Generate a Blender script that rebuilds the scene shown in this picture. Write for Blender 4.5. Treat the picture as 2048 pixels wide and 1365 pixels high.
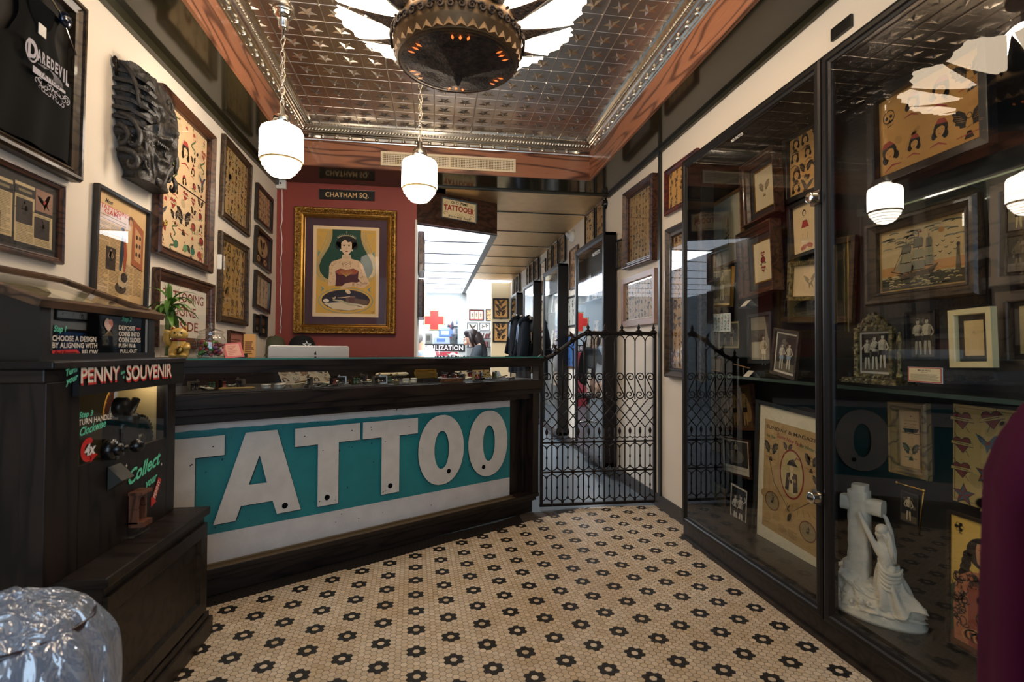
import bpy, bmesh, math, random
from math import sin, cos, pi, radians, sqrt, atan2, exp
from mathutils import Matrix, Vector, noise
for o in list(bpy.data.objects): bpy.data.objects.remove(o)
SC = bpy.context.scene
COL = SC.collection
# ---------------------------------------------------------------- camera
F = 1050.0; CAMH = 1.186; YAW = radians(8.45); PITCH = .0176; ROLL = .005
_r = Vector((cos(YAW), -sin(YAW), 0)); _f = Vector((sin(YAW), cos(YAW), 0)); _u = Vector((0, 0, 1))
CD = _f*cos(PITCH) + _u*sin(PITCH); _u2 = _u*cos(PITCH) - _f*sin(PITCH)
CR = _r*cos(ROLL) + _u2*sin(ROLL); CU = _u2*cos(ROLL) - _r*sin(ROLL)
CAM = Vector((0, 0, CAMH))
cd = bpy.data.cameras.new('camera'); co = bpy.data.objects.new('camera', cd); COL.objects.link(co)
co.matrix_world = Matrix(((CR.x, CU.x, -CD.x, 0), (CR.y, CU.y, -CD.y, 0), (CR.z, CU.z, -CD.z, CAMH), (0, 0, 0, 1)))
cd.sensor_width = 36; cd.lens = F/2048*36; cd.clip_start = .02
cd.dof.use_dof = True; cd.dof.focus_distance = 3.9; cd.dof.aperture_fstop = 3.4
SC.camera = co
# ---------------------------------------------------------------- world, exposure
W = bpy.data.worlds.new('world'); SC.world = W; W.use_nodes = True
bg = W.node_tree.nodes['Background']; bg.inputs[0].default_value = (.60, .78, 1, 1); bg.inputs[1].default_value = 2.0
SC.view_settings.view_transform = 'Standard'; SC.view_settings.look = 'None'
SC.view_settings.exposure = 0.7; SC.view_settings.gamma = 1; SC.view_settings.use_curve_mapping = False
PEND_E = 15.0; SHADE_E = 6.0; LUM_E = 1.5
def area(name, loc, tgt, sx, sy, power, col):
    l = bpy.data.lights.new(name, 'AREA'); l.shape = 'RECTANGLE'; l.size = sx; l.size_y = sy; l.energy = power; l.color = col
    o = bpy.data.objects.new(name, l); COL.objects.link(o); o.location = loc
    o.rotation_euler = (Vector(tgt)-Vector(loc)).to_track_quat('-Z', 'Y').to_euler(); return o
def point(name, loc, power, col, r=.06):
    l = bpy.data.lights.new(name, 'POINT'); l.energy = power; l.color = col; l.shadow_soft_size = r
    o = bpy.data.objects.new(name, l); COL.objects.link(o); o.location = loc; return o
_dl = area('window_portal', (.05, -1.4, 1.6), (.05, 3, 1.6), 2.5, 2.2, 1, (1, 1, 1)); _dl.data.cycles.is_portal = True        # guides sky light through the storefront window
# ---------------------------------------------------------------- pixel -> point helpers (surveyed from the photo)
def ray(x, y): return CD + CR*((x-1024)/F) - CU*((y-682.5)/F)
def atz(x, y, z): r = ray(x, y); return CAM + r*((z-CAMH)/r.z)
def onp(x, y, p, n):
    r = ray(x, y); p = Vector(p); n = Vector(n); return CAM + r*((p-CAM).dot(n)/r.dot(n))
def atx(x, y, X): return onp(x, y, (X, 0, 0), (1, 0, 0))
def aty(x, y, Y): return onp(x, y, (0, Y, 0), (0, 1, 0))
def pr(p):
    v = Vector(p)-CAM; d = v.dot(CD); return (1024+F*v.dot(CR)/d, 682.5-F*v.dot(CU)/d)
# ---------------------------------------------------------------- materials
def lin(c):
    c = c if not isinstance(c, str) else tuple(int(c[i:i+2], 16)/255 for i in (0, 2, 4))
    return tuple((v/12.92 if v <= .04045 else ((v+.055)/1.055)**2.4) for v in c[:3])
MATS = {}
def mat(name, col='808080', rough=.5, metal=0, emit=0, ecol=None, var=0, vscale=8, bump=0, bscale=40, stretch=(1, 1, 1), coat=0, spec=.5, ior=1.5, col2=None, trans=0, sheen=0, alpha=1, bkind='noise', anis=0):
    if name in MATS: return MATS[name]
    m = bpy.data.materials.new(name); m.use_nodes = True; nt = m.node_tree; N = nt.nodes; L = nt.links
    b = N['Principled BSDF']; c = lin(col)
    b.inputs['Base Color'].default_value = (*c, 1); b.inputs['Roughness'].default_value = rough; b.inputs['Metallic'].default_value = metal
    b.inputs['Specular IOR Level'].default_value = spec; b.inputs['IOR'].default_value = ior
    b.inputs['Coat Weight'].default_value = coat; b.inputs['Coat Roughness'].default_value = .05
    b.inputs['Transmission Weight'].default_value = trans; b.inputs['Sheen Weight'].default_value = sheen; b.inputs['Alpha'].default_value = alpha
    b.inputs['Anisotropic'].default_value = anis
    if emit:
        b.inputs['Emission Color'].default_value = (*lin(ecol or col), 1); b.inputs['Emission Strength'].default_value = emit
    tc = None
    if var or bump:
        tc = N.new('ShaderNodeTexCoord'); mp = N.new('ShaderNodeMapping'); mp.inputs['Scale'].default_value = stretch
        L.new(tc.outputs['Object'], mp.inputs[0])
    if var:
        n = N.new('ShaderNodeTexNoise'); n.inputs['Scale'].default_value = vscale; n.inputs['Detail'].default_value = 6
        L.new(mp.outputs[0], n.inputs['Vector'])
        r = N.new('ShaderNodeValToRGB'); c2 = lin(col2) if col2 else tuple(v*(1-var) for v in c)
        r.color_ramp.elements[0].position = .32; r.color_ramp.elements[0].color = (*c2, 1)
        r.color_ramp.elements[1].position = .68; r.color_ramp.elements[1].color = (*c, 1)
        L.new(n.outputs[0], r.inputs[0]); L.new(r.outputs[0], b.inputs['Base Color'])
    if bump:
        if bkind == 'voronoi':
            n2 = N.new('ShaderNodeTexVoronoi'); n2.inputs['Scale'].default_value = bscale
        elif bkind == 'wave':
            n2 = N.new('ShaderNodeTexWave'); n2.inputs['Scale'].default_value = bscale; n2.inputs['Distortion'].default_value = 2
        else:
            n2 = N.new('ShaderNodeTexNoise'); n2.inputs['Scale'].default_value = bscale; n2.inputs['Detail'].default_value = 4
        L.new(mp.outputs[0], n2.inputs['Vector']); bp = N.new('ShaderNodeBump'); bp.inputs['Strength'].default_value = bump; bp.inputs['Distance'].default_value = .01
        L.new(n2.outputs[0], bp.inputs['Height']); L.new(bp.outputs[0], b.inputs['Normal'])
    MATS[name] = m; return m
def glassmat(name, ior=1.6, tint=(1, 1, 1), rough=0.0):
    if name in MATS: return MATS[name]
    m = bpy.data.materials.new(name); m.use_nodes = True; nt = m.node_tree; N = nt.nodes; L = nt.links
    N.remove(N['Principled BSDF']); o = N['Material Output']
    t = N.new('ShaderNodeBsdfTransparent'); t.inputs[0].default_value = (*tint, 1); g = N.new('ShaderNodeBsdfGlossy'); g.inputs['Roughness'].default_value = rough
    r0 = ((ior-1)/(ior+1))**2; lw = N.new('ShaderNodeLayerWeight'); lw.inputs[0].default_value = .5; pw = N.new('ShaderNodeMath'); pw.operation = 'POWER'; pw.inputs[1].default_value = 5
    fr = N.new('ShaderNodeMath'); fr.operation = 'MULTIPLY_ADD'; fr.inputs[1].default_value = 1-r0; fr.inputs[2].default_value = r0; mx = N.new('ShaderNodeMixShader')
    L.new(lw.outputs['Facing'], pw.inputs[0]); L.new(pw.outputs[0], fr.inputs[0]); L.new(fr.outputs[0], mx.inputs[0]); L.new(t.outputs[0], mx.inputs[1]); L.new(g.outputs[0], mx.inputs[2]); L.new(mx.outputs[0], o.inputs[0])
    MATS[name] = m; return m
def vcmat(name, rough=.6, coat=0, spec=.3, bump=0, bscale=60):
    m = mat(name, 'ffffff', rough, coat=coat, spec=spec, bump=bump, bscale=bscale); nt = m.node_tree
    a = nt.nodes.new('ShaderNodeVertexColor'); a.layer_name = 'Col'
    nt.links.new(a.outputs[0], nt.nodes['Principled BSDF'].inputs['Base Color']); return m
def woodmat(name, c1, c2, rough=.4, scale=6, axis='x', coat=0, dist=3.5):
    """oak-like grain: stretched noise drives a ring pattern"""
    if name in MATS: return MATS[name]
    m = bpy.data.materials.new(name); m.use_nodes = True; nt = m.node_tree; N = nt.nodes; L = nt.links; b = N['Principled BSDF']
    tc = N.new('ShaderNodeTexCoord'); mp = N.new('ShaderNodeMapping')
    s = {'x': (.5, 4, 4), 'y': (4, .5, 4), 'z': (4, 4, .5)}[axis]; mp.inputs['Scale'].default_value = s
    n = N.new('ShaderNodeTexNoise'); n.inputs['Scale'].default_value = scale*.22; n.inputs['Detail'].default_value = 2
    mul = N.new('ShaderNodeMath'); mul.operation = 'MULTIPLY'; mul.inputs[1].default_value = 16*dist/3.5
    fr = N.new('ShaderNodeMath'); fr.operation = 'PINGPONG'; fr.inputs[1].default_value = 1
    n2 = N.new('ShaderNodeTexNoise'); n2.inputs['Scale'].default_value = scale*6; n2.inputs['Detail'].default_value = 3
    mp2 = N.new('ShaderNodeMapping'); mp2.inputs['Scale'].default_value = tuple(v if v > 1 else v*.5 for v in s)
    r = N.new('ShaderNodeValToRGB'); r.color_ramp.elements[0].color = (*lin(c2), 1); r.color_ramp.elements[1].color = (*lin(c1), 1)
    r.color_ramp.elements[0].position = .05; r.color_ramp.elements[1].position = .5
    mx = N.new('ShaderNodeMixRGB'); mx.blend_type = 'MULTIPLY'; mx.inputs[0].default_value = .35
    L.new(tc.outputs['Object'], mp.inputs[0]); L.new(mp.outputs[0], n.inputs['Vector']); L.new(n.outputs[0], mul.inputs[0]); L.new(mul.outputs[0], fr.inputs[0]); L.new(fr.outputs[0], r.inputs[0])
    L.new(tc.outputs['Object'], mp2.inputs[0]); L.new(mp2.outputs[0], n2.inputs['Vector']); L.new(r.outputs[0], mx.inputs[1]); L.new(n2.outputs[0], mx.inputs[2]); L.new(mx.outputs[0], b.inputs['Base Color'])
    b.inputs['Roughness'].default_value = rough; b.inputs['Coat Weight'].default_value = coat; b.inputs['Specular IOR Level'].default_value = .35
    MATS[name] = m; return m
INK = vcmat('printed_paper', .65)
GLOSSINK = vcmat('painted_enamel', .4, spec=.4)
GLASS = glassmat('clear_glass', 1.55)
CASEGLASS = glassmat('showcase_glass', 1.7, (.97, .99, .98))
darkwood = woodmat('dark_stained_wood', '2b2019', '120c0a', .4, 8, 'x', .0)
darkwoodz = woodmat('dark_stained_wood_upright', '291d17', '110b09', .4, 8, 'z', .0)
blackwood = mat('black_painted_wood', '161310', .38, var=.4, vscale=12, stretch=(1, 1, .2))
brownframe = woodmat('brown_frame_wood', '5a3826', '2c1a11', .35, 10, 'x', .2)
ltframe = woodmat('light_frame_wood', 'b98a5a', '94663c', .4, 10, 'x')
redframe = woodmat('mahogany_frame_wood', '6b2a1e', '3a130d', .3, 10, 'x', .3)
greyframe = woodmat('grey_brown_frame_wood', '4c3a28', '2c2014', .4, 10, 'x', .1)
blackframe = mat('black_frame_lacquer', '191614', .3, coat=.2)
gold = mat('gilt_gesso', 'd0a458', .42, 1, var=.5, vscale=60, bump=.9, bscale=90, col2='7a5424')
goldsmooth = mat('smooth_gilt', 'd0a050', .3, 1, var=.25, vscale=30)
brass = mat('brass', 'c09a50', .25, 1)
chrome = mat('polished_nickel', 'd8d4cc', .12, 1)
iron = mat('dark_wrought_iron', '2b211b', .45, .6, var=.4, vscale=30)
plaster = mat('white_wall_paint', 'ecdfcd', .7, spec=.3)
white = mat('white_plastic', 'e8e4dc', .4)
matblack = mat('black_velvet', '0d0c0b', .9, spec=.1)
# ---------------------------------------------------------------- mesh builder
class MB:
    def __init__(s): s.v = []; s.f = []; s.m = []; s.c = []; s.sm = []
    def add(s, vs, fs, mi=0, col=None, smooth=False):
        b = len(s.v); s.v += [tuple(p) for p in vs]
        for f in fs: s.f.append([i+b for i in f]); s.m.append(mi); s.c.append(col); s.sm.append(smooth)
    def box(s, x0, x1, y0, y1, z0, z1, mi=0, col=None, M=None):
        v = [(x, y, z) for x in (x0, x1) for y in (y0, y1) for z in (z0, z1)]
        if M: v = [M @ Vector(p) for p in v]
        s.add(v, [(0, 1, 3, 2), (4, 6, 7, 5), (0, 4, 5, 1), (2, 3, 7, 6), (0, 2, 6, 4), (1, 5, 7, 3)], mi, col)
    def prism(s, pts, h0, h1, fn=None, mi=0, col=None, caps=True):
        """extrude 2-D polygon; fn(u, v, h) -> 3-D"""
        fn = fn or (lambda u, v, h: (u, v, h)); n = len(pts)
        vs = [fn(u, v, h0) for u, v in pts]+[fn(u, v, h1) for u, v in pts]
        fs = [(i, (i+1) % n, n+(i+1) % n, n+i) for i in range(n)]
        if caps: fs += [tuple(range(n-1, -1, -1)), tuple(range(n, 2*n))]
        s.add(vs, fs, mi, col)
    def lathe(s, prof, seg=24, c=(0, 0, 0), mi=0, smooth=True, M=None, col=None, sx=1, sy=1, wob=None):
        vs = []; n = len(prof)
        for k in range(seg):
            a = 2*pi*k/seg
            for r, z in prof:
                w = wob(a, z) if wob else 1
                p = Vector((r*w*cos(a)*sx+c[0], r*w*sin(a)*sy+c[1], z+c[2])); vs.append(M @ p if M else p)
        fs = [(k*n+i, ((k+1) % seg)*n+i, ((k+1) % seg)*n+i+1, k*n+i+1) for k in range(seg) for i in range(n-1)]
        if prof[0][0] > 1e-6: fs.append(tuple(k*n for k in range(seg-1, -1, -1)))
        if prof[-1][0] > 1e-6: fs.append(tuple(k*n+n-1 for k in range(seg)))
        s.add(vs, fs, mi, col, smooth)
    def tube(s, path, r, seg=8, mi=0, closed=False, col=None, flat=1.0, smooth=True):
        P = [Vector(p) for p in path]; n = len(P); R = r if isinstance(r, (list, tuple)) else [r]*n
        up = None; vs = []
        for i in range(n):
            a = P[i-1] if i > 0 else (P[-1] if closed else P[0]); b = P[i+1] if i < n-1 else (P[0] if closed else P[-1])
            t = (b-a); t = t.normalized() if t.length > 1e-9 else Vector((0, 0, 1))
            if up is None:
                up = Vector((0, 0, 1)) if abs(t.z) < .9 else Vector((1, 0, 0))
            up = (up - t*up.dot(t)); up = up.normalized() if up.length > 1e-6 else t.orthogonal().normalized()
            sd = t.cross(up)
            for k in range(seg):
                q = 2*pi*k/seg; vs.append(P[i]+up*cos(q)*R[i]*flat+sd*sin(q)*R[i])
        fs = [(i*seg+k, i*seg+(k+1) % seg, ((i+1) % n)*seg+(k+1) % seg, ((i+1) % n)*seg+k) for i in range(n if closed else n-1) for k in range(seg)]
        if not closed: fs += [tuple(range(seg-1, -1, -1)), tuple((n-1)*seg+k for k in range(seg))]
        s.add(vs, fs, mi, col, smooth)
    def ball(s, c, r, seg=12, rings=8, mi=0, col=None, sc=(1, 1, 1), M=None, smooth=True):
        vs = [];
        for j in range(rings+1):
            t = pi*j/rings
            for k in range(seg):
                a = 2*pi*k/seg; p = Vector((r*sin(t)*cos(a)*sc[0], r*sin(t)*sin(a)*sc[1], r*cos(t)*sc[2]))
                p = (M @ p) if M else p; vs.append(p+Vector(c))
        fs = [(j*seg+k, (j+1)*seg+k, (j+1)*seg+(k+1) % seg, j*seg+(k+1) % seg) for j in range(rings) for k in range(seg)]
        s.add(vs, fs, mi, col, smooth)
    def frame(s, w, h, prof, mi=0, smooth=False):
        """mitred picture frame centred on the origin in the xy plane; prof: (inset, z)"""
        n = len(prof); vs = []
        for cx, cy in ((-1, -1), (1, -1), (1, 1), (-1, 1)):
            for ins, z in prof: vs.append((cx*(w/2-ins), cy*(h/2-ins), z))
        fs = [(k*n+i, ((k+1) % 4)*n+i, ((k+1) % 4)*n+i+1, k*n+i+1) for k in range(4) for i in range(n-1)]
        s.add(vs, fs, mi, None, smooth)
    def grid(s, fn, nu, nv, mi=0, smooth=True, closed=False, col=None):
        vs = [fn(i/nu, j/nv) for j in range(nv+1) for i in range(nu+1)]
        s.add(vs, [(j*(nu+1)+i, j*(nu+1)+i+1, (j+1)*(nu+1)+i+1, (j+1)*(nu+1)+i) for j in range(nv) for i in range(nu)], mi, col, smooth)
    def build(s, name, mats, parent=None, bevel=0, merge=False):
        me = bpy.data.meshes.new(name); me.from_pydata(s.v, [], s.f)
        if not isinstance(mats, (list, tuple)): mats = [mats]
        for m in mats: me.materials.append(m)
        me.polygons.foreach_set('material_index', s.m); me.polygons.foreach_set('use_smooth', s.sm)
        if any(c is not None for c in s.c):
            ca = me.color_attributes.new('Col', 'FLOAT_COLOR', 'CORNER'); buf = []
            for f, c in zip(s.f, s.c):
                q = (*(c or (1, 1, 1)), 1); buf += list(q)*len(f)
            ca.data.foreach_set('color', buf)
        me.validate(clean_customdata=False); me.update()
        o = bpy.data.objects.new(name, me); COL.objects.link(o)
        if parent: o.parent = parent
        if bevel:
            b = o.modifiers.new('bevel', 'BEVEL'); b.width = bevel; b.segments = 2; b.limit_method = 'ANGLE'
        return o
def tag(o, label, cat, group=None, kind=None):
    o['label'] = label; o['category'] = cat
    if group: o['group'] = group
    if kind: o['kind'] = kind
    return o
def empty(name, M, label=None, cat=None, group=None):
    o = bpy.data.objects.new(name, None); o.empty_display_size = .1; COL.objects.link(o)
    o.matrix_world = M if isinstance(M, Matrix) else Matrix.Translation(M)
    if label: tag(o, label, cat, group)
    return o
def struct(mb, name, m, bevel=0):
    o = mb.build(name, m, None, bevel); o['kind'] = 'structure'; return o
def frameM(o, x, y, z=None):
    x = Vector(x).normalized(); y = Vector(y).normalized(); z = Vector(z).normalized() if z is not None else x.cross(y).normalized()
    return Matrix(((x.x, y.x, z.x, o[0]), (x.y, y.y, z.y, o[1]), (x.z, y.z, z.z, o[2]), (0, 0, 0, 1)))
def cr(pts, k=5):
    P = [Vector(p) for p in pts]; P = [P[0]*2-P[1]]+P+[P[-1]*2-P[-2]]; out = []
    for i in range(1, len(P)-2):
        for j in range(k):
            t = j/k; a, b, c, d_ = P[i-1:i+3]; out.append(.5*((2*b)+(c-a)*t+(2*a-5*b+4*c-d_)*t*t+(3*b-a-3*c+d_)*t**3))
    return out+[P[-2]]
def crr(r, n, k=5):
    out = []
    for i in range(n-1):
        for j in range(k): out.append(r[i]+(r[i+1]-r[i])*j/k)
    return out+[r[-1]]
def smoothmod(o, lv=1):
    m = o.modifiers.new('sub', 'SUBSURF'); m.levels = lv; m.render_levels = lv; return o
def skin(name, m, verts, edges, rad, parent=None, sub=2):
    me = bpy.data.meshes.new(name); me.from_pydata(verts, edges, []); me.materials.append(m)
    o = bpy.data.objects.new(name, me); COL.objects.link(o)
    if parent: o.parent = parent
    md = o.modifiers.new('skin', 'SKIN'); md.use_smooth_shade = True
    for i, r in enumerate(rad):
        rr = r if isinstance(r, tuple) else (r, r); me.skin_vertices[0].data[i].radius = rr
    me.skin_vertices[0].data[0].use_root = True
    smoothmod(o, sub); return o
# ---------------------------------------------------------------- text
_TC = {}
def glyphs(s, bold=0, shear=0, space=1.0):
    k = (s, bold, shear, space)
    if k not in _TC:
        c = bpy.data.curves.new('t', 'FONT'); c.body = s; c.offset = bold; c.shear = shear; c.space_character = space; c.resolution_u = 3
        o = bpy.data.objects.new('t', c); COL.objects.link(o); bpy.context.view_layer.update()
        dg = bpy.context.evaluated_depsgraph_get(); me = o.evaluated_get(dg).to_mesh()
        vs = [(v.co.x, v.co.y) for v in me.vertices]; fs = [tuple(p.vertices) for p in me.polygons]
        o.evaluated_get(dg).to_mesh_clear(); bpy.data.objects.remove(o); bpy.data.curves.remove(c)
        w = max([v[0] for v in vs] or [0]); _TC[k] = (vs, fs, w)
    return _TC[k]
# ---------------------------------------------------------------- flat artwork: coloured polygons in metres
class Art:
    def __init__(s): s.mb = MB(); s.L = 0; s.T = [(1, 0, 0, 1, 0, 0)]
    def push(s, x, y, sc=1, rot=0, flip=1):
        a, b, c, d, e, f = s.T[-1]; ca, sa = cos(rot)*sc, sin(rot)*sc
        n = (ca*flip, sa*flip, -sa, ca)
        s.T.append((a*n[0]+c*n[1], b*n[0]+d*n[1], a*n[2]+c*n[3], b*n[2]+d*n[3], a*x+c*y+e, b*x+d*y+f))
    def pop(s): s.T.pop()
    def t(s, p):
        a, b, c, d, e, f = s.T[-1]; return (a*p[0]+c*p[1]+e, b*p[0]+d*p[1]+f, s.L*.0003)
    def poly(s, pts, col, up=1):
        s.L += up
        q = [s.t(p) for p in pts]; ar = sum(q[i-1][0]*q[i][1]-q[i][0]*q[i-1][1] for i in range(len(q)))
        s.mb.add(q, [tuple(range(len(pts)))] if ar > 0 else [tuple(range(len(pts)-1, -1, -1))], 0, lin(col)); s.L -= up
    def rect(s, x0, y0, x1, y1, col, up=1): s.poly([(x0, y0), (x1, y0), (x1, y1), (x0, y1)], col, up)
    def ell(s, cx, cy, rx, ry, col, up=1, rot=0, n=14, a0=0, a1=2*pi):
        k = n if a1-a0 > 6.2 else n+1
        s.poly([(cx+rx*cos(a0+(a1-a0)*i/n)*cos(rot)-ry*sin(a0+(a1-a0)*i/n)*sin(rot), cy+rx*cos(a0+(a1-a0)*i/n)*sin(rot)+ry*sin(a0+(a1-a0)*i/n)*cos(rot)) for i in range(k)], col, up)
    def line(s, pts, w, col, up=1, closed=False):
        P = [Vector((p[0], p[1])) for p in pts]; n = len(P); l = []; r = []
        for i in range(n):
            a = P[i-1] if (i > 0 or closed) else P[0]; b = P[(i+1) % n] if (i < n-1 or closed) else P[-1]
            d = (b-a); d = d.normalized() if d.length > 1e-9 else Vector((1, 0)); nn = Vector((-d.y, d.x))*w*.5
            ww = 1 if 0 < i < n-1 or closed else .5
            l.append(P[i]+nn*ww); r.append(P[i]-nn*ww)
        s.L += up; b = [s.t(p) for p in l+r]; c = lin(col)
        s.mb.add(b, [((i+1) % n, i, n+i, n+(i+1) % n) for i in range(n if closed else n-1)], 0, c); s.L -= up
    def arc(s, cx, cy, rx, ry, a0, a1, w, col, up=1, n=12):
        s.line([(cx+rx*cos(a0+(a1-a0)*i/n), cy+ry*sin(a0+(a1-a0)*i/n)) for i in range(n+1)], w, col, up)
    def ring(s, cx, cy, rx, ry, w, col, up=1, n=20):
        s.line([(cx+rx*cos(2*pi*i/n), cy+ry*sin(2*pi*i/n)) for i in range(n)], w, col, up, True)
    def text(s, body, x, y, h, col, up=1, align='c', width=None, bold=.0, shear=0, rot=0, arch=0, space=1.0):
        vs, fs, w = glyphs(body, bold, shear, space); k = h/.7; kx = k if width is None else width/max(w, 1e-6)
        ox = {'c': -w*kx/2, 'l': 0, 'r': -w*kx}[align]
        s.push(x, y, 1, rot); s.L += up
        s.mb.add([s.t((p[0]*kx+ox, p[1]*k + (arch*(1-((p[0]*kx+ox)/(w*kx/2))**2) if arch else 0))) for p in vs], fs, 0, lin(col)); s.L -= up; s.pop()
    def build(s, name, parent, z=0, m=None):
        o = s.mb.build(name, m or INK, parent); o.location = (0, 0, z); return o
# ---------------------------------------------------------------- small hand-drawn motifs (unit box, centred)
K = '231c18'; RED = 'a3352a'; GRN = '4f6a3a'; SKIN = 'd9b58a'; YEL = 'c9a24a'; BLU = '3f5560'
def m_rose(a, P):
    a.poly([(-.45, -.25), (-.2, -.1), (-.15, -.35)], P['g']); a.poly([(.45, -.2), (.2, -.05), (.12, -.3)], P['g'])
    a.line([(0, -.1), (.05, -.5)], .05, P['k'])
    a.ell(0, .1, .3, .27, P['r'], 2)
    for k in range(3): a.arc(0, .1, .26-.08*k, .23-.07*k, k*1.3, k*1.3+4, .035, P['k'], 3)
    a.arc(0, .1, .3, .27, 0, 6.28, .03, P['k'], 3, 14)
def m_heart(a, P):
    pts = [(.0, -.38)]+[(.36*cos(t)*1.0 if 0 else .19+.19*cos(t), .12+.17*sin(t)) for t in [-.5, .3, 1.1, 1.9, 2.7]]+[(-.19-.19*cos(t), .12+.17*sin(t)) for t in [2.7, 1.9, 1.1, .3, -.5]]
    a.poly(pts, P['r']); a.line(pts, .03, P['k'], 2, True)
    a.poly([(-.48, .0), (.48, -.12), (.44, .04), (-.44, .14)], P['s'], 3); a.line([(-.48, 0), (.48, -.12), (.44, .04), (-.44, .14)], .02, P['k'], 4, True)
    a.line([(-.3, .07), (.3, -.03)], .05, P['k'], 4); a.line([(-.3, .48), (.25, -.5)], .04, P['k'], 1)
def m_eagle(a, P):
    for s in (1, -1):
        a.push(0, 0, 1, 0, s)
        a.poly([(.03, .0), (.12, .28), (.3, .42), (.5, .4), (.44, .26), (.48, .2), (.38, .1), (.4, .03), (.28, -.02), (.26, -.1), (.1, -.12)], P['k'])
        for k in range(4): a.line([(.1+.05*k, .05+.06*k), (.36+.03*k, .1+.07*k)], .018, P['p'], 2)
        a.pop()
    a.ell(0, -.08, .1, .22, P['w'], 2); a.line([(-.08, -.1), (.08, -.16)], .03, P['k'], 3); a.ell(0, .17, .07, .08, P['p'], 3); a.arc(0, .17, .07, .08, 0, 6.2, .02, P['k'], 4)
    a.poly([(-.14, -.45), (.14, -.45), (.05, -.25), (-.05, -.25)], P['k'], 2); a.line([(-.35, -.3), (.35, -.36)], .05, P['r'], 3)
def m_ship(a, P):
    a.poly([(-.42, -.18), (.45, -.14), (.34, -.34), (-.3, -.36)], P['k'])
    for x, h in ((-.25, .3), (0, .42), (.24, .32)):
        a.line([(x, -.15), (x, h+.05)], .025, P['k'])
        for k in range(3): a.poly([(x-.1, -.1+k*.16), (x+.11, -.1+k*.16), (x+.08, .03+k*.16*h/.36), (x-.07, .03+k*.16*h/.36)], P['w'], 2); a.line([(x-.1, -.1+k*.16), (x+.11, -.1+k*.16)], .03, P['k'], 3)
    a.line([(-.48, -.4), (-.3, -.37), (-.1, -.41), (.1, -.37), (.3, -.41), (.48, -.38)], .035, P['k']); a.poly([(0, .47), (.14, .44), (0, .4)], P['r'])
def m_lady(a, P):
    a.ell(0, .12, .26, .3, P['k']); a.ell(-.2, -.08, .1, .14, P['k']); a.ell(.2, -.08, .1, .14, P['k'])
    a.poly([(-.38, -.48), (-.28, -.3), (-.08, -.22), (-.08, -.1), (.08, -.1), (.08, -.22), (.28, -.3), (.38, -.48)], P['s'], 2)
    a.ell(0, .06, .16, .2, P['s'], 3); a.line([(-.1, .1), (-.04, .11)], .025, P['k'], 4); a.line([(.1, .1), (.04, .11)], .025, P['k'], 4)
    a.ell(0, -.04, .05, .02, P['r'], 4, n=6); a.poly([(-.22, .28), (.22, .3), (.12, .46), (-.1, .45)], P['r'], 2); a.line([(-.3, -.44), (0, -.34), (.3, -.44)], .07, P['r'], 3)
    a.line([(-.16, .16), (-.05, .24), (.1, .2), (.17, .12)], .05, P['k'], 4)
def m_bird(a, P):
    a.poly([(-.5, .3), (-.2, .2), (.0, .02), (.25, .35), (.5, .42), (.28, .02), (.2, -.12), (.34, -.42), (.1, -.2), (.0, -.45), (-.08, -.16), (-.3, -.02)], P['b'])
    a.ell(.02, -.02, .12, .07, P['r'], 2, .6); a.line([(-.45, .27), (-.15, .1), (.05, .0)], .03, P['k'], 2); a.line([(.46, .38), (.2, .1)], .03, P['k'], 2)
def m_butterfly(a, P):
    for s in (1, -1):
        a.push(0, 0, 1, 0, s); a.poly([(.02, .02), (.2, .4), (.48, .38), (.42, .08), (.2, -.02)], P['y']); a.line([(.02, .02), (.2, .4), (.48, .38), (.42, .08), (.2, -.02)], .04, P['k'], 2, True)
        a.poly([(.02, -.02), (.3, -.08), (.3, -.36), (.1, -.3)], P['r']); a.line([(.02, -.02), (.3, -.08), (.3, -.36), (.1, -.3)], .035, P['k'], 2, True); a.ell(.3, .24, .06, .06, P['k'], 3, n=7); a.pop()
    a.ell(0, 0, .04, .24, P['k'], 3)
def m_dagger(a, P):
    a.poly([(-.06, .12), (.06, .12), (.03, -.42), (0, -.5), (-.03, -.42)], P['w']); a.line([(-.06, .12), (0, -.5), (.06, .12)], .03, P['k'], 2)
    a.poly([(-.2, .12), (.2, .12), (.16, .19), (-.16, .19)], P['k'], 2); a.poly([(-.04, .18), (.04, .18), (.05, .44), (-.05, .44)], P['r'], 2)
    a.line([(-.26, -.3), (-.1, -.2), (.12, -.24), (.2, -.08), (-.02, 0), (-.2, .02)], .06, P['g'], 3)
def m_snake(a, P):
    pts = [(.34*sin(t*1.9)*(.5+.12*t), -.45+t*.2) for t in [i*.33 for i in range(14)]]
    a.line(pts, .11, P['k']); a.line(pts, .06, P['g'], 2); a.ell(pts[-1][0], pts[-1][1], .09, .06, P['r'], 3)
def m_star(a, P):
    p = [((.45 if i % 2 == 0 else .19)*sin(i*pi/5), (.45 if i % 2 == 0 else .19)*cos(i*pi/5)) for i in range(10)]
    a.poly(p, P['b']); 
    for i in range(5): a.poly([(0, 0), p[2*i], p[(2*i+1) % 10]], P['r'], 2)
    a.line(p, .03, P['k'], 3, True)
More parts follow.
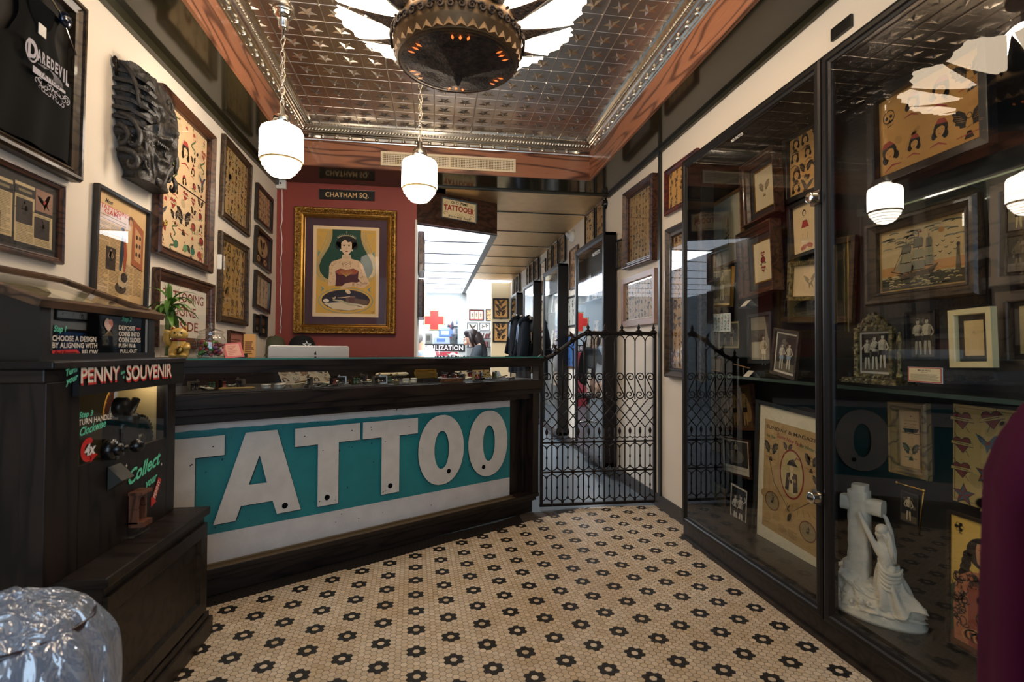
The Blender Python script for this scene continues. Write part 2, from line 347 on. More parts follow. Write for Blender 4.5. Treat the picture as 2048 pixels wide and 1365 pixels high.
def m_pinup(a, P):
    a.line([(-.1, -.5), (-.04, -.2), (0, .0)], .07, P['s']); a.line([(.12, -.5), (.1, -.22), (.02, .0)], .07, P['s'])
    a.poly([(-.16, -.12), (.2, -.12), (.1, .12), (-.08, .12)], P['r'], 2); a.poly([(-.09, .1), (.1, .1), (.13, .26), (-.12, .26)], P['s'], 2)
    a.line([(.1, .24), (.28, .1), (.2, -.03)], .05, P['s'], 2); a.line([(-.1, .24), (-.28, .34), (-.1, .42)], .045, P['s'], 2)
    a.ell(0, .37, .09, .11, P['k'], 3); a.ell(.01, .35, .06, .08, P['s'], 4)
    for s in (-.1, .12): a.line([(s, -.5), (s*1.1, -.3)], .02, P['k'], 3)
def m_skull(a, P):
    a.ell(0, .08, .28, .28, P['w']); a.arc(0, .08, .28, .28, 0, 6.28, .04, P['k'], 2, 14); a.rect(-.14, -.34, .14, -.12, P['w'], 1); a.line([(-.14, -.12), (-.14, -.34), (.14, -.34), (.14, -.12)], .03, P['k'], 2)
    a.ell(-.11, .06, .07, .08, P['k'], 3); a.ell(.11, .06, .07, .08, P['k'], 3); a.poly([(0, -.02), (-.04, -.12), (.04, -.12)], P['k'], 3)
    for x in (-.07, 0, .07): a.line([(x, -.2), (x, -.33)], .02, P['k'], 3)
def m_anchor(a, P):
    a.line([(0, .34), (0, -.4)], .07, P['k']); a.ring(0, .4, .08, .08, .04, P['k']); a.line([(-.2, .22), (.2, .22)], .06, P['k'], 2); a.arc(0, -.1, .34, .3, -pi, 0, .07, P['k'], 2)
    a.line([(-.3, -.1), (-.1, .1), (.1, -.1), (.25, .05)], .05, P['r'], 3)
def m_blossom(a, P):
    for k in range(6): a.ell(.2*cos(k*pi/3), .2*sin(k*pi/3), .15, .11, P['r'] if k % 2 else P['w'], 1, k*pi/3, 9); a.arc(.2*cos(k*pi/3), .2*sin(k*pi/3), .14, .12, 0, 6.28, .025, P['k'], 2, 8)
    a.ell(0, 0, .1, .1, P['k'], 3, n=8); a.line([(.05, -.2), (-.05, -.5)], .04, P['g']); a.poly([(-.02, -.3), (.25, -.42), (.05, -.46)], P['g'])
MOT = [m_rose, m_heart, m_eagle, m_ship, m_lady, m_bird, m_butterfly, m_dagger, m_snake, m_star, m_pinup, m_skull, m_anchor, m_blossom]
def pal(paper='dcbd8a', r=RED, g=GRN, k=K, mono=False):
    P = dict(r=r, g=g, k=k, s=paper, p=paper, w=paper, y=YEL, b=BLU)
    if mono: P.update(r='6b5038', g='574630', y='7d6344', b='4a3c2e')
    return P
def flash(seed, nx, ny, paper='d9b985', jit=.14, fill=1.14, mots=None, mono=False, big=None, r=RED, g=GRN, border=None, age=True):
    """sheet of tattoo designs"""
    def fn(a, w, h):
        R = random.Random(seed); P = pal(paper, r, g, mono=mono)
        a.rect(0, 0, w, h, paper, 0)
        pc = lin(paper)
        if age:
            for k in range(10):
                q = R.uniform(.86, .97); a.ell(R.uniform(.1, .9)*w, R.uniform(.1, .9)*h, R.uniform(.03, .1)*w, R.uniform(.02, .08)*h, ''.join('%02x' % int(int(paper[i:i+2], 16)*q) for i in (0, 2, 4)), 1, R.random(), 11)
        if border: a.line([(w*.03, h*.03), (w*.97, h*.03), (w*.97, h*.97), (w*.03, h*.97)], .003, border, 2, True)
        a.L = 2
        cw, ch = w/nx, h/ny; used = set()
        if big:
            for (bx, by, bs, mk) in big:
                a.push(bx*w, by*h, bs*min(w, h)); mk(a, P); a.pop()
        for i in range(nx):
            for j in range(ny):
                x = (i+.5)*cw; y = (j+.5)*ch
                if big and any(abs(x-bx*w) < bs*min(w, h)*.45+cw*.28 and abs(y-by*h) < bs*min(w, h)*.45+ch*.28 for bx, by, bs, mk in big): continue
                s = min(cw, ch)*fill*R.uniform(.75, 1.1)
                a.push(x+R.uniform(-jit, jit)*cw, y+R.uniform(-jit, jit)*ch, s, R.uniform(-.25, .25), R.choice((1, -1))); R.choice(mots or MOT)(a, P); a.pop()
        a.L = 0
    return fn
def person2d(a, x, y, h, tone='cfc0a4', dark='2a251f', pose=0, cloth=None):
    """a small photographic figure of height h standing at x, y"""
    a.push(x, y, h); sd = int(abs(x*7919+h*3571)) % 7; fem = sd % 2
    dk2 = ''.join('%02x' % int(int(tone[i:i+2], 16)*.72) for i in (0, 2, 4))
    a.line([(-.07, 0), (-.06, .26), (-.04, .5)], .085, tone, 2); a.line([(.08, 0), (.06, .26), (.05, .5)], .085, tone, 2)
    a.poly([(-.12, .42), (.12, .42), (.1, .56), (.14, .78), (.05, .84), (-.05, .84), (-.14, .78), (-.1, .56)], tone, 3)
    if pose == 0: arms = [[(-.13, .77), (-.2, .6), (-.1, .5)], [(.13, .77), (.2, .6), (.1, .5)]]
    elif pose == 1: arms = [[(-.13, .77), (-.24, .62), (-.22, .45)], [(.13, .77), (.26, .85), (.2, .98)]]
    else: arms = [[(-.13, .77), (-.15, .6), (.06, .64)], [(.13, .77), (.17, .6), (-.04, .62)]]
    for r_ in arms: a.line(r_, .055, tone, 4)
    a.poly([(.02, .45), (.12, .44), (.10, .56), (.13, .78), (.05, .8)], dk2, 4)
    if fem: a.ell(0, .925, .085, .085, dark, 3, n=12)
    a.ell(0, .915, .05, .07, tone, 4, n=12); a.ell(-.005, .975, .05, .028, dark, 5, n=10); a.line([(-.03, .925), (.03, .925)], .012, dark, 5); a.line([(-.015, .885), (.015, .885)], .01, dark, 5)
    a.poly([(-.12, .38), (.12, .38), (.11, .53), (-.11, .53)], cloth or dark, 5)
    for k in range(5): a.line([(-.08+.03*k, .6+.03*(k % 3)), (-.05+.03*k, .66+.03*(k % 2))], .012, dark, 5)
    a.pop()
def photo(bg='4a4238', tone='cdbb9c', n=1, pose=0, border='d8ccb4', seed=0, cloth=None, floor='6d6252', round_=False, hs=.86):
    def fn(a, w, h):
        R = random.Random(seed); a.rect(0, 0, w, h, border, 0); b = .06*min(w, h) if border != bg else 0
        a.rect(b, b, w-b, h-b, bg, 1); a.rect(b, b, w-b, h*.26, floor, 2)
        for k in range(5): a.ell(R.uniform(.2, .8)*w, R.uniform(.45, .85)*h, w*.1, h*.06, floor, 2, R.random(), 10)
        a.L = 3
        for i in range(n): person2d(a, w*(i+1)/(n+1)+(0 if n > 1 else 0), b+h*.05+R.uniform(0, .03)*h*i, h*hs*R.uniform(.9, 1), tone, '26211c', (pose+i) % 3, cloth)
        a.L = 0
    return fn
def newsprint(a, x0, y0, x1, y1, cols=3, dens=.006, ink='8a7a5e', seed=1, up=2):
    R = random.Random(seed); cw = (x1-x0)/cols
    for c in range(cols):
        y = y1
        while y > y0+.003:
            if R.random() > .06: a.rect(x0+c*cw+cw*.05, y-dens*.45, x0+(c+1)*cw-cw*(.06 if R.random() > .15 else .4), y, ink, up)
            y -= dens
# ---------------------------------------------------------------- framed picture
def fitquad(px, P, n):
    q = [onp(x, y, P, n) for x, y in px]; c = sum(q, Vector())/4
    rx = ((q[1]-q[0])+(q[2]-q[3]))*.5; uy = ((q[0]-q[3])+(q[1]-q[2]))*.5
    return c, rx, uy
PROF = {
 'flat': lambda w, t: [(0, 0), (0, t), (w*.12, t*1.0), (w*.88, t*.96), (w, t*.85), (w, 0)],
 'step': lambda w, t: [(0, 0), (0, t*.7), (w*.15, t), (w*.4, t), (w*.45, t*.8), (w*.75, t*.62), (w*.8, t*.7), (w, t*.6), (w, 0)],
 'ogee': lambda w, t: [(0, 0), (0, t*.75), (w*.1, t), (w*.25, t*1.02), (w*.45, t*.75), (w*.6, t*.55), (w*.75, t*.55), (w*.8, t*.65), (w*.93, t*.65), (w, t*.45), (w, 0)],
 'shadow': lambda w, t: [(0, 0), (0, t), (w*.9, t), (w, t*.95), (w, .004)],
 'deep': lambda w, t: [(0, 0), (0, t), (w*.2, t), (w*.28, t*.8), (w*.5, t*.7), (w*.55, t*.5), (w, t*.25), (w, 0)]}
def picture(label, px, P, n, art, fm, fw=.03, t=.025, prof='flat', matc=None, mw=0, gtilt=0, cat='picture', group=None, name='framed_picture', glass=True, lift=.004, extra=None, inner=None, back='1a1512', tilt=None, size=None, linerc=None):
    """px: four corners of the frame's front in the photo; P, n: wall point and normal"""
    n = Vector(n).normalized(); Pf = Vector(P)+n*(t+lift)
    c, rx, uy = fitquad(px, Pf, n); w, h = (rx.length, uy.length) if not size else size
    up = Vector((0, 0, 1))-n*n.z; up.normalize(); right = up.cross(n).normalized()
    ang = (atan2(rx.dot(up), rx.dot(right)) + atan2(-uy.dot(right), uy.dot(up)))*.5 if tilt is None else tilt
    X = right*cos(ang)+up*sin(ang); Y = n.cross(X)
    M = frameM(c-n*t, X, Y, n); root = empty(name, M, label, cat, group)
    mb = MB(); mb.frame(w, h, PROF[prof](fw, t)); mb.build('frame', fm, root)
    mb = MB(); mb.box(-w/2+.003, w/2-.003, -h/2+.003, h/2-.003, 0, .003, 0); mb.build('backing', mat('backing_'+back, back, .8), root)
    iw, ih = w-2*fw, h-2*fw; z = .0045
    if matc:
        mb = MB(); mb.box(-iw/2, iw/2, -ih/2, ih/2, z-.001, z, 0); mb.build('mat_board', mat('mat_'+matc, matc, .8, var=.06, vscale=20), root); z += .0012
    pw, ph = iw-2*mw, ih-2*mw
    if inner: pw, ph = iw*inner[0], ih*inner[1]
    if linerc:
        mb = MB(); mb.frame(pw+.018, ph+.018, [(0, z-.0005), (0, z+.004), (.009, z+.003), (.009, z)]); mb.build('liner', linerc, root)
    a = Art(); a.push(-pw/2, -ph/2); art(a, pw, ph); a.pop(); a.build('print', root, z)
    if extra: extra(root, w, h)
    if glass:
        gz = max(t*.5, z+.006); g = MB(); g.add([(-iw/2, -ih/2, gz), (iw/2, -ih/2, gz), (iw/2, ih/2, gz), (-iw/2, ih/2, gz)], [(0, 1, 2, 3)]); go = g.build('glass', GLASS if not gtilt else glassmat('museum_glass', 1.2), root)
    return root
# ================================================================ ROOM
XL, XR, YB, ZS, ZC = -1.43, 1.70, 5.04, 2.72, 3.045
YF = -1.3; YE = 11.7
FX0, FX1, FYB = -1.09, 1.375, 4.55          # timber fascia of the tin-ceiling tray
EQ = Vector((.145, 5.2, 0)); ER = Vector((.643, 5.43, 0))
# walls
mb = MB(); mb.box(XL-.1, XL, YF, YB+.1, 0, ZS); struct(mb, 'wall_left', plaster)
mb = MB(); mb.box(XR, XR+.08, 3.166, YE, 0, ZS); mb.box(XR, XR+.08, YF, 3.166, 2.416, ZS); mb.box(XR, XR+.08, YF, .2, 0, 2.44); mb.box(XR+.001, XR+.08, .2, 3.166, 0, .06)
struct(mb, 'wall_right', plaster)
redpaint = mat('oxblood_wall_paint', '8e3a2c', .6, var=.12, vscale=3)
mb = MB(); mb.box(XL, -.17, YB, YB+.1, 0, ZS); struct(mb, 'wall_back', redpaint)
mb = MB(); mb.box(-.185, -.168, YB-.004, YB+.1, 0, 2.42); struct(mb, 'trim_1', plaster)
mb = MB(); mb.box(-.27, -.17, YB+.1, 5.95, 0, ZS); struct(mb, 'wall_corridor', plaster)
creamw = mat('cream_wall_paint', 'dcc49a', .7)
X983 = aty(983, 640, YE).x
mb = MB(); mb.box(X983, XR+.08, YE, YE+.1, 0, ZS); struct(mb, 'wall_end', creamw)
whitew = mat('bright_white_wall', 'f1f1ef', .6)
mb = MB(); mb.box(-2.6, X983+.5, 14.2, 14.3, 0, ZS); mb.box(X983+.4, X983+.5, YE+.1, 14.2, 0, ZS); struct(mb, 'wall_far', whitew)
mb = MB(); mb.box(-2.6, -2.5, 5.14, 14.2, 0, ZS); mb.box(-2.6, XL-.1, 5.04, 5.14, 0, ZS); struct(mb, 'wall_side', mat('mid_grey_wall', '6f787c', .6))
mb = MB(); mb.box(XL, XR, YF-.05, YF, 0, .5); mb.box(XL, -1.2, YF-.05, YF, .5, 3.05); mb.box(1.3, XR, YF-.05, YF, .5, 3.05); mb.box(XL, XR, YF-.05, YF, 2.7, 3.05); mb.box(.1, .16, YF-.05, YF, .5, 2.7); struct(mb, 'window_1', blackwood)
# baseboards
bb = mat('grey_brown_baseboard', '3c342f', .5)
mb = MB(); mb.box(XR-.014, XR-.001, 3.17, YE, 0, .10); struct(mb, 'baseboard_right', bb)
mb = MB(); mb.box(XL+.001, XL+.014, 2.4, YB, 0, .10); struct(mb, 'baseboard_left', bb)
mb = MB(); yb = atx(1320, 800, XR-.012).y; mb.box(XR-.022, XR-.001, yb-.014, yb+.014, .1, ZS); struct(mb, 'trim_2', mat('dark_steel_trim', '3a3a38', .35, .6))
# ---- floor: one-inch hexagon mosaic with black rosettes
TP = .027; TH = .03825; OX, OY = -.0964, 3.0876
ctA = Vector((-1.074, 2.664, 0)); ctB = Vector((.699, 3.771, 0)); ctD = (ctB-ctA).normalized(); ctN = Vector((ctD.y, -ctD.x, 0))
bA = atz(400, 1218, 0); bB = atz(1080, 1038, 0); bd = (bB-bA).normalized(); bn = Vector((bd.y, -bd.x, 0))
def hexfloor():
    R = random.Random(4); vs = []; fs = []; cols = []; mi = []
    c, s = cos(TH), sin(TH); sxp = TP*.8660254; r1 = TP/sqrt(3)*.935
    hexa = [(r1*cos(k*pi/3), r1*sin(k*pi/3)) for k in range(6)]
    far = [atz(*q, 0) for q in ((1105, 1022), (1130, 1016), (1180, 1013), (1240, 1011), (1318, 1009))]
    for i in range(-90, 100):
        for j in range(-150, 60):
            x = i*sxp; y = (j+(i % 2)*.5)*TP
            wx, wy = OX+c*x-s*y, OY+s*x+c*y
            if wx < XL or wx > XR or wy < 0.2: continue
            rel = Vector((wx, wy, 0))-bA; side = rel.dot(bn)
            black = side < 0
            if (Vector((wx, wy, 0))-ctA).dot(ctN) < -.12 and wx < .72: continue
            lim = 9
            for a_, b_ in zip(far, far[1:]):
                if a_.x <= wx <= b_.x: lim = a_.y+(b_.y-a_.y)*(wx-a_.x)/(b_.x-a_.x)
            if wx > far[-1].x: lim = far[-1].y
            if wx < far[0].x and side < -.0 and wx > .62: continue
            if wy > lim: continue
            if not black:
                # lattice of rosettes: six tiles apart in both hex directions
                J = 2*j+(i % 2); a = i; # axial: a, b with y = b + a/2
                bb_ = (J-a)//2
                for da in (0,):
                    am, bm = a % 6, bb_ % 6
                    d = min(max(abs(p), abs(q), abs(p+q)) for p in (am, am-6) for q in (bm, bm-6))
                    black = d == 1
            g = R.uniform(.88, 1.04)
            col = tuple(v*g for v in lin('2b2622')) if black else tuple(v*g for v in lin(R.choice(('e2cdb0', 'dcc6a8', 'e6d2b6', 'd8c09e'))))
            b = len(vs)
            for hx, hy in hexa: vs.append((wx+c*hx-s*hy, wy+s*hx+c*hy, .0))
            fs.append(tuple(range(b, b+6))); cols.append(col)
    me = bpy.data.meshes.new('floor_tiles'); me.from_pydata(vs, [], fs); ca = me.color_attributes.new('Col', 'FLOAT_COLOR', 'CORNER')
    buf = []
    for col in cols: buf += [col[0], col[1], col[2], 1]*6
    ca.data.foreach_set('color', buf)
    m = vcmat('mosaic_tile', .38, spec=.5, bump=.15, bscale=120)
    nt = m.node_tree; N = nt.nodes; L = nt.links; b = N['Principled BSDF']     # traffic dirt, irregular blotches
    src = b.inputs['Base Color'].links[0].from_socket; tc = N.new('ShaderNodeTexCoord'); nn = N.new('ShaderNodeTexNoise'); nn.inputs['Scale'].default_value = 3.2; nn.inputs['Detail'].default_value = 8
    rr = N.new('ShaderNodeValToRGB'); rr.color_ramp.elements[0].position = .35; rr.color_ramp.elements[0].color = (.86, .77, .66, 1); rr.color_ramp.elements[1].position = .62; rr.color_ramp.elements[1].color = (1, 1, 1, 1)
    mm = N.new('ShaderNodeMixRGB'); mm.blend_type = 'MULTIPLY'; mm.inputs[0].default_value = .7
    L.new(tc.outputs['Object'], nn.inputs['Vector']); L.new(nn.outputs[0], rr.inputs[0]); L.new(src, mm.inputs[1]); L.new(rr.outputs[0], mm.inputs[2]); L.new(mm.outputs[0], b.inputs['Base Color'])
    me.materials.append(m); o = bpy.data.objects.new('floor', me); COL.objects.link(o); o['kind'] = 'structure'
hexfloor()
mb = MB(); mb.box(XL, XR+.6, YF, 4.0, -.05, -.0012); struct(mb, 'floor', mat('dark_grout', '4a3c30', .9, var=.3, vscale=10))
mb = MB(); p = [(.45, 3.62), (.66, 3.80)]+[(atz(*q, 0).x, atz(*q, 0).y) for q in ((1105, 1024), (1130, 1018), (1180, 1015), (1240, 1013), (1318, 1011))]+[(XR, 14.2), (-2.6, 14.2), (-2.6, YB), (XL, YB), (XL, 2.6), (-1.2, 2.72)]
mb.prism(p, -.03, .0005); struct(mb, 'floor', mat('blue_grey_rubber_floor', '6d767c', .35, var=.25, vscale=60, spec=.5))
mb = MB(); mb.box(XL, XR, YF, .25, -.001, .0005); struct(mb, 'floor', mat('entry_mat', '2b2826', .8))
# ---- ceilings
tin = mat('pressed_tin', 'c8bcae', .30, 1, var=.2, vscale=4, bump=.10, bscale=10)
def tinceil():
    mb = MB(); mb.box(FX0, FX1, YF, FYB, ZC, ZC+.03)
    P = .154; nx = 16; x0 = FX0
    y = FYB-.09; row = 0
    while y > .35:
        for i in range(nx):
            cx = x0+(i+.5)*P; cy = y-P/2; r0, r1, hh = .056, .0225, .013
            if cx > FX1-.03: continue
            pts = [((r0 if k % 2 == 0 else r1)*sin(k*pi/5), (r0 if k % 2 == 0 else r1)*cos(k*pi/5)) for k in range(10)]
            mb.add([(cx, cy, ZC-hh)]+[(cx+px_, cy+py_, ZC-.0005) for px_, py_ in pts], [(0, 1+k, 1+(k+1) % 10) for k in range(10)])
        for i in range(nx): # studs where ribs cross
            mb.add([(x0+i*P, y, ZC-.009)]+[(x0+i*P+.008*cos(k*pi/2), y+.008*sin(k*pi/2), ZC-.001) for k in range(4)], [(0, 1+k, 1+(k+1) % 4) for k in range(4)])
        mb.prism([(y-.002, ZC), (y-.001, ZC-.002), (y+.001, ZC-.002), (y+.002, ZC)], FX0, FX1, lambda u, v, h: (h, u, v)); y -= P
    for i in range(1, nx): mb.prism([(x0+i*P-.0035, ZC), (x0+i*P-.0012, ZC-.006), (x0+i*P+.0012, ZC-.006), (x0+i*P+.0035, ZC)], .3, FYB, lambda u, v, h: (u, h, v))
    for i in range(1, nx, 4):   # sheet seams with a heavier bead
        mb.tube([(x0+i*P, .3, ZC-.004), (x0+i*P, FYB, ZC-.004)], .0055, 6)
    struct(mb, 'ceiling', tin)
tinceil()
# crown: pressed-metal cornice, rope bead and knuckles
crownm = mat('pressed_metal_cornice', 'ded8cc', .2, 1, var=.25, vscale=30)
def crown(name, p0, p1, inn):
    p0, p1, inn = Vector(p0), Vector(p1), Vector(inn); d = (p1-p0); Ln = d.length; d.normalize(); mb = MB()
    prof = [(0, ZC), (.095, ZC), (.095, ZC-.008), (.082, ZC-.012), (.076, ZC-.022), (.05, ZC-.062), (.04, ZC-.068), (.036, ZC-.074), (.022, ZC-.078), (.022, ZC-.098), (.010, ZC-.104), (.008, ZC-.112), (0, ZC-.116)]
    vs = [tuple(p0+d*h+inn*u+Vector((0, 0, z-p0.z))) for h in (0, Ln) for u, z in prof]; n = len(prof)
    mb.add(vs, [(i, i+1, n+i+1, n+i) for i in range(n-1)])
    k = 0
    while k*.026 < Ln-.02:
        c = p0+d*(k*.026+.013)+inn*.064+Vector((0, 0, ZC-p0.z)); M = Matrix.Rotation(.6 if 1 else 0, 3, d.cross(inn)); 
        M4 = frameM((0, 0, 0), (d*.8+Vector((0, 0, .6))), inn).to_3x3()
        tt = (d*.75+Vector((0, 0, .65))-inn*.35).normalized()*.022; mb.tube([c+Vector((0, 0, -.042))-tt, c+Vector((0, 0, -.042)), c+Vector((0, 0, -.042))+tt], [.004, .0105, .004], 6); k += 1
    k = 0
    while k*.11 < Ln-.05:
        c = p0+d*(k*.11+.05)+inn*.02; mb.ball((c.x, c.y, ZC-.09), .014, 6, 4, 0, None, (1.4, 1, 1)); k += 1
    struct(mb, name, crownm)
crown('trim_3', (FX0, FYB-.001, 0), (FX1, FYB-.001, 0), (0, -1, 0)); crown('trim_4', (FX0+.001, .3, 0), (FX0+.001, FYB-.16, 0), (1, 0, 0)); crown('trim_5', (FX1-.001, .3, 0), (FX1-.001, FYB-.16, 0), (-1, 0, 0))
oak = woodmat('golden_oak_fascia', 'a0684a', '5c3522', .38, 5, 'y', .2, 4.5); oakx = woodmat('golden_oak_fascia_back', 'a0684a', '522d1b', .38, 5, 'x', .2, 5)
gloss = mat('gloss_black_soffit', '2e291b', .10, spec=.45)
mb = MB(); mb.box(FX0-.02, FX0, YF, FYB+.02, ZS, ZC+.03); mb.box(FX1, FX1+.02, YF, FYB+.02, ZS, ZC+.03); struct(mb, 'trim_6', oak)
mb = MB(); mb.box(FX0, FX1, FYB, FYB+.02, ZS, ZC+.03); struct(mb, 'trim_7', oakx)
YG = 4.95
mb = MB(); mb.box(XL, FX0-.02, YF, YB+.1, ZS, ZS+.03); mb.box(FX1+.02, XR, YF, YG, ZS, ZS+.03); mb.box(FX0-.02, FX1+.02, FYB+.02, YG, ZS, ZS+.03); mb.box(FX0-.02, .1, YG, YB+.16, ZS, ZS+.03); struct(mb, 'ceiling', gloss)
mb = MB(); mb.box(XL, XL+.03, YF, YB, ZS-.045, ZS); mb.box(XR-.02, XR-.001, YF, YG, ZS-.03, ZS); mb.box(.0, XR, YG-.02, YG+.02, ZS-.012, ZS); struct(mb, 'trim_8', mat('olive_black_moulding', '34301f', .35))
brassm = mat('brushed_brass_laminate', 'f6d096', .33, .85, var=.1, vscale=2.5, bump=.2, bscale=8, bkind='wave', stretch=(5, 3, 1), anis=.5)
mb = MB(); y = YG+.02; seams = MB()
mb.box(-.17, XR, YG+.02, YE+3, ZS, ZS+.03)
for k in range(10): seams.box(-.17, XR, 5.72+k*.93, 5.745+k*.93, ZS-.006, ZS)
struct(mb, 'ceiling', brassm); struct(seams, 'trim_9', mat('dark_seam', '231c16', .4))
# header beam with luminous ceiling behind
beamw = woodmat('walnut_header', '4a2f22', '2a1811', .4, 8, 'x', .2)
zb = 2.40; d = (ER-EQ).normalized(); L0 = EQ+d*((-.17-EQ.x)/d.x)
mb = MB(); mb.prism([(L0.x, L0.y), (ER.x, ER.y), (ER.x, ER.y+.06), (L0.x, L0.y+.06)], zb, ZS, None); mb.box(ER.x-.03, ER.x, ER.y+.03, 11.3, zb+.02, ZS); struct(mb, 'trim_10', beamw)
mb = MB(); mb.box(ER.x-.06, ER.x+.01, ER.y+.07, 11.25, zb-.005, zb+.02); mb.prism([(L0.x, L0.y+.06), (ER.x, ER.y+.06), (ER.x, ER.y+.08), (L0.x, L0.y+.08)], zb-.006, zb+.02); struct(mb, 'trim_11', mat('grey_metal_edge', '8d8f8d', .4, .7))
lum = mat('luminous_ceiling_panel', 'ffffff', .5, emit=LUM_E, ecol='e2eeff')
mb = MB(); mb.prism([(-.17, L0.y+.08), (ER.x-.06, ER.y+.08), (ER.x-.06, 11.2), (-.17, 11.2)], zb+.004, zb+.01); mb.box(-2.5, -.1701, 5.96, 11.2, zb+.004, zb+.01); struct(mb, 'ceiling', lum)
mb = MB()
for k in range(7): mb.box(-2.5 if k else -.17, ER.x-.06, 5.9+k*.76, 5.935+k*.76, zb-.002, zb+.006)
struct(mb, 'trim_12', mat('panel_joint', '2c3236', .5))
mb = MB(); mb.box(-2.5, X983+.4, 11.3, 14.2, ZS-.02, ZS-.012); struct(mb, 'ceiling', mat('far_luminous_ceiling', 'ffffff', .5, emit=LUM_E*.8, ecol='e6f0ff'))
# sterilisation room front: white-grey post, head rail
greyp = mat('pale_grey_paint', 'c4cac6', .5)
YS = 11.25; xa = aty(918, 640, YS).x; xb = aty(933, 640, YS).x
mb = MB(); mb.box(xa, xb, YS-.04, YS+.6, 0, zb); mb.box(-.17, xa, YS-.04, YS, 2.2, zb); mb.box(-.17, xa, YS-.04, YS, .0, aty(880, 707, YS).z); struct(mb, 'window_2', greyp)
# ================================================================ COUNTER
CT = frameM(ctA, ctD, -ctN, (0, 0, 1))
def cpt(t, y, z): return CT @ Vector((t, y, z))
root = empty('display_counter', CT, 'dark wood shop counter with painted sign front and glass showcase top', 'counter')
mb = MB(); T0, T1 = -.34, 2.17
mb.box(T0, T1-.03, .03, .60, 0, .10); mb.box(T0, T1-.01, .012, .6, .085, .115); mb.box(T0, T1, -.012, .6, .115, .142)
mb.build('plinth', darkwood, root, .004)
mb = MB(); mb.box(T1-.06, T1, -.005, .60, .142, .885); mb.box(1.953, T1-.05, .10, .12, .142, .885); mb.box(T1-.10, T1-.06, .06, .5, .142, .885); mb.build('end_panel', darkwoodz, root, .003)
mb = MB(); mb.box(T0, T1+.01, -.02, .62, .872, .905); mb.box(T0, T1+.02, -.03, .63, .905, .972); mb.box(T0, T1-.06, .02, .5, .83, .872); mb.build('showcase_base', darkwood, root, .003)
mb = MB(); mb.box(T0, T1+.02, -.03, -.005, 1.068, 1.133); mb.box(T0, T1+.022, -.036, -.03, 1.1, 1.133); mb.box(T1-.005, T1+.02, -.03, -.005, .972, 1.07); mb.box(T1-.005, T1+.02, -.005, .63, 1.068, 1.133); mb.box(T0, T1+.02, .6, .63, 1.068, 1.133); mb.box(T1-.005, T1+.02, .6, .63, .972, 1.07); mb.build('top_rail', darkwood, root, .002)
mb = MB(); mb.box(T0, T1-.02, .60, .62, .972, 1.07); mb.build('back_panel', darkwood, root)
mb = MB(); mb.add([(T0, -.018, .972), (T1, -.018, .972), (T1, -.018, 1.068), (T0, -.018, 1.068)], [(0, 1, 2, 3)]); mb.add([(T1+.008, 0, .972), (T1+.008, .6, .972), (T1+.008, .6, 1.068), (T1+.008, 0, 1.068)], [(0, 1, 2, 3)]); mb.build('front_glass', GLASS, root)
tg = glassmat('top_glass', 1.5, (.94, .985, .965)); mb = MB(); mb.add([(T0, -.03, 1.141), (T1+.02, -.03, 1.141), (T1+.02, .63, 1.141), (T0, .63, 1.141)], [(0, 1, 2, 3)]); mb.build('top_glass', tg, root)
mb = MB(); mb.box(T0, T1+.021, -.031, -.0295, 1.134, 1.141); mb.box(T1+.019, T1+.021, -.03, .63, 1.134, 1.141); mb.box(T0, T1+.02, .629, .631, 1.134, 1.141); mb.build('glass_edge', mat('green_glass_edge', '3f8478', .15, spec=.6), root)
mb = MB(); mb.box(T0, T1-.02, .0, .6, .9735, .976); mb.build('showcase_lining', mat('dark_showcase_lining', '2f2b28', .8), root)
mb = MB(); mb.box(T0, 1.95, .035, .05, .139, .15); mb.box(T0, 1.95, -.008, .07, .139, .143); mb.build('brass_strip', mat('dull_strip', '6e5a3c', .45, .4), root)
# sign board: white field with ragged teal band, raised letters
signw = mat('weathered_white_paint', 'd2cac2', .55, var=.14, vscale=9, bump=.15, bscale=60); teal = mat('faded_teal_paint', '1f7f80', .5, var=.2, vscale=6, bump=.1, bscale=50)
sg = empty('sign_board', CT @ Matrix.Translation((0, .07, 0)), 'old painted teal and white sign board set into the counter front', 'sign')
bd_ = MB(); bd_.box(T0, 1.953, 0, .02, .12, .884)
R = random.Random(3); top = [(T0, .798)]+[(T0+(1.953-T0)*k/60, .797-.021*k/60+R.uniform(-.0028, .0028)) for k in range(1, 60)]+[(1.953, .776)]
bot = [(1.953, .271), (T0, .287)]
mb = MB(); mb.prism(top+bot, -.0008, 0, lambda u, v, h: (u, h, v)); mb.build('teal_band', teal, sg)
R = random.Random(8)
for k in range(70):
    x, z = R.uniform(-.1, 1.94), R.uniform(.13, .87); r = R.uniform(.0012, .0035); bd_.ball((x, -.0012, z), r, 6, 4, 1, None, (1, .15, R.uniform(.6, 2)))
bd_.build('board', [signw, mat('rust_chips', '3a1712', .8)], sg)
letw = mat('letter_face_paint', 'd3cabd', .5, var=.12, vscale=14, bump=.1, bscale=70); lete = mat('letter_edge_black', '15120f', .6)
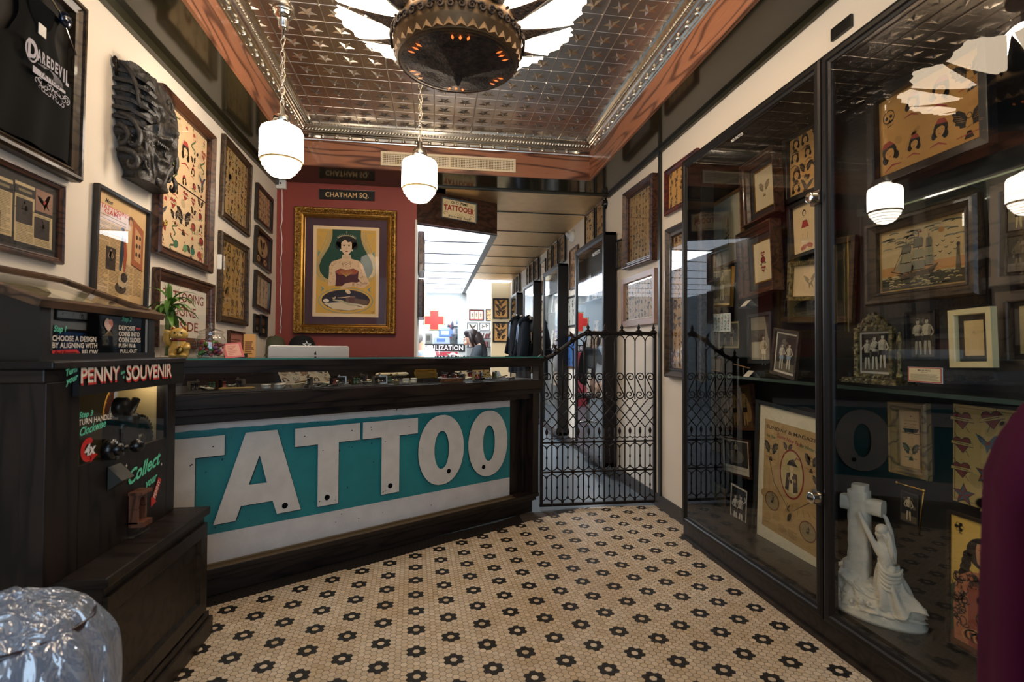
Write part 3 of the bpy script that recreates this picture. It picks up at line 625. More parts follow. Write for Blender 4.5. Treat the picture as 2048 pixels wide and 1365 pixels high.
def letter(body, pts, holes, bolt, where):
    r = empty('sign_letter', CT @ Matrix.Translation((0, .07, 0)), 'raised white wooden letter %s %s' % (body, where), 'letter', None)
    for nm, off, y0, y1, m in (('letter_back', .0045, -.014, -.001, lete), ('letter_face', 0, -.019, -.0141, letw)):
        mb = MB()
        outer = pts if not off else [(p[0]+off, p[1]-off) for p in pts]
        if not holes: mb.prism(outer, y0, y1, lambda u, v, h: (u, h, v))
        else:
            hp = holes if not off else [(p[0]+off, p[1]-off) for p in holes]; n = len(outer); assert len(hp) == n
            vs = [(p[0], y, p[1]) for y in (y0, y1) for q in (outer, hp) for p in q]
            fs = []
            for i in range(n):
                j = (i+1) % n
                fs += [(i, j, n+j, n+i), (2*n+i, 3*n+i, 3*n+j, 2*n+j), (i, 2*n+i, 2*n+j, j), (n+i, n+j, 3*n+j, 3*n+i)]
            mb.add(vs, fs)
        if body == 'T' and nm == 'letter_face':
            R = random.Random(int(pts[0][0]*1000)+5); cx = sum(p[0] for p in pts)/len(pts)
            for k in range(7): p = R.choice(pts); mb.ball((p[0]*.7+cx*.3+R.uniform(-.01, .01), -.0192, p[1]*.85+.545*.15+R.uniform(-.02, .0)), R.uniform(.002, .0035), 6, 4, 1, None, (1.4, .12, 1))
        mb.build(nm, [m, mat('rust_chips', '3a1712', .8)], r)
    if bolt:
        mb = MB(); M = Matrix.Translation((bolt[0], -.019, bolt[1])) @ Matrix.Rotation(pi/2, 4, 'X'); mb.lathe([(0, .004), (.012, .004), (.0155, 0)], 16, M=M); mb.build('bolt_hole', matblack, r)
def Tpts(x0, x1, s0, s1, zt=.762, zm=.665, zb_=.324): return [(x0, zt), (x0, zm), (s0, zm), (s0, zb_), (s1, zb_), (s1, zm), (x1, zm), (x1, zt)]
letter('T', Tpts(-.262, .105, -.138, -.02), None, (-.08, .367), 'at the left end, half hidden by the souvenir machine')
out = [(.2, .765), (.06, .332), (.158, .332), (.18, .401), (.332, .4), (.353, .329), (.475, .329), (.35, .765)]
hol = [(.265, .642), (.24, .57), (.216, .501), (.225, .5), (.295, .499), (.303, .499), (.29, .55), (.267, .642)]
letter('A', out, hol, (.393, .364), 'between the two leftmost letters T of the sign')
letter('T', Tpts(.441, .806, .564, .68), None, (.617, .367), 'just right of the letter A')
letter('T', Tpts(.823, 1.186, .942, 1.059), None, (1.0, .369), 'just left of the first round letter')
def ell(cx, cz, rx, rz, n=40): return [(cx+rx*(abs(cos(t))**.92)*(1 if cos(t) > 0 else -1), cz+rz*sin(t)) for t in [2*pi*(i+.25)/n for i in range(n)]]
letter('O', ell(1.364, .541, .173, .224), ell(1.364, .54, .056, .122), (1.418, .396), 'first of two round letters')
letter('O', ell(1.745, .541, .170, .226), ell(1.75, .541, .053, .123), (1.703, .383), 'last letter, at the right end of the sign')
# ---------------------------------------------------------------- things inside the glass showcase
ZI = .977
def put(t, y, z, rz=0): return CT @ Matrix.Translation((t, y, z)) @ Matrix.Rotation(rz, 4, 'Z')
steel = mat('aged_steel', '9a948a', .3, .9, var=.4, vscale=60); bronze = mat('dull_bronze', '6d5230', .35, .9, var=.4, vscale=60); bone = mat('bone_handle', 'd8c9a4', .45)
def tmach(M, label, k, group):
    r = empty('tattoo_machine', M, label, 'tattoo machine', group)
    mb = MB(); mb.box(-.03, .03, -.008, .008, 0, .006); mb.box(-.03, -.022, -.008, .008, .006, .045); mb.box(-.03, .02, -.006, .006, .043, .048); mb.box(.01, .016, -.005, .005, .048, .056); mb.build('machine_frame', (steel, bronze, iron)[k % 3], r)
    for x in (-.012, .008):
        mb = MB(); mb.lathe([(0, .006), (.009, .006), (.009, .01), (.007, .011), (.007, .034), (.009, .035), (.009, .039), (0, .039)], 12, (x, 0, 0)); mb.build('coil', (mat('coil_wrap_black', '1c1a18', .4), mat('coil_wrap_green', '39583c', .4), mat('coil_wrap_red', '7a2f22', .4))[k % 3], r)
    mb = MB(); mb.tube([(.026, 0, .02), (.05, 0, .012), (.066, 0, .01), (.1, 0, .006)], [.003, .003, .007, .0025], 8); mb.build('tube', steel if k % 2 else bone, r); return r
tm0 = None; R = random.Random(12)
for k, (t, y, a) in enumerate([(-.02, .06, .3), (.06, .1, 2.5), (.02, .2, 1.2), (.52, .05, .2), (.60, .09, 2.0), (.66, .05, .6), (.74, .14, 2.6), (.8, .07, .1), (.88, .12, .9), (.96, .06, 2.8), (1.03, .1, .4), (1.5, .08, .3), (1.57, .13, 2.4), (1.64, .06, .9), (1.72, .12, .1), (1.8, .07, 2.7), (1.87, .11, .4), (1.94, .06, 1.1), (.56, .16, 1.7), (.69, .17, .8), (.84, .19, 2.9), (.91, .04, .4), (1.0, .17, 1.3), (1.47, .16, 2.2), (1.53, .05, 1.8), (1.61, .18, .5), (1.68, .07, 2.6), (1.79, .17, 1.1), (1.85, .2, .2), (.12, .14, .9), (.2, .16, 2.1), (.45, .13, 1.3), (.7, .24, .2), (.93, .26, 2.2), (1.55, .25, .6), (1.75, .26, 2.9), (1.42, .2, 1.4)]):
    M = put(t, y+.03, ZI, a) @ Matrix.Rotation(R.choice((0, 0, 1.4)), 4, 'X') @ Matrix.Translation((0, 0, .004))
    tmach(M, 'small old electric tattoo machine lying in the counter showcase', k, 'old tattoo machines laid out in the counter showcase')
def cyl(name, M, prof, m, label, cat, group=None, seg=20, top=None, pn='body'):
    r = empty(name, M, label, cat, group); mb = MB(); mb.lathe(prof, seg); mb.build(pn, m, r)
    if top: mb = MB(); mb.lathe(top[0], seg); mb.build(top[1], top[2], r)
    return r
for t, y in ((.30, .05), (.36, .035), (.39, .1)):
    cyl('salve_tin', put(t, y+.03, ZI), [(0, 0), (.022, 0), (.022, .018), (0, .018)], mat('pale_tin', 'b6ab9a', .35, .3), 'small pale round tin near the left end of the showcase', 'tin', 'pale round tins at the left of the showcase', top=([(0, .018), (.0235, .018), (.0235, .026), (0, .027)], 'lid', mat('tin_lid', 'cfc5b4', .3, .4)))
for t, y in ((1.11, .05), (1.17, .06)):
    cyl('ointment_jar', put(t, y+.02, ZI), [(0, 0), (.018, 0), (.02, .004), (.02, .02), (0, .02)], mat('cream_jar', 'bfb298', .3), 'small cream jar in the middle of the showcase', 'jar', 'two cream jars in the middle of the showcase', top=([(0, .02), (.021, .02), (.021, .029), (.019, .031), (0, .031)], 'lid', mat('jar_lid', 'd2c8b2', .3)))
cyl('glass_bottle', put(1.02, .02, ZI), [(0, 0), (.018, 0), (.018, .055), (.008, .062), (.008, .07), (0, .07)], glassmat('bottle_glass', 1.45, (.75, .72, .62)), 'small clear square glass bottle standing near the showcase glass', 'bottle', seg=4)
def rod(p0, p1, r, m, label, name='tool_rod', group=None):
    mb = MB(); a, b = Vector(p0), Vector(p1); mb.tube([a, a.lerp(b, .08), a.lerp(b, .5), a.lerp(b, .92), b], [r*.5, r, r*.9, r, r*.4], 8); o = mb.build(name, m); o.matrix_world = CT; tag(o, label, 'tool', group); return o
rod((1.0, .26, ZI+.05), (1.22, .24, ZI+.05), .012, bone, 'long ivory coloured handle resting across the middle of the showcase', 'handle_rod')
r0 = rod((.08, .08, ZI+.012), (.24, .05, ZI+.012), .006, mat('yellow_wood_handle', 'b0873e', .5), 'thin yellow wooden needle handle beside the pale tins', 'wooden_needle')
for k in range(16):
    t = R.choice((R.uniform(.5, .95), R.uniform(1.42, 2.0))); y = R.uniform(.03, .3); a = R.uniform(-.6, .6)
    rod((t, y, ZI+.006+.01*(k % 3)), (t+.11*cos(a), y+.11*sin(a), ZI+.006+.01*((k+1) % 3)), .004, (steel, bronze, bone)[k % 3], 'slender metal needle bar among the machines in the showcase', 'needle_bar', 'needle bars scattered in the counter showcase')
def openbox(M, w, d, h, m, lid, label, lm):
    r = empty('open_case', M, label, 'box'); mb = MB(); mb.box(-w/2, w/2, -d/2, d/2, 0, .004); mb.box(-w/2, w/2, -d/2, -d/2+.005, 0, h); mb.box(-w/2, w/2, d/2-.005, d/2, 0, h); mb.box(-w/2, -w/2+.005, -d/2, d/2, 0, h); mb.box(w/2-.005, w/2, -d/2, d/2, 0, h); mb.build('tray', m, r)
    if lid:
        L_ = MB(); M2 = Matrix.Translation((0, d/2, h)) @ Matrix.Rotation(radians(-15), 4, 'X'); L_.box(-w/2, w/2, 0, .005, 0, lid, M=M2); L_.frame(w, lid, [(0, 0), (0, .008), (.006, .008), (.006, 0)]); L_.v = [tuple((M2 @ Matrix.Translation((0, 0, lid/2)) @ Matrix.Rotation(pi/2, 4, 'X')) @ Vector(v)) if i >= 8 else v for i, v in enumerate(L_.v)]; L_.build('lid', lm, r)
openbox(put(1.3, .10, ZI), .16, .09, .022, mat('black_leatherette', '231d1a', .5), .06, 'open black case with propped lid in the showcase', brass)
openbox(put(1.42, .03, ZI), .15, .05, .026, woodmat('reddish_box_wood', '7d4e2a', '4c2c16', .45, 12, 'x'), 0, 'open reddish wooden box at the front of the showcase', brass)
def card(name, M, w, h, art, label, cat='card', thick=.0015, group=None, edge=None):
    r = empty(name, M, label, cat, group); mb = MB(); mb.box(-w/2, w/2, 0, h, -thick, 0); mb.build('card_stock', edge or mat('card_stock', 'e0d8c4', .7), r); a = Art(); a.push(-w/2, 0); art(a, w, h); a.pop(); a.build('print', r, .0006); return r
def lean(t, y, z, back=15, rz=0): return CT @ Matrix.Translation((t, y, z)) @ Matrix.Rotation(rz, 4, 'Z') @ Matrix.Rotation(radians(90-back), 4, 'X')
def a_lines(bg, ink, n=5, title=None):
    def fn(a, w, h):
        a.rect(0, 0, w, h, bg, 0)
        R = random.Random(int(w*1e4)+n)
        for k in range(n): a.rect(w*.12, h*(.12+.6*k/n), w*(.88-.25*R.random()), h*(.12+.6*k/n)+h*.05, ink, 1)
        if title: a.text(title, w/2, h*.8, h*.11, ink, 1, width=w*.7)
    return fn
card('note_card', lean(1.72, .33, ZI, 20), .12, .06, a_lines('cfc3a2', '6d5a40'), 'pale card in a gilt edge leaning at the showcase back', edge=brass)
card('note_card', lean(1.92, .34, ZI, 35), .16, .07, flash(5, 4, 2, 'b09a66'), 'small gold framed card of designs near the right end of the showcase', edge=brass)
card('note_card', lean(2.03, .30, ZI, 35), .07, .06, a_lines('b8c6d4', '6a7684'), 'pale blue card at the right end of the showcase')
card('note_card', lean(.62, .36, ZI, 55), .30, .15, flash(9, 5, 2, '8d8474', mono=True), 'framed grey sheet of designs lying back in the left part of the showcase', edge=brass)
# ================================================================ ON THE COUNTER (glass top at 1.141)
ZT = 1.142
# lucky cat
catg = mat('glazed_gold_ceramic', 'd9b056', .28, coat=.5, var=.12, vscale=20); redc = mat('red_glaze', '8e2a22', .3, coat=.4); blk = mat('black_glaze', '1a1512', .3)
def ctr(px, y):
    lo, hi = -1., 3.
    for _ in range(50):
        m = (lo+hi)/2
        if pr(cpt(m, y, ZT))[0] < px: lo = m
        else: hi = m
    return lo
CTM = lambda px, y, z=ZT, rz=0: CT @ Matrix.Translation((ctr(px, y), y, z)) @ Matrix.Rotation(rz, 4, 'Z')
r = empty('lucky_cat', CTM(357, .12, ZT, -.25), 'golden waving lucky cat figurine beside the glass candy jar', 'figurine')
mb = MB(); mb.lathe([(0, 0), (.036, 0), (.042, .01), (.043, .035), (.036, .06), (.028, .08), (.026, .088), (0, .09)], 28, sy=.85)
mb.ball((0, -.002, .112), .036, 20, 14, 0, None, (1.08, .9, .88)); mb.ball((-.02, -.03, .012), .018, 12, 8, 0, None, (1, 1.1, .7)); mb.ball((.02, -.03, .012), .018, 12, 8, 0, None, (1, 1.1, .7))
mb.ball((0, -.031, .104), .013, 12, 8, 0, None, (1.3, .7, .8))
for s in (-1, 1): mb.lathe([(.014, 0), (.009, .013), (0, .026)], 10, M=Matrix.Translation((s*.022, 0, .132)) @ Matrix.Rotation(s*.25, 4, 'Y') @ Matrix.Scale(.6, 4, (0, 1, 0)))
mb.tube([(-.036, -.004, .06), (-.05, -.008, .085), (-.048, -.01, .115), (-.044, -.014, .13)], [.013, .014, .013, .015], 12)
mb.tube([(.034, -.01, .062), (.04, -.028, .05), (.02, -.038, .045)], [.014, .013, .012], 12); mb.build('body', catg, r)
mb = MB(); mb.lathe([(.029, .08), (.033, .083), (.033, .088), (.029, .091)], 24, sy=.9)
for s in (-1, 1): mb.lathe([(.008, 0), (.005, .009), (0, .018)], 8, M=Matrix.Translation((s*.022, -.0055, .134)) @ Matrix.Rotation(s*.25, 4, 'Y') @ Matrix.Scale(.5, 4, (0, 1, 0)))
mb.build('collar', redc, r)
mb = MB()
for s in (-1, 1): mb.ball((s*.014, -.0325, .118), .0045, 8, 6, 0, None, (1, .5, 1.2))
mb.ball((0, -.0405, .108), .003, 8, 6); mb.build('eyes', blk, r)
mb = MB(); mb.ball((.008, -.043, .036), .017, 14, 10, 0, None, (.9, .35, 1.25), Matrix.Rotation(.5, 3, 'Y')); mb.build('coin', goldsmooth, r)
a = Art(); a.text('\u5343\u4e07', .0, 0, .012, '3a2510', 0); 
for k in range(3): a.line([(-.01, -.012+.011*k), (.012, -.010+.011*k)], .0022, '3a2510')
a.line([(-.002, -.018), (.002, .016)], .0022, '3a2510')
o = a.build('coin_mark', r); o.matrix_local = Matrix.Translation((.008, -.0495, .036)) @ Matrix.Rotation(pi/2, 4, 'X') @ Matrix.Rotation(.5, 4, 'Z')
# candy jar
jarg = glassmat('jar_glass', 2.3, (.97, .97, .96))
r = empty('candy_jar', CTM(421, .16), 'round lidded glass jar filled with wrapped candy on the counter', 'jar')
mb = MB(); mb.lathe([(0, .002), (.055, .002), (.064, .01), (.066, .05), (.066, .09), (.058, .105), (.05, .112), (.053, .118), (.052, .12)], 32); mb.build('jar_body', jarg, r)
mb = MB(); mb.lathe([(.056, .12), (.06, .124), (.054, .132), (.03, .142), (.012, .148), (.008, .155), (.014, .163), (.012, .171), (0, .174)], 32); mb.build('lid', jarg, r)
mb = MB(); mb.lathe([(.0, .0005), (.056, .0005), (.058, .004), (.0, .004)], 32); mb.build('jar_foot', mat('thick_glass_foot', '8d9490', .15, spec=.8), r)
R = random.Random(6); cc = ['8e1f2a', 'b23a4a', '6f8f3a', '3f9a4a', 'd8d0d8', '7a4a7a', 'c9a0b0', '4a3038', 'a02838', 'e0e0e4', '5a3a30', '7a1f2f']
for k in range(64):
    rr = .05*sqrt(R.random()); an = R.uniform(0, 6.28); z = .014+R.random()*.068
    M = CTM(421, .16) @ Matrix.Translation((rr*cos(an), rr*sin(an), z)) @ Matrix.Rotation(R.uniform(0, 3), 4, 'X') @ Matrix.Rotation(R.uniform(0, 3), 4, 'Z')
    mb = MB(); mb.ball((0, 0, 0), .0125, 8, 6, 0, None, (1.2, .8, .8))
    for s in (-1, 1): mb.add([(s*.0125, 0, 0), (s*.021, .008, .002), (s*.021, -.008, -.002)], [(0, 1, 2)])
    c = R.choice(cc); o = mb.build('wrapped_candy', mat('candy_wrap_'+c, c, .25, coat=.3)); o.matrix_world = M; tag(o, 'wrapped sweet inside the round glass jar on the counter', 'candy', 'wrapped sweets inside the glass jar')
# lucky bamboo in a glass
r = empty('lucky_bamboo', CTM(337, .23), 'potted lucky bamboo with leafy crown in a clear glass behind the cat', 'plant')
mb = MB(); mb.lathe([(0, 0), (.035, 0), (.037, .01), (.038, .16), (.036, .16), (.034, .01), (0, .008)], 24); mb.build('glass_vase', glassmat('jar_glass'), r)
sw = (255-.0)/255; stm = mat('bamboo_stalk', '7f9a4a', .4, var=.2, vscale=30)
mb = MB()
for dx, hh in ((-.008, .25), (.012, .22)):
    pts = [(dx, 0, .01+k*.012) for k in range(int(hh/.012)+1)]; mb.tube(pts, [.0085 if k % 3 else .0105 for k in range(len(pts))], 10)
mb.build('stalk', stm, r)
leafm = mat('fresh_green_leaf', '5f8f34', .4, var=.3, vscale=12, coat=.2); R = random.Random(2); mb = MB()
def leaf(mb, base, az, el, L, wd, droop):
    n = 9; vs = []; P = Vector(base); d = Vector((cos(az)*cos(el), sin(az)*cos(el), sin(el))); sd = Vector((-sin(az), cos(az), 0))
    for k in range(n+1):
        f = k/n; wv = wd*(sin(pi*min(1, f*.92+.08))**.8)*(1-f*.2)
        cup = Vector((0, 0, .25*wv)); vs += [P-sd*wv+cup, P, P+sd*wv+cup]; d = (d+Vector((0, 0, -droop/n))).normalized(); P = P+d*L/n
    mb.add(vs, [(3*k+i, 3*k+i+1, 3*k+i+4, 3*k+i+3) for k in range(n) for i in range(2)], 0, None, True)
for k in range(30):
    az = k*2.4+R.uniform(-.2, .2); leaf(mb, (R.uniform(-.01, .01), R.uniform(-.01, .01), .2+.075*R.random()), az, R.uniform(.1, 1.2), R.uniform(.12, .165), .014, R.uniform(1.3, 3.0))
for k in range(5): leaf(mb, (0, 0, .25), k*1.3, 1.2+.1*k, .12, .011, .3)
mb.build('leaves', leafm, r)
# cards beside the jar
card('menu_card', CT @ Matrix.Translation((ctr(470, .14), .14, ZT)) @ Matrix.Rotation(-.1, 4, 'Z') @ Matrix.Rotation(radians(52), 4, 'X') @ Matrix.Rotation(.12, 4, 'Z'), .09, .095, lambda a, w, h: (a.rect(0, 0, w, h, 'c96a6a', 0), a.rect(w*.14, h*.1, w*.86, h*.9, 'd8a08a', 1), [a.line([(w*.22, h*(.2+.11*k)), (w*(.5+.3*((k*7) % 3)/3), h*(.22+.11*k))], .004, 'a83a3a', 2) for k in range(6)]), 'small pink card with red script leaning beside the candy jar', 'card')
card('orange_flyer', CT @ Matrix.Translation((ctr(499, .3), .3, ZT)) @ Matrix.Rotation(-.2, 4, 'Z') @ Matrix.Rotation(radians(86), 4, 'X'), .06, .125, a_lines('e0a45e', '8a5a30', 7), 'narrow orange flyer standing right of the pink card', 'paper')
# card box under the pink card
mb = MB(); mb.box(-.05, .05, -.03, .03, 0, .02); o = mb.build('business_card_tray', mat('dark_tray', '2e2a26', .3)); o.matrix_world = CTM(471, .2); tag(o, 'low dark tray behind the pink card on the counter', 'tray')
# desktop computer behind the counter
r = empty('desktop_computer', CT @ Matrix.Translation((ctr(627, .8), .86, .78)), 'silver all-in-one computer whose back rises above the counter', 'computer')
wpx = (ctr(706, .86)-ctr(547, .86)); alu = mat('brushed_aluminium', 'dcdad6', .4, .55)
def rrect(w, h, rad, n=6):
    p = []
    for cx, cy, a0 in ((w/2-rad, h-rad, 0), (-w/2+rad, h-rad, pi/2), (-w/2+rad, rad, pi), (w/2-rad, rad, 1.5*pi)):
        for k in range(n+1): p.append((cx+rad*cos(a0+k*pi/2/n), cy+rad*sin(a0+k*pi/2/n)))
    return p
hC = aty(627, 692, cpt(ctr(627, .86), .86, 1).y).z-.78
mb = MB(); mb.prism(rrect(wpx, hC-.04, .016), -.012, .012, lambda u, v, h: (u, h, v+.04)); mb.build('casing', alu, r, .003)
mb = MB(); mb.box(-.09, .09, -.02, .16, 0, .006); mb.box(-.08, .08, .0, .02, 0, .2); mb.build('stand', alu, r)
a = Art(); a.ell(0, 0, .009, .0095, '2a2624', 0); a.ell(.009, .001, .004, .004, 'dcdad6', 1); a.ell(.002, .0125, .0025, .005, '2a2624', 0, -.5)
o = a.build('emblem', r); o.matrix_local = Matrix.Translation((.0+.03, -.0135, hC-.055)) @ Matrix.Rotation(pi/2, 4, 'X')
# desk carrying it
r = empty('back_desk', CT, 'dark low desk behind the counter carrying the silver computer', 'desk'); mb = MB(); mb.box(.45, 1.55, .72, 1.16, .75, .78); mb.build('desk_top', darkwood, r)
for x in (.47, 1.49):
    for y in (.74, 1.11): mb = MB(); mb.box(x, x+.04, y, y+.04, 0, .75); mb.build('leg', darkwood, r)
# cabinet against the red wall with caps
CZ = 1.10
r = empty('back_cabinet', Vector((-.95, YB-.2, 0)), 'low dark cabinet against the red wall behind the counter', 'cabinet'); mb = MB(); mb.box(-.43, .70, -.18, .19, .08, CZ-.03); mb.build('body', darkwood, r); mb = MB(); mb.box(-.45, .72, -.2, .195, CZ-.03, CZ); mb.build('cabinet_top', darkwood, r)
for x in (-.42, .14):
    mb = MB(); mb.box(x, x+.55, -.195, -.18, .1, CZ-.05); dd = mb.build('door', darkwoodz, r, .003); mb = MB(); mb.ball((x+(.5 if x < 0 else .05), -.205, .6), .012); mb.build('knob', brass, dd)
def cap(M, m, label, emblem):
    r = empty('baseball_cap', M, label, 'cap'); mb = MB()
    def dome(u, v):
        a = u*2*pi; t = v*pi/2; rr = .088*cos(t)**.55; z = .118*sin(t)**1.0
        return (rr*cos(a)*1.0, rr*sin(a)*1.12, z)
    mb.grid(dome, 28, 10); mb.ball((0, 0, .118), .008, 8, 6); mb.build('crown', m, r)
    mb = MB()
    def brim(u, v):
        a = -pi*.5+(u-.5)*1.9; rr = .086+v*.07*cos((u-.5)*2.6); return (rr*cos(a)*1.02, rr*sin(a)*1.12, .008-.02*v-.03*((u-.5)*1.6)**2)
    mb.grid(brim, 16, 5); o = mb.build('brim', m, r); s = o.modifiers.new('s', 'SOLIDIFY'); s.thickness = .003
    if emblem:
        a = Art(); p = [((.03 if i % 2 == 0 else .012)*sin(i*pi/5), (.03 if i % 2 == 0 else .012)*cos(i*pi/5)) for i in range(10)]; a.poly(p, 'e4e6ea', 0); a.poly([(x*.55, y*.55) for x, y in p], '12100f', 1)
        o = a.build('star_emblem', r); o.matrix_local = Matrix.Translation((.035, -.099, .06)) @ Matrix.Rotation(.33, 4, 'Z') @ Matrix.Rotation(radians(72), 4, 'X')
    return r
capM = lambda px, y: Matrix.Translation((aty(px, 700, y).x, y, CZ+.035))
r = cap(capM(604, YB-.16) @ Matrix.Rotation(.15, 4, 'Z') @ Matrix.Diagonal((1.38, 1.0, 1.45, 1)), mat('black_wool_cap', '121113', .85, sheen=0), 'black baseball cap with white star emblem against the red wall', True)
r = cap(capM(550, YB-.2) @ Matrix.Rotation(-1.0, 4, 'Z') @ Matrix.Diagonal((1.15, .95, 1.4, 1)), mat('olive_cap', '55553f', .85, sheen=0), 'plain olive green cap on the cabinet left of the black cap', False)
mb = MB(); mb.box(-.06, .06, -.05, .05, 0, .03); o = mb.build('red_notebook', mat('red_cover', 'b3261e', .4)); o.location = (aty(740, 700, YB-.15).x, YB-.15, CZ+.001); tag(o, 'small bright red book on the cabinet right of the computer', 'book')
# ================================================================ SOUVENIR PENNY MACHINE
MX, MY0, MY1 = -1.04, 1.60, 2.32
MW = frameM((MX, 0, 0), (0, 1, 0), (0, 0, 1), (1, 0, 0))      # local x = world Y, local y = world Z, local z = toward the room
r = empty('souvenir_machine', Vector((-1.2, 1.95, 0)), 'tall dark wood penny souvenir machine with glass window and lettering', 'vending machine'); r0M = r.matrix_world.inverted()
def wpart(mb, name, m, parent=r, bevel=0):
    mb.v = [tuple(Vector(v)-Vector((-1.2, 1.95, 0))) for v in mb.v]; return mb.build(name, m, parent, bevel)
mb = MB(); mb.box(-1.425, -.932, 1.672, 2.345, .0, .50); mb.box(-1.425, -.905, 1.65, 2.375, 0, .075); mb.box(-1.425, -.915, 1.66, 2.362, .075, .10); mb.box(-1.425, -.915, 1.66, 2.36, .50, .53)
wpart(mb, 'pedestal', darkwood, bevel=.004)
mb = MB(); mb.frame(.60, .36, [(0, 0), (0, .012), (.05, .012), (.062, .0)]); mb.v = [(-.932+v[2], 2.008+v[0]*1.12, .29+v[1]) for v in mb.v]; wpart(mb, 'pedestal_panel_frame', darkwood)
body = MB(); body.box(-1.425, MX, MY0, MY0+.02, .53, 1.09); body.box(-1.425, MX, MY1-.02, MY1, .53, 1.09); body.box(-1.425, -1.41, MY0, MY1, .53, 1.09)
body.box(-1.10, MX+.001, MY0-.003, 1.735, .53, 1.09); body.box(-1.08, MX+.001, 2.255, MY1+.001, .53, 1.09); body.box(-1.06, MX, 1.735, 2.255, .53, .835); body.box(-1.06, MX, 1.735, 2.255, 1.052, 1.09); body.box(-1.41, -1.061, MY0+.02, MY1-.02, .69, .70)
wpart(body, 'cabinet_body', darkwoodz, bevel=.002)
mb = MB(); mb.box(-1.425, MX+.027, MY0-.02, MY1+.03, 1.128, 1.15); mb.box(-1.425, MX+.0, MY0-.01, MY1+.02, 1.09, 1.128); wpart(mb, 'cornice', darkwood, bevel=.004)
mb = MB(); YH = 2.235; mb.box(-1.425, -1.085, MY0+.03, MY0+.05, 1.15, 1.30); mb.box(-1.425, -1.085, YH-.02, YH, 1.15, 1.30); mb.box(-1.095, -1.0785, MY0+.026, YH+.001, 1.15, 1.17); mb.box(-1.10, -1.079, MY0+.027, MY0+.07, 1.17, 1.31); mb.box(-1.10, -1.08, YH-.045, YH, 1.17, 1.31); mb.box(-1.425, -1.1, MY0+.05, YH-.02, 1.151, 1.16)
mb.prism([(-1.425, 1.30), (-1.085, 1.30), (-1.425, 1.43)], MY0+.03, MY0+.045, lambda u, v, h: (u, h, v)); mb.prism([(-1.425, 1.30), (-1.085, 1.30), (-1.425, 1.43)], YH-.015, YH, lambda u, v, h: (u, h, v)); wpart(mb, 'hood_body', blackwood)
# lid: sloping glazed frame
LM = frameM((-1.245, (MY0+.02+YH)/2, 1.378), (0, 1, 0), Vector((-.36, 0, .137)), None); mb = MB(); mb.frame(YH-MY0+.03, .40, [(0, -.01), (0, .012), (.02, .016), (.035, .012), (.035, -.008), (0, -.01)]); mb.v = [tuple(LM @ Vector(v)) for v in mb.v]; wpart(mb, 'lid_frame', woodmat('worn_oak_lid', '6a4c34', '3a281b', .35, 8, 'y', .2))
mb = MB(); w2 = (YH-MY0)/2-.02; mb.add([tuple(LM @ Vector(p)) for p in ((-w2, -.17, .004), (w2, -.17, .004), (w2, .17, .004), (-w2, .17, .004))], [(0, 1, 2, 3)]); wpart(mb, 'lid_glass', CASEGLASS)
mb = MB(); mb.add([tuple(LM @ Vector(p)) for p in ((-w2, -.17, -.012), (w2, -.17, -.012), (w2, .17, -.012), (-w2, .17, -.012))], [(0, 1, 2, 3)]); mb.add([tuple(LM @ Vector(p)) for p in ((-.02, -.1, -.010), (.12, -.12, -.010), (.14, .05, -.010), (.0, .07, -.010))], [(0, 1, 2, 3)], 1); wpart(mb, 'lid_underlay', [mat('olive_underlay', '8a7d58', .7, var=.1), mat('cream_patch', 'cfc39c', .7)])  # flat olive panel with a cream patch, just beneath the lid glass
mb = MB(); mb.add([(-1.082, MY0+.07, 1.17), (-1.082, YH-.045, 1.17), (-1.082, YH-.045, 1.30), (-1.082, MY0+.07, 1.30)], [(0, 1, 2, 3)]); wpart(mb, 'hood_glass', CASEGLASS)
mb = MB(); mb.add([(MX-.006, 1.735, .835), (MX-.006, 2.255, .835), (MX-.006, 2.255, 1.052), (MX-.006, 1.735, 1.052)], [(0, 1, 2, 3)]); wpart(mb, 'window_glass', CASEGLASS)
mb = MB(); mb.box(-1.405, -1.40, MY0+.02, MY1-.02, .705, 1.09); mb.box(-1.40, -1.062, MY0+.021, MY1-.026, .701, .704); mb.box(-1.40, -1.062, MY1-.026, MY1-.021, .705, 1.09); wpart(mb, 'interior_lining', mat('tan_lining', 'ab9468', .6, var=.1))
# mechanism: gear, arms, rollers, oval picture
gx = -1.12
def disc(mb, c, rad, th, seg=40, hole=0, M=Matrix.Rotation(pi/2, 4, 'Y')):
    mb.lathe([(hole, -th/2), (rad, -th/2), (rad, th/2), (hole, th/2)]+([(hole, -th/2)] if hole else []), seg, M=Matrix.Translation(c) @ M)
def pt(px, py, X): p = atx(px, py, X); return p
gc = pt(272, 882, gx); mb = MB(); gr = .088
prof = []
disc(mb, gc, gr, .03, 40, gr*.74)
for k in range(32):
    a = 2*pi*k/32; mb.box(-.013, .013, -.005, .005, gr-.003, gr+.011, M=Matrix.Translation(gc) @ Matrix.Rotation(a, 4, 'X'))
for k in range(5):
    a = 2*pi*k/5+.3; mb.box(-.008, .008, -.009, .009, .01, gr*.78, M=Matrix.Translation(gc) @ Matrix.Rotation(a, 4, 'X'))
disc(mb, gc, .026, .045, 24); wpart(mb, 'gear_wheel', mat('grey_cast_iron', '5d5a54', .35, .85, var=.3, vscale=30))
mb = MB(); q = pt(238, 835, gx); mb.tube([q+Vector((.03, -.05, -.04)), q+Vector((.03, 0, .0)), q+Vector((.03, .05, .06))], .014, 10); disc(mb, pt(243, 815, gx+.03), .035, .03, 24); disc(mb, pt(258, 838, gx+.05), .02, .05, 20); mb.box(gx-.05, gx+.02, gc.y-.12, gc.y-.02, .84, .93); wpart(mb, 'roller_press', mat('dark_machine_steel', '3b3936', .35, .8))
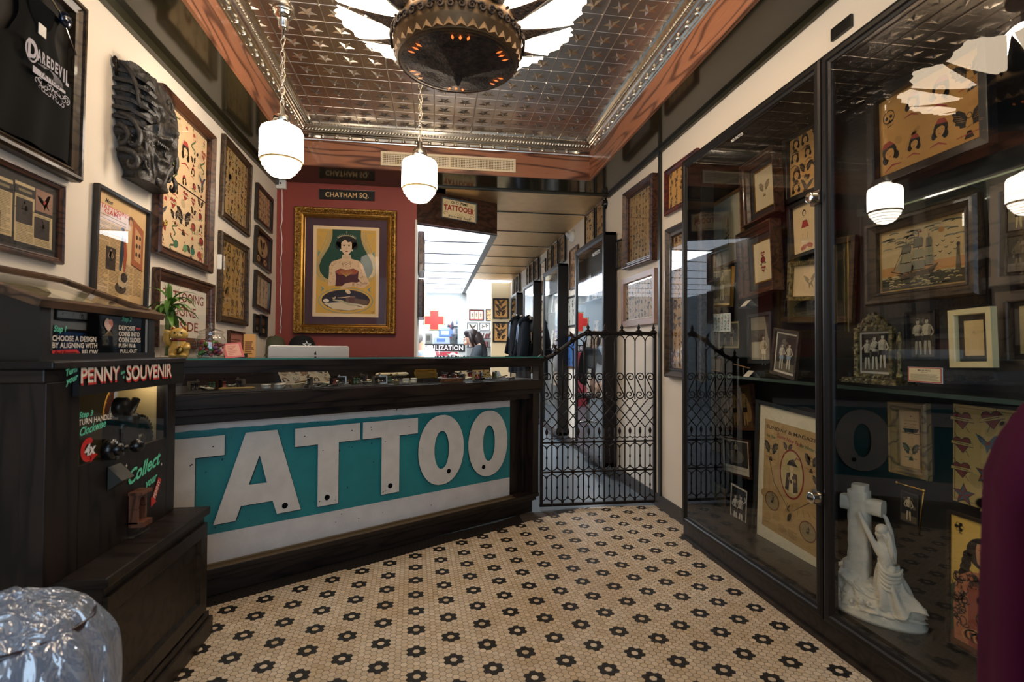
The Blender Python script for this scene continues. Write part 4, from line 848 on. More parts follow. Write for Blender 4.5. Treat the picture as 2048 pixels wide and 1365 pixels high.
oM = frameM(pt(232, 838, -1.24), (0, 1, 0), (0, 0, 1), (1, 0, 0)); a = Art(); a.ell(0, 0, .088, .135, 'b8862e', 0, n=40); a.ell(0, 0, .080, .127, '3a1614', 1, n=40); a.ell(0, .08, .018, .045, '8f93a0', 2); a.poly([(-.06, .0), (-.04, .05), (0, .07), (.04, .05), (.06, 0)], '6a6e7c', 2); a.ell(-.035, -.02, .022, .02, 'a9b4c6', 3); a.ell(.03, 0, .02, .03, '8c6a58', 3)
for k in range(20): a.line([(.086*cos(k*pi/10), .132*sin(k*pi/10)), (.076*cos(k*pi/10+.05), .122*sin(k*pi/10+.05))], .003, 'e0b040', 3)
o = a.build('oval_picture', r); o.matrix_world = oM
# hand wheel hub and knob projecting through the window, chute, coin slide
hc = pt(215, 900, MX-.0); mb = MB(); disc(mb, hc+Vector((.012, .0, 0)), .034, .03, 28); disc(mb, hc+Vector((.03, .0, 0)), .020, .03, 20); mb.tube([hc+Vector((.04, 0, 0)), hc+Vector((.045, .045, .0))], .011, 10); mb.ball(hc+Vector((.055, .062, .0)), .022, 16, 12); wpart(mb, 'crank_handle', mat('black_enamel_metal', '161514', .25, .3, coat=.3))
q = pt(240, 935, MX); mb = MB(); mb.add([(MX+.002, q.y-.07, q.z+.015), (MX+.002, q.y+.0, q.z+.015), (MX+.045, q.y+.0, q.z-.03), (MX+.045, q.y-.07, q.z-.03), (MX+.002, q.y-.07, q.z-.06), (MX+.002, q.y+.0, q.z-.06)], [(0, 3, 2, 1), (3, 4, 5, 2), (0, 4, 3), (1, 2, 5)]); wpart(mb, 'coin_slide', mat('grey_metal_slide', '4d4a42', .4, .5))
q = pt(266, 1016, MX); chute = woodmat('reddish_chute_wood', '7e4e38', '50301f', .4, 12, 'z'); mb = MB()
hw, hh = .030, .050; 
arc = [(hw*.62*cos(t), .008+hh*.62*sin(t)) for t in [pi*k/10 for k in range(11)]]
outl = [(hw, -hh), (hw, hh)]; ring_out = [(hw, 0), (hw, hh*.6), (hw, hh), (hw*.6, hh), (hw*.2, hh), (0, hh), (-hw*.2, hh), (-hw*.6, hh), (-hw, hh), (-hw, hh*.6), (-hw, 0)]
vs = [(MX+x, q.y+u, q.z+v) for x in (.002, .03) for L_ in (ring_out, arc) for u, v in L_]; n = 11; fs = []
for i in range(n-1): fs += [(2*n+i, 3*n+i, 3*n+i+1, 2*n+i+1), (i, 2*n+i, 2*n+i+1, i+1), (n+i, n+i+1, 3*n+i+1, 3*n+i)]
mb.add(vs, fs); mb.box(MX+.002, MX+.03, q.y-hw, q.y-hw*.62, q.z-hh, q.z+.001); mb.box(MX+.002, MX+.03, q.y+hw*.62, q.y+hw, q.z-hh, q.z+.001); mb.box(MX+.002, MX+.05, q.y-hw, q.y+hw, q.z-hh-.012, q.z-hh+.006); mb.box(MX+.002, MX+.045, q.y-hw-.006, q.y+hw+.006, q.z+hh, q.z+hh+.01); wpart(mb, 'coin_chute', chute)
mb = MB(); mb.add([(MX+.004, q.y-hw*.62, q.z-hh), (MX+.004, q.y+hw*.62, q.z-hh), (MX+.004, q.y+hw*.62, q.z+hh*.75), (MX+.004, q.y-hw*.62, q.z+hh*.75)], [(0, 1, 2, 3)]); wpart(mb, 'chute_opening', matblack)
# lettering
G_ = '6fe0b4'; CR_ = 'f2e4cf'; RD_ = 'd6342e'
def lay(o, X, name=None): o.matrix_world = frameM((X, 0, 0), (0, 1, 0), (0, 0, 1), (1, 0, 0)); return o
def YZ(px, py, X): p = atx(px, py, X); return p.y, p.z
a = Art(); X = MX+.021
y, z = YZ(190, 757, X); y1, z1 = YZ(275, 752, X)
a.text('Turn', *YZ(143, 748, X), .018, G_, 1, 'c', bold=.02, shear=.4, rot=.25); a.text('your', *YZ(145, 764, X), .018, G_, 1, 'c', bold=.02, shear=.4, rot=.25)
def shadowtext(a, s, px0, px1, pyb, h, rot=0):
    (ya, za), (yb_, zb_) = YZ(px0, pyb, X), YZ(px1, pyb, X)
    za -= .007; zb__ = 0; a.text(s, (ya+yb_)/2+.003, za-.0055, h, RD_, 1, 'c', width=yb_-ya, bold=.035, rot=rot); a.text(s, (ya+yb_)/2, za, h, CR_, 2, 'c', width=yb_-ya, bold=.02, rot=rot)
shadowtext(a, 'PENNY', 160, 239, 762, .045, 0); shadowtext(a, 'SOUVENIR', 252, 343, 757, .05, 0)
a.text('into', *YZ(246, 748, X), .011, G_, 1, 'c', bold=.02, shear=.3, rot=.3); a.text('a', *YZ(247, 757, X), .012, G_, 1, 'c', bold=.02, shear=.3)
o = a.build('header_lettering', r, m=GLOSSINK); lay(o, X)
mb = MB(); mb.box(MX+.002, MX+.018, 1.70, 2.345, 1.045, 1.1275); wpart(mb, 'header_board', blackwood)
a = Art(); X = -1.0795
def tx(s, px, py, h, c, w=None, **k):
    yy, zz = YZ(px, py, X); yy2 = YZ(px+w, py, X)[0] if w else None
    a.text(s, yy, zz, h, c, 1, 'l', width=(yy2-yy) if w else None, bold=k.pop('bold', .02), **k)
tx('Step 1', 107, 663, .017, G_, 26, shear=.3); tx('CHOOSE A DESIGN', 104, 682, .0155, CR_, 88); tx('BY ALIGNING WITH', 104, 696, .0155, CR_, 90); tx('BELOW.', 163, 710, .0155, CR_, 34)
p0 = YZ(104, 713, X); p1 = YZ(158, 711, X); a.L = 0; a.poly([(p0[0], p0[1]-.003), (p1[0]-.01, p0[1]-.002), (p1[0]+.004, p1[1]+.008), (p1[0]-.01, p1[1]+.018), (p0[0], p0[1]+.017)], RD_); tx('Red Pointer', 107, 710, .011, CR_, 46, shear=.4); 
tx('Step 2', 243, 642, .016, G_, 20, shear=.3); tx('DEPOSIT', 237, 660, .0155, CR_, 33); tx('two', 271, 660, .011, RD_, 10, shear=.3); tx('COINS INTO', 237, 672, .0155, CR_, 42); tx('COIN SLIDES', 237, 684, .0155, CR_, 44); tx('PUSH IN &', 237, 695, .013, CR_, 34); tx('PULL OUT', 240, 706, .012, CR_, 34)
o = a.build('hood_lettering', r, m=GLOSSINK); lay(o, X); a = Art(); c = YZ(217, 652, X); a.ell(c[0]-.006, c[1]+.006, .016, .018, 'e8c4b0', 1); a.ell(c[0]+.012, c[1]+.008, .012, .015, 'd88878', 2); a.ell(c[0], c[1]-.006, .013, .012, 'e8c4b0', 3)
for k in range(7): a.line([(c[0]-.003+.002*k, c[1]-.018), (c[0]-.02+.007*k, c[1]-.034)], .0025, 'b89868', 2)
o = a.build('painted_emblem', r, m=GLOSSINK); lay(o, X)
a = Art(); X = MX-.004
tx('Step 3', 157, 837, .017, G_, 29, shear=.3); tx('TURN HANDLE', 157, 852, .017, CR_, 66, rot=.0); tx('Clockwise', 158, 874, .024, G_, 54, shear=.4, rot=.1)
c = YZ(177, 900, X); a.arc(c[0], c[1], .028, .028, .9, 5.2, .018, RD_, 1, 16); a.poly([(c[0]+.01, c[1]-.042), (c[0]+.045, c[1]-.022), (c[0]+.008, c[1]-.008)], RD_); a.text('4x', c[0]+.008, c[1]-.016, .033, 'efe9e0', 2, bold=.04, shear=.2)
o = a.build('window_lettering', r, m=GLOSSINK); lay(o, X)
a = Art(); X = MX+.0015
a.text('Collect', *YZ(290, 948, X), .048, G_, 1, 'c', bold=.025, shear=.45, rot=.16, width=.23); a.text('your', *YZ(303, 968, X), .030, G_, 1, 'c', bold=.03, shear=.4, rot=.16, width=.085)
c = YZ(312, 983, X); a.push(c[0], c[1], 1, 1.0); a.poly([(-.062, .002), (-.03, .024), (-.03, .013), (.05, .013), (.05, -.013), (-.03, -.013), (-.03, -.024)], RD_); a.text('PENNY', .008, -.009, .019, CR_, 2, 'c', bold=.02, width=.068); a.pop()
for px, py in ((253, 932), (323, 929)):
    y, z = YZ(px, py, X); a.poly([(y, z+.008), (y+.002, z+.002), (y+.007, z), (y+.002, z-.002), (y, z-.008), (y-.002, z-.002), (y-.007, z), (y-.002, z+.002)], CR_)
o = a.build('panel_lettering', r, m=GLOSSINK); lay(o, X)
point('machine_fill_light', (-1.12, 2.22, 1.05), .35, (1, .85, .6), .02)  # fill light added inside the cabinet to brighten the lining and mechanism
# metal tray edge on the pedestal
q = atz(272, 1060, .545); mb = MB(); mb.prism([(-.045, 0), (.045, 0), (.04, .006), (-.04, .006)], -.02, .02, lambda u, v, h: (q.x+h, q.y+u*1.2, .531+v)); mb.build('coin_dish', chrome); tag(bpy.data.objects['coin_dish'], 'small shiny metal coin dish on the machine pedestal below the wooden chute', 'dish')
# ================================================================ RUBBISH BIN WITH CLEAR BAG
bc = atz(22, 1215, .62); bc = Vector((bc.x, bc.y, 0))
r = empty('waste_bin', bc, 'dark round waste bin lined with a crumpled clear plastic bag at lower left', 'bin'); mb = MB(); mb.lathe([(0, 0), (.12, 0), (.135, .3), (.142, .56), (.148, .565), (.148, .58), (.138, .58), (.12, .02), (0, .02)], 36); mb.build('bin_body', mat('dark_maroon_bin', '2a1618', .3, coat=.2), r)
def bag(u, v):
    a_ = u*2*pi; t = v
    if t < .35: rr = .13*(t/.35); z = .60+.045*(1-(t/.35)**2)+.012*noise.noise((cos(a_)*3, sin(a_)*3, t*6))
    else: s = (t-.35)/.65; rr = .13+.045*sin(min(1, s*3)*pi/2)+.03*s; z = .60-.34*s
    w = 1+.10*noise.noise((cos(a_)*4, sin(a_)*4, z*5))+.05*abs(noise.noise((cos(a_)*11, sin(a_)*11, z*3)))*min(1, t*2)
    return (rr*w*cos(a_), rr*w*sin(a_), z)
pm = bpy.data.materials.new('clear_plastic_film'); pm.use_nodes = True; nt = pm.node_tree; N = nt.nodes; L = nt.links; N.remove(N['Principled BSDF'])
n2 = N.new('ShaderNodeTexNoise'); n2.inputs['Scale'].default_value = 2.2; n2.inputs['Detail'].default_value = 2; n2.inputs['Distortion'].default_value = 1.2; tcb = N.new('ShaderNodeTexCoord'); mpb = N.new('ShaderNodeMapping'); mpb.inputs['Scale'].default_value = (9, 9, 2.0); L.new(tcb.outputs['Object'], mpb.inputs[0]); L.new(mpb.outputs[0], n2.inputs['Vector']); bp = N.new('ShaderNodeBump'); bp.inputs['Distance'].default_value = .06; bp.inputs['Strength'].default_value = .8
tr = N.new('ShaderNodeBsdfTransparent'); tr.inputs[0].default_value = (.86, .88, .92, 1); gl_ = N.new('ShaderNodeBsdfGlossy'); gl_.inputs['Roughness'].default_value = .1; df = N.new('ShaderNodeBsdfDiffuse'); df.inputs[0].default_value = (.62, .72, .9, 1)
m1 = N.new('ShaderNodeMixShader'); m1.inputs[0].default_value = .34; m2 = N.new('ShaderNodeMixShader'); m2.inputs[0].default_value = .28
L.new(n2.outputs[0], bp.inputs['Height']); L.new(bp.outputs[0], gl_.inputs['Normal']); L.new(tr.outputs[0], m1.inputs[1]); L.new(df.outputs[0], m1.inputs[2]); L.new(m1.outputs[0], m2.inputs[1]); L.new(gl_.outputs[0], m2.inputs[2]); L.new(m2.outputs[0], N['Material Output'].inputs[0])
mb = MB(); mb.grid(bag, 90, 40); mb.build('plastic_bag', pm, r)
# ================================================================ MAGENTA GARMENT AT THE RIGHT EDGE
gp = aty(2200, 1000, .62)
r = empty('hanging_coat', Matrix.Translation((gp.x, gp.y, 0)) @ Matrix.Rotation(-atan2(gp.x, gp.y), 4, 'Z'), 'deep magenta coat hanging on a dark stand at the far right edge of the view', 'coat')
mag = mat('magenta_cloth', '4a0930', .95, spec=.15, var=.4, vscale=5)
def coat(u, v):
    a_ = u*2*pi; z = .12+v*1.05; prof_ = [(0, .135), (.3, .130), (.62, .126), (.84, .120), (.89, .106), (.94, .078), (.98, .045), (1, .03)]
    for (v0, r0_), (v1, r1_) in zip(prof_, prof_[1:]):
        if v0 <= v <= v1: rr = r0_+(r1_-r0_)*(v-v0)/(v1-v0)
    fold = 1+.06*sin(a_*8+v*1.5)*(1-v)**.5; wide = 1.9 if v < .88 else 1.9-.5*(v-.88)/.12
    return (rr*fold*cos(a_), rr*fold*sin(a_)*wide, z)
mb = MB(); mb.grid(coat, 96, 50); mb.build('coat_body', mag, r)
for s_ in (-1, 1):
    mb = MB(); mb.tube(cr([(0, s_*.12, 1.06), (.0, s_*.20, .98), (.01, s_*.255, .80), (.015, s_*.27, .60), (.02, s_*.265, .46)]), crr([.05, .062, .058, .052, .05], 5), 16); mb.build('sleeve', mag, r)
mb = MB(); mb.tube(cr([(-.05, -.02, 1.15), (-.03, -.06, 1.17), (.02, -.07, 1.17), (.05, 0, 1.16), (.02, .07, 1.17), (-.03, .06, 1.17), (-.05, .02, 1.15)]), .016, 8); mb.build('collar', mag, r)
for z_ in (.62, .78, .94): mb = MB(); mb.ball((-.128, .02, z_), .009, 8, 6); mb.build('button', matblack, r)
mb = MB(); mb.lathe([(0, 0), (.15, 0), (.15, .015), (.02, .03), (.013, .04), (.013, 1.3), (.02, 1.31), (.012, 1.33), (0, 1.335)], 24)
for s_ in (-1, 1): mb.tube(cr([(0, 0, 1.24), (0, s_*.05, 1.22), (0, s_*.09, 1.26)]), .006, 8)
mb.build('coat_stand', iron, r)
# ================================================================ IRON GATE
GX0, GX1, GY = .807, 1.68, 3.86
def gx_(xc): return aty(1050+xc/3.413, 850, GY).x
def gz_(yc): return aty(1200, 640+yc/3.413, GY).z
r = empty('iron_gate', Vector((GX0, GY, 0)), 'black wrought iron garden gate with scrolls and spear tips', 'gate')
def gpart(mb, name): mb.v = [(v[0]-GX0, v[1]-GY, v[2]) for v in mb.v]; return mb.build(name, iron, r)
xl, xr = gx_(112), gx_(888); nb = 11; dx = (xr-xl)/nb; xs = [xl+dx*k for k in range(nb+1)]
zb0, zt0 = gz_(1242), gz_(92); zc0 = gz_(265)
def topz(x):
    f = (x-xl)/(xr-xl)
    if f > .42: return zt0
    s = f/.42; return zc0+(zt0-zc0)*(3*s*s-2*s*s*s)
mb = MB(); mb.box(xl-.012, xl+.012, GY-.011, GY+.011, zb0, zc0); mb.box(xr-.014, xr+.014, GY-.014, GY+.014, zb0-.0, zt0); gpart(mb, 'gate_stile')
mb = MB(); mb.box(xl-.014, xr+.014, GY-.012, GY+.012, zb0-.02, zb0); gpart(mb, 'bottom_rail')
mb = MB(); n = 40; mb.tube([(xl+(xr-xl)*k/n, GY, topz(xl+(xr-xl)*k/n)) for k in range(n+1)], .015, 8); mb.ball((xl, GY, zc0), .022); gpart(mb, 'top_rail')
mb = MB()
for yc in (833, 1032): z = gz_(yc); mb.box(xl, xr, GY-.005, GY+.005, z-.006, z+.006)
gpart(mb, 'cross_rail')
z8, z10, z5, z3, z7 = gz_(833), gz_(1032), gz_(545), gz_(360), gz_(740)
for k in range(1, nb):
    x = xs[k]; mb = MB(); mb.tube([(x, GY, zb0), (x, GY, z7)], .0055, 6); mb.ball((x, GY, z8), .012, 8, 6, 0, None, (1, 1, 1.6)); mb.ball((x, GY, z10), .012, 8, 6, 0, None, (1, 1, 1.6)); mb.ball((x, GY, zb0+.015), .011, 8, 6, 0, None, (1, 1, 1.6))
    tz = topz(x)
    mb.tube([(x, GY, z5), (x, GY, tz-.02-dx*.45)], .0055, 6); gpart(mb, 'upright_bar')
rod_ = .0042
for k in range(nb):      # per bay
    x0, x1, xm = xs[k], xs[k+1], (xs[k]+xs[k+1])/2
    mb = MB()           # pointed loops low down: elongated rings
    for za, zb_ in ((gz_(1222), gz_(1050)), (gz_(1020), gz_(850))):
        pts = []; rr = dx*.5; N_ = 8
        mb.tube([(xm, GY, za+.01), (xm, GY, zb_-.01)], rod_, 6)
        for s in (1, -1):
            pts = [(xm, GY, zb_-.012-.03*0)]+[(xm+s*rr*(1-cos(t)), GY, zb_-rr*.0-.02+.028*sin(t)) for t in [pi/2*q/5 for q in range(6)]]
            mb.tube([(xm+s*0, GY, zb_-.03), (xm+s*rr*.3, GY, zb_-.008), (xm+s*rr*.7, GY, zb_+.0), (xm+s*rr, GY, zb_+.006)], rod_, 6)
            mb.tube([(xm+s*0, GY, za+.03), (xm+s*rr*.3, GY, za+.008), (xm+s*rr*.7, GY, za), (xm+s*rr, GY, za-.006)], rod_, 6)
        mb.ball((xm, GY, (za+zb_)/2), .008, 8, 6, 0, None, (1, 1, 1.8))
    gpart(mb, 'lower_loop')
    mb = MB(); zs = gz_(800); mb.tube([(x0, GY, zs), (x0+dx*.2, GY, zs-.012), (xm, GY, zs-.0), (xm, GY, zs+.02)], rod_, 6); mb.tube([(x1, GY, zs), (x1-dx*.2, GY, zs-.012), (xm, GY, zs)], rod_, 6)
    mb.lathe([(0, 0), (.006, .006), (.011, .02), (.012, .03), (.006, .05), (0, .06)], 10, (xm, GY, zs+.015)); gpart(mb, 'spear_drop')
    mb = MB(); h_ = z5-z7           # crossed lattice
    for s in (0, 1):
        for off in (-1, 0, 1, 2):
            pass
    for sgn in (1, -1):
        za_, zb2 = (z7, z5); X0 = x0 if sgn > 0 else x1; X1 = X0+sgn*dx*2.3
        lim = xr if sgn > 0 else xl; f = 1.0
        if (sgn > 0 and X1 > lim) or (sgn < 0 and X1 < lim): f = abs(lim-X0)/abs(X1-X0)
        mb.tube([(X0, GY+sgn*.004, za_), (X0+(X1-X0)*f, GY+sgn*.004, za_+(zb2-za_)*f)], rod_, 6)
    gpart(mb, 'lattice_bar')
    mb = MB()           # S scroll
    rs = dx*.44; tu = 1.3; n_ = 20; zc1, zc2 = z3-rs, z5+rs
    P1 = [(xm+dx*.04+rs*(.22+.78*q/n_)*cos(pi-2*pi*tu*(1-q/n_)), GY, zc1+rs*(.22+.78*q/n_)*sin(pi-2*pi*tu*(1-q/n_))) for q in range(n_+1)]
    P2 = [(xm-dx*.04+rs*(1-.78*q/n_)*cos(-2*pi*tu*q/n_), GY, zc2+rs*(1-.78*q/n_)*sin(-2*pi*tu*q/n_)) for q in range(n_+1)]
    mb.tube(P1+P2, .0046, 6); gpart(mb, 'scroll')
    mb = MB(); zt = min(topz(x0), topz(x1))-.018; rr = dx         # interlaced arches spanning two bays
    tz = topz(xm)-.02
    mb.tube([(x0+dx*.5-dx*cos(t)*1.0*.98 if False else xm-dx*.5*cos(t), GY, min(topz(xm-dx*.5*cos(t))-.012, tz-.05+.055*sin(t))) for t in [pi*q/14 for q in range(15)]], rod_, 6)
    gpart(mb, 'arch')
fin = MB()
for f in (.0, .13, .27, .40, .55, .70, .85, .985):
    x = xl+(xr-xl)*f; z = topz(x)+.012; tilt = 0 if f > .35 else -.5*sin(pi*min(f/.4, 1))
    mb = MB(); M = Matrix.Translation((x, GY, z)) @ Matrix.Rotation(tilt, 4, 'Y'); mb.lathe([(.034, -.008), (.026, .006), (.010, .016), (.008, .022), (.014, .032), (.006, .05), (0, .068)], 12, M=M); gpart(mb, 'finial')
for yc in (185, 580, 1125):
    mb = MB(); z = gz_(yc); mb.box(xr+.012, xr+.03, GY-.012, GY+.012, z-.018, z+.018); mb.lathe([(.007, -.025), (.007, .025)], 8, (xr+.026, GY-.008, z)); gpart(mb, 'hinge')
# ================================================================ PENDANT LAMPS
shade_m = mat('glowing_opal_glass', 'fff6e8', .3, emit=PEND_E, ecol='fff0dc')
bandm = mat('dark_painted_band', 'b59a6a', .4)
def pendant(px, py, dpt, label):
    p = CAM + ray(px, py)*dpt; X, Y = p.x, p.y
    r = empty('pendant_lamp', Vector((X, Y, ZC)), label, 'pendant lamp', 'schoolhouse pendant lamps'); zt = -.635
    mb = MB(); mb.lathe([(0, 0), (.06, 0), (.062, -.01), (.056, -.018), (.052, -.022), (.05, -.034), (.042, -.04), (.034, -.05), (.028, -.06), (.026, -.09), (.018, -.105), (.008, -.11), (.0075, -.15), (0, -.15)], 28); mb.build('canopy', chrome, r)
    mb = MB(); z = -.15; k = 0
    while z > zt+.12:
        pts = [(.010*cos(t), 0, z-.021+.021*sin(t)*1.0) for t in [2*pi*i/14 for i in range(14)]]
        pts = [((p_[0]), 0, p_[2]) for p_ in pts] if k % 2 == 0 else [(0, p_[0], p_[2]) for p_ in pts]
        mb.tube(pts, .0026, 6, closed=True); z -= .034; k += 1
    mb.build('chain', chrome, r)
    mb = MB(); mb.tube([(.006+.008*sin(i*1.1), .008*cos(i*1.4), -.14+(zt+.1+.14)*i/24) for i in range(25)], .0028, 6); mb.build('lamp_cord', mat('cream_cord', 'cdbda0', .5), r)
    mb = MB(); mb.lathe([(0, zt+.11), (.016, zt+.105), (.018, zt+.06), (.042, zt+.05), (.046, zt+.03), (.046, zt+.0), (0, zt)], 24); mb.build('fitter', chrome, r)
    R_ = .112; mb = MB(); mb.lathe([(.04, zt+.012), (.055, zt+.0), (.085, zt-.012), (.104, zt-.024), (R_, zt-.045), (R_, zt-.190), (R_*.97, zt-.198), (R_*.88, zt-.204), (R_*.88, zt-.222), (R_*.77, zt-.226), (R_*.76, zt-.241), (R_*.65, zt-.245), (R_*.64, zt-.259), (R_*.52, zt-.263), (R_*.50, zt-.274), (R_*.38, zt-.278), (R_*.2, zt-.286), (0, zt-.287)], 48); mb.build('glass_shade', shade_m, r)
    for rr_, zz_ in ((R_*.88, zt-.2225), (R_*.76, zt-.2415), (R_*.64, zt-.2595), (R_*.50, zt-.2745)):
        mb = MB(); mb.tube([(rr_*1.008*cos(t), rr_*1.008*sin(t), zz_) for t in [2*pi*q/40 for q in range(40)]], .0016, 5, closed=True); mb.build('step_shading_ring', mat('step_shading_tan', 'd8cbb4', .4), r)  # added tan rings: shading of the stepped glass put in as colour
    mb = MB(); mb.lathe([(R_*.985, zt-.192), (R_*.985, zt-.199), (R_*.93, zt-.206), (R_*.93, zt-.2), (R_*.985, zt-.192)], 48); mb.build('shade_band', bandm, r)
pendant(563, 300, 2.87, 'glowing white schoolhouse pendant lamp hanging at the left, the nearer one')
pendant(839, 365, 3.35, 'glowing white schoolhouse pendant lamp hanging nearer the middle, the farther one')
# ================================================================ CHANDELIER
cc_ = atz(916, 128, 2.44); r = empty('slip_shade_chandelier', Vector((cc_.x, cc_.y, ZC)), 'ornate bronze chandelier with fan shaped milky glass slip shades', 'chandelier')
bz = mat('antique_bronze', '4a382a', .75, .3, var=.45, vscale=40, bump=.9, bscale=110, col2='1f1610'); bz2 = mat('polished_bronze', '705638', .5, .6, var=.35, vscale=20)
Z0 = 2.44-ZC; RB = 118/1050*(Vector(cc_)-CAM).dot(CD)
mb = MB()          # pleated pierced bowl
def bowl(u, v):
    a_ = u*2*pi; rr = RB*(1-v); pl = abs(((u*6+.5) % 1)-.5)*2; z = Z0-.07*(v**1.5)+.012*pl*sin(pi*min(1, v*1.1))+.002*sin(rr*260)*(1 if v < .9 else 0)
    return (rr*cos(a_), rr*sin(a_), z)
mb.grid(bowl, 96, 24); mb.lathe([(0, Z0-.10), (.006, Z0-.095), (.014, Z0-.08), (.02, Z0-.065), (0, Z0-.06)], 16); mb.build('pierced_bowl', bz, r)
glow = mat('amber_glow', 'ff9a4a', .5, emit=.75, ecol='ff7a30')
for k in range(6):
    for q in (-1, 0, 1):
        mb = MB(); a_ = 2*pi*(k+.5)/6+q*.15; rr = RB*(.80 if q == 0 else .82); v = 1-rr/RB; u = (a_/(2*pi)) % 1; pl = abs(((u*6+.5) % 1)-.5)*2; z = Z0-.07*v**1.5+.012*pl*sin(pi*min(1, v*1.1))-.008
        M = Matrix.Translation((rr*cos(a_), rr*sin(a_), z)) @ Matrix.Rotation(a_, 4, 'Z'); mb.add([M @ Vector(p) for p in ((.016, 0, .001), (0, .0065, 0), (-.016, 0, -.001), (0, -.0065, 0))], [(0, 3, 2, 1)]); mb.build('glowing_lozenge', glow, r)
mb = MB(); mb.lathe([(RB, Z0), (RB+.004, Z0+.003), (RB+.012, Z0+.045), (RB+.018, Z0+.052), (RB+.02, Z0+.06), (RB+.02, Z0+.10), (RB+.026, Z0+.11), (RB+.012, Z0+.13), (RB+.008, Z0+.15), (RB-.0, Z0+.16)], 72); mb.build('band', bz2, r)
mb = MB()
for k in range(36):  # triangles on the lower band
    a_ = 2*pi*k/36; M = Matrix.Rotation(a_, 4, 'Z'); mb.add([M @ Vector(p) for p in ((RB+.004, -.024, Z0+.005), (RB+.004, .024, Z0+.005), (RB+.011, 0, Z0+.042), (RB+.015, 0, Z0+.012))], [(0, 1, 3), (1, 2, 3), (2, 0, 3)])
mb.build('triangle_relief', bz2, r)
mb = MB()
for k in range(44):   # curled leaf ornament on the middle band
    a_ = 2*pi*k/44; c0 = Vector((cos(a_)*(RB+.022), sin(a_)*(RB+.022), Z0+.080)); t_ = Vector((-sin(a_), cos(a_), 0)); rd = Vector((cos(a_), sin(a_), 0)); s = 1 if k % 2 else -1
    mb.tube([c0+t_*(s*.004*(1+i*.28)*cos(i*.75))+Vector((0, 0, .0045*(1+i*.28)*sin(i*.75)))+rd*.008 for i in range(13)], [.0032+.0003*i for i in range(13)], 5)
mb.build('scroll_relief', bz, r)
mb = MB()
for k in range(24): a_ = 2*pi*k/24; mb.ball((cos(a_)*(RB+.014), sin(a_)*(RB+.014), Z0+.145), .007, 8, 6)
mb.build('bolts', iron, r)
ssm = bpy.data.materials.new('milky_slip_glass'); ssm.use_nodes = True; nt = ssm.node_tree; b = nt.nodes['Principled BSDF']; b.inputs['Base Color'].default_value = (*lin('fff4e2'), 1); b.inputs['Roughness'].default_value = .3; b.inputs['Emission Color'].default_value = (*lin('ffe6c6'), 1)
b.inputs['Emission Strength'].default_value = SHADE_E
NS = 12
for k in range(NS):
    a_ = 2*pi*(k+.5)/NS; M = Matrix.Rotation(a_, 4, 'Z')
    def sh(u, v):
        rr = RB-.005+(.275+.025*cos((u-.5)*3.0))*v; wv = .03+.17*v; s = (u-.5)*2; tip = .025*v*abs(s)
        ser = .010*sin(u*26)*(v**8)
        return M @ Vector((rr+ser-.035*v*abs(s)**1.5, s*wv*.60, Z0+.150+.035*v+.03*v*v+.03*(1-abs(s))*v))
    mb = MB(); mb.grid(sh, 14, 12); o = mb.build('glass_shade', ssm, r); s = o.modifiers.new('s', 'SOLIDIFY'); s.thickness = .004
    a_ = 2*pi*k/NS; M = Matrix.Rotation(a_, 4, 'Z'); mb = MB()
    mb.add([M @ Vector(p) for p in ((RB-.015, -.055, Z0+.15), (RB-.015, .055, Z0+.15), (RB+.05, .045, Z0+.165), (RB+.05, -.045, Z0+.165), (RB+.23, 0, Z0+.225), (RB+.03, 0, Z0+.125))], [(0, 5, 3), (1, 2, 5), (3, 5, 4), (5, 2, 4), (0, 3, 2, 1), (3, 4, 2)]); f_ = mb.build('fin', bz, r)
    mb = MB()
    for q in range(5): x = RB+.02+.02*q; mb.tube([M @ Vector((x, -.022+.0035*q, Z0+.142+.0165*q)), M @ Vector((x+.012, 0, Z0+.140+.0165*q)), M @ Vector((x, .022-.0035*q, Z0+.142+.0165*q))], .0018, 5)
    mb.build('zigzag_line', bz2, f_)
mb = MB(); mb.lathe([(.03, 0), (.09, 0), (.09, -.02), (.03, -.05), (.025, Z0+.28), (RB*.9, Z0+.2), (RB*.95, Z0+.16), (.2, Z0+.15)][::1], 40); mb.build('stem', bz, r)
point('chandelier_glow', (cc_.x, cc_.y, Z0+ZC+.36), 34, (1, .84, .64), .12)
# ================================================================ LEFT WALL
LP, LN = (XL, 0, 0), (1, 0, 0)
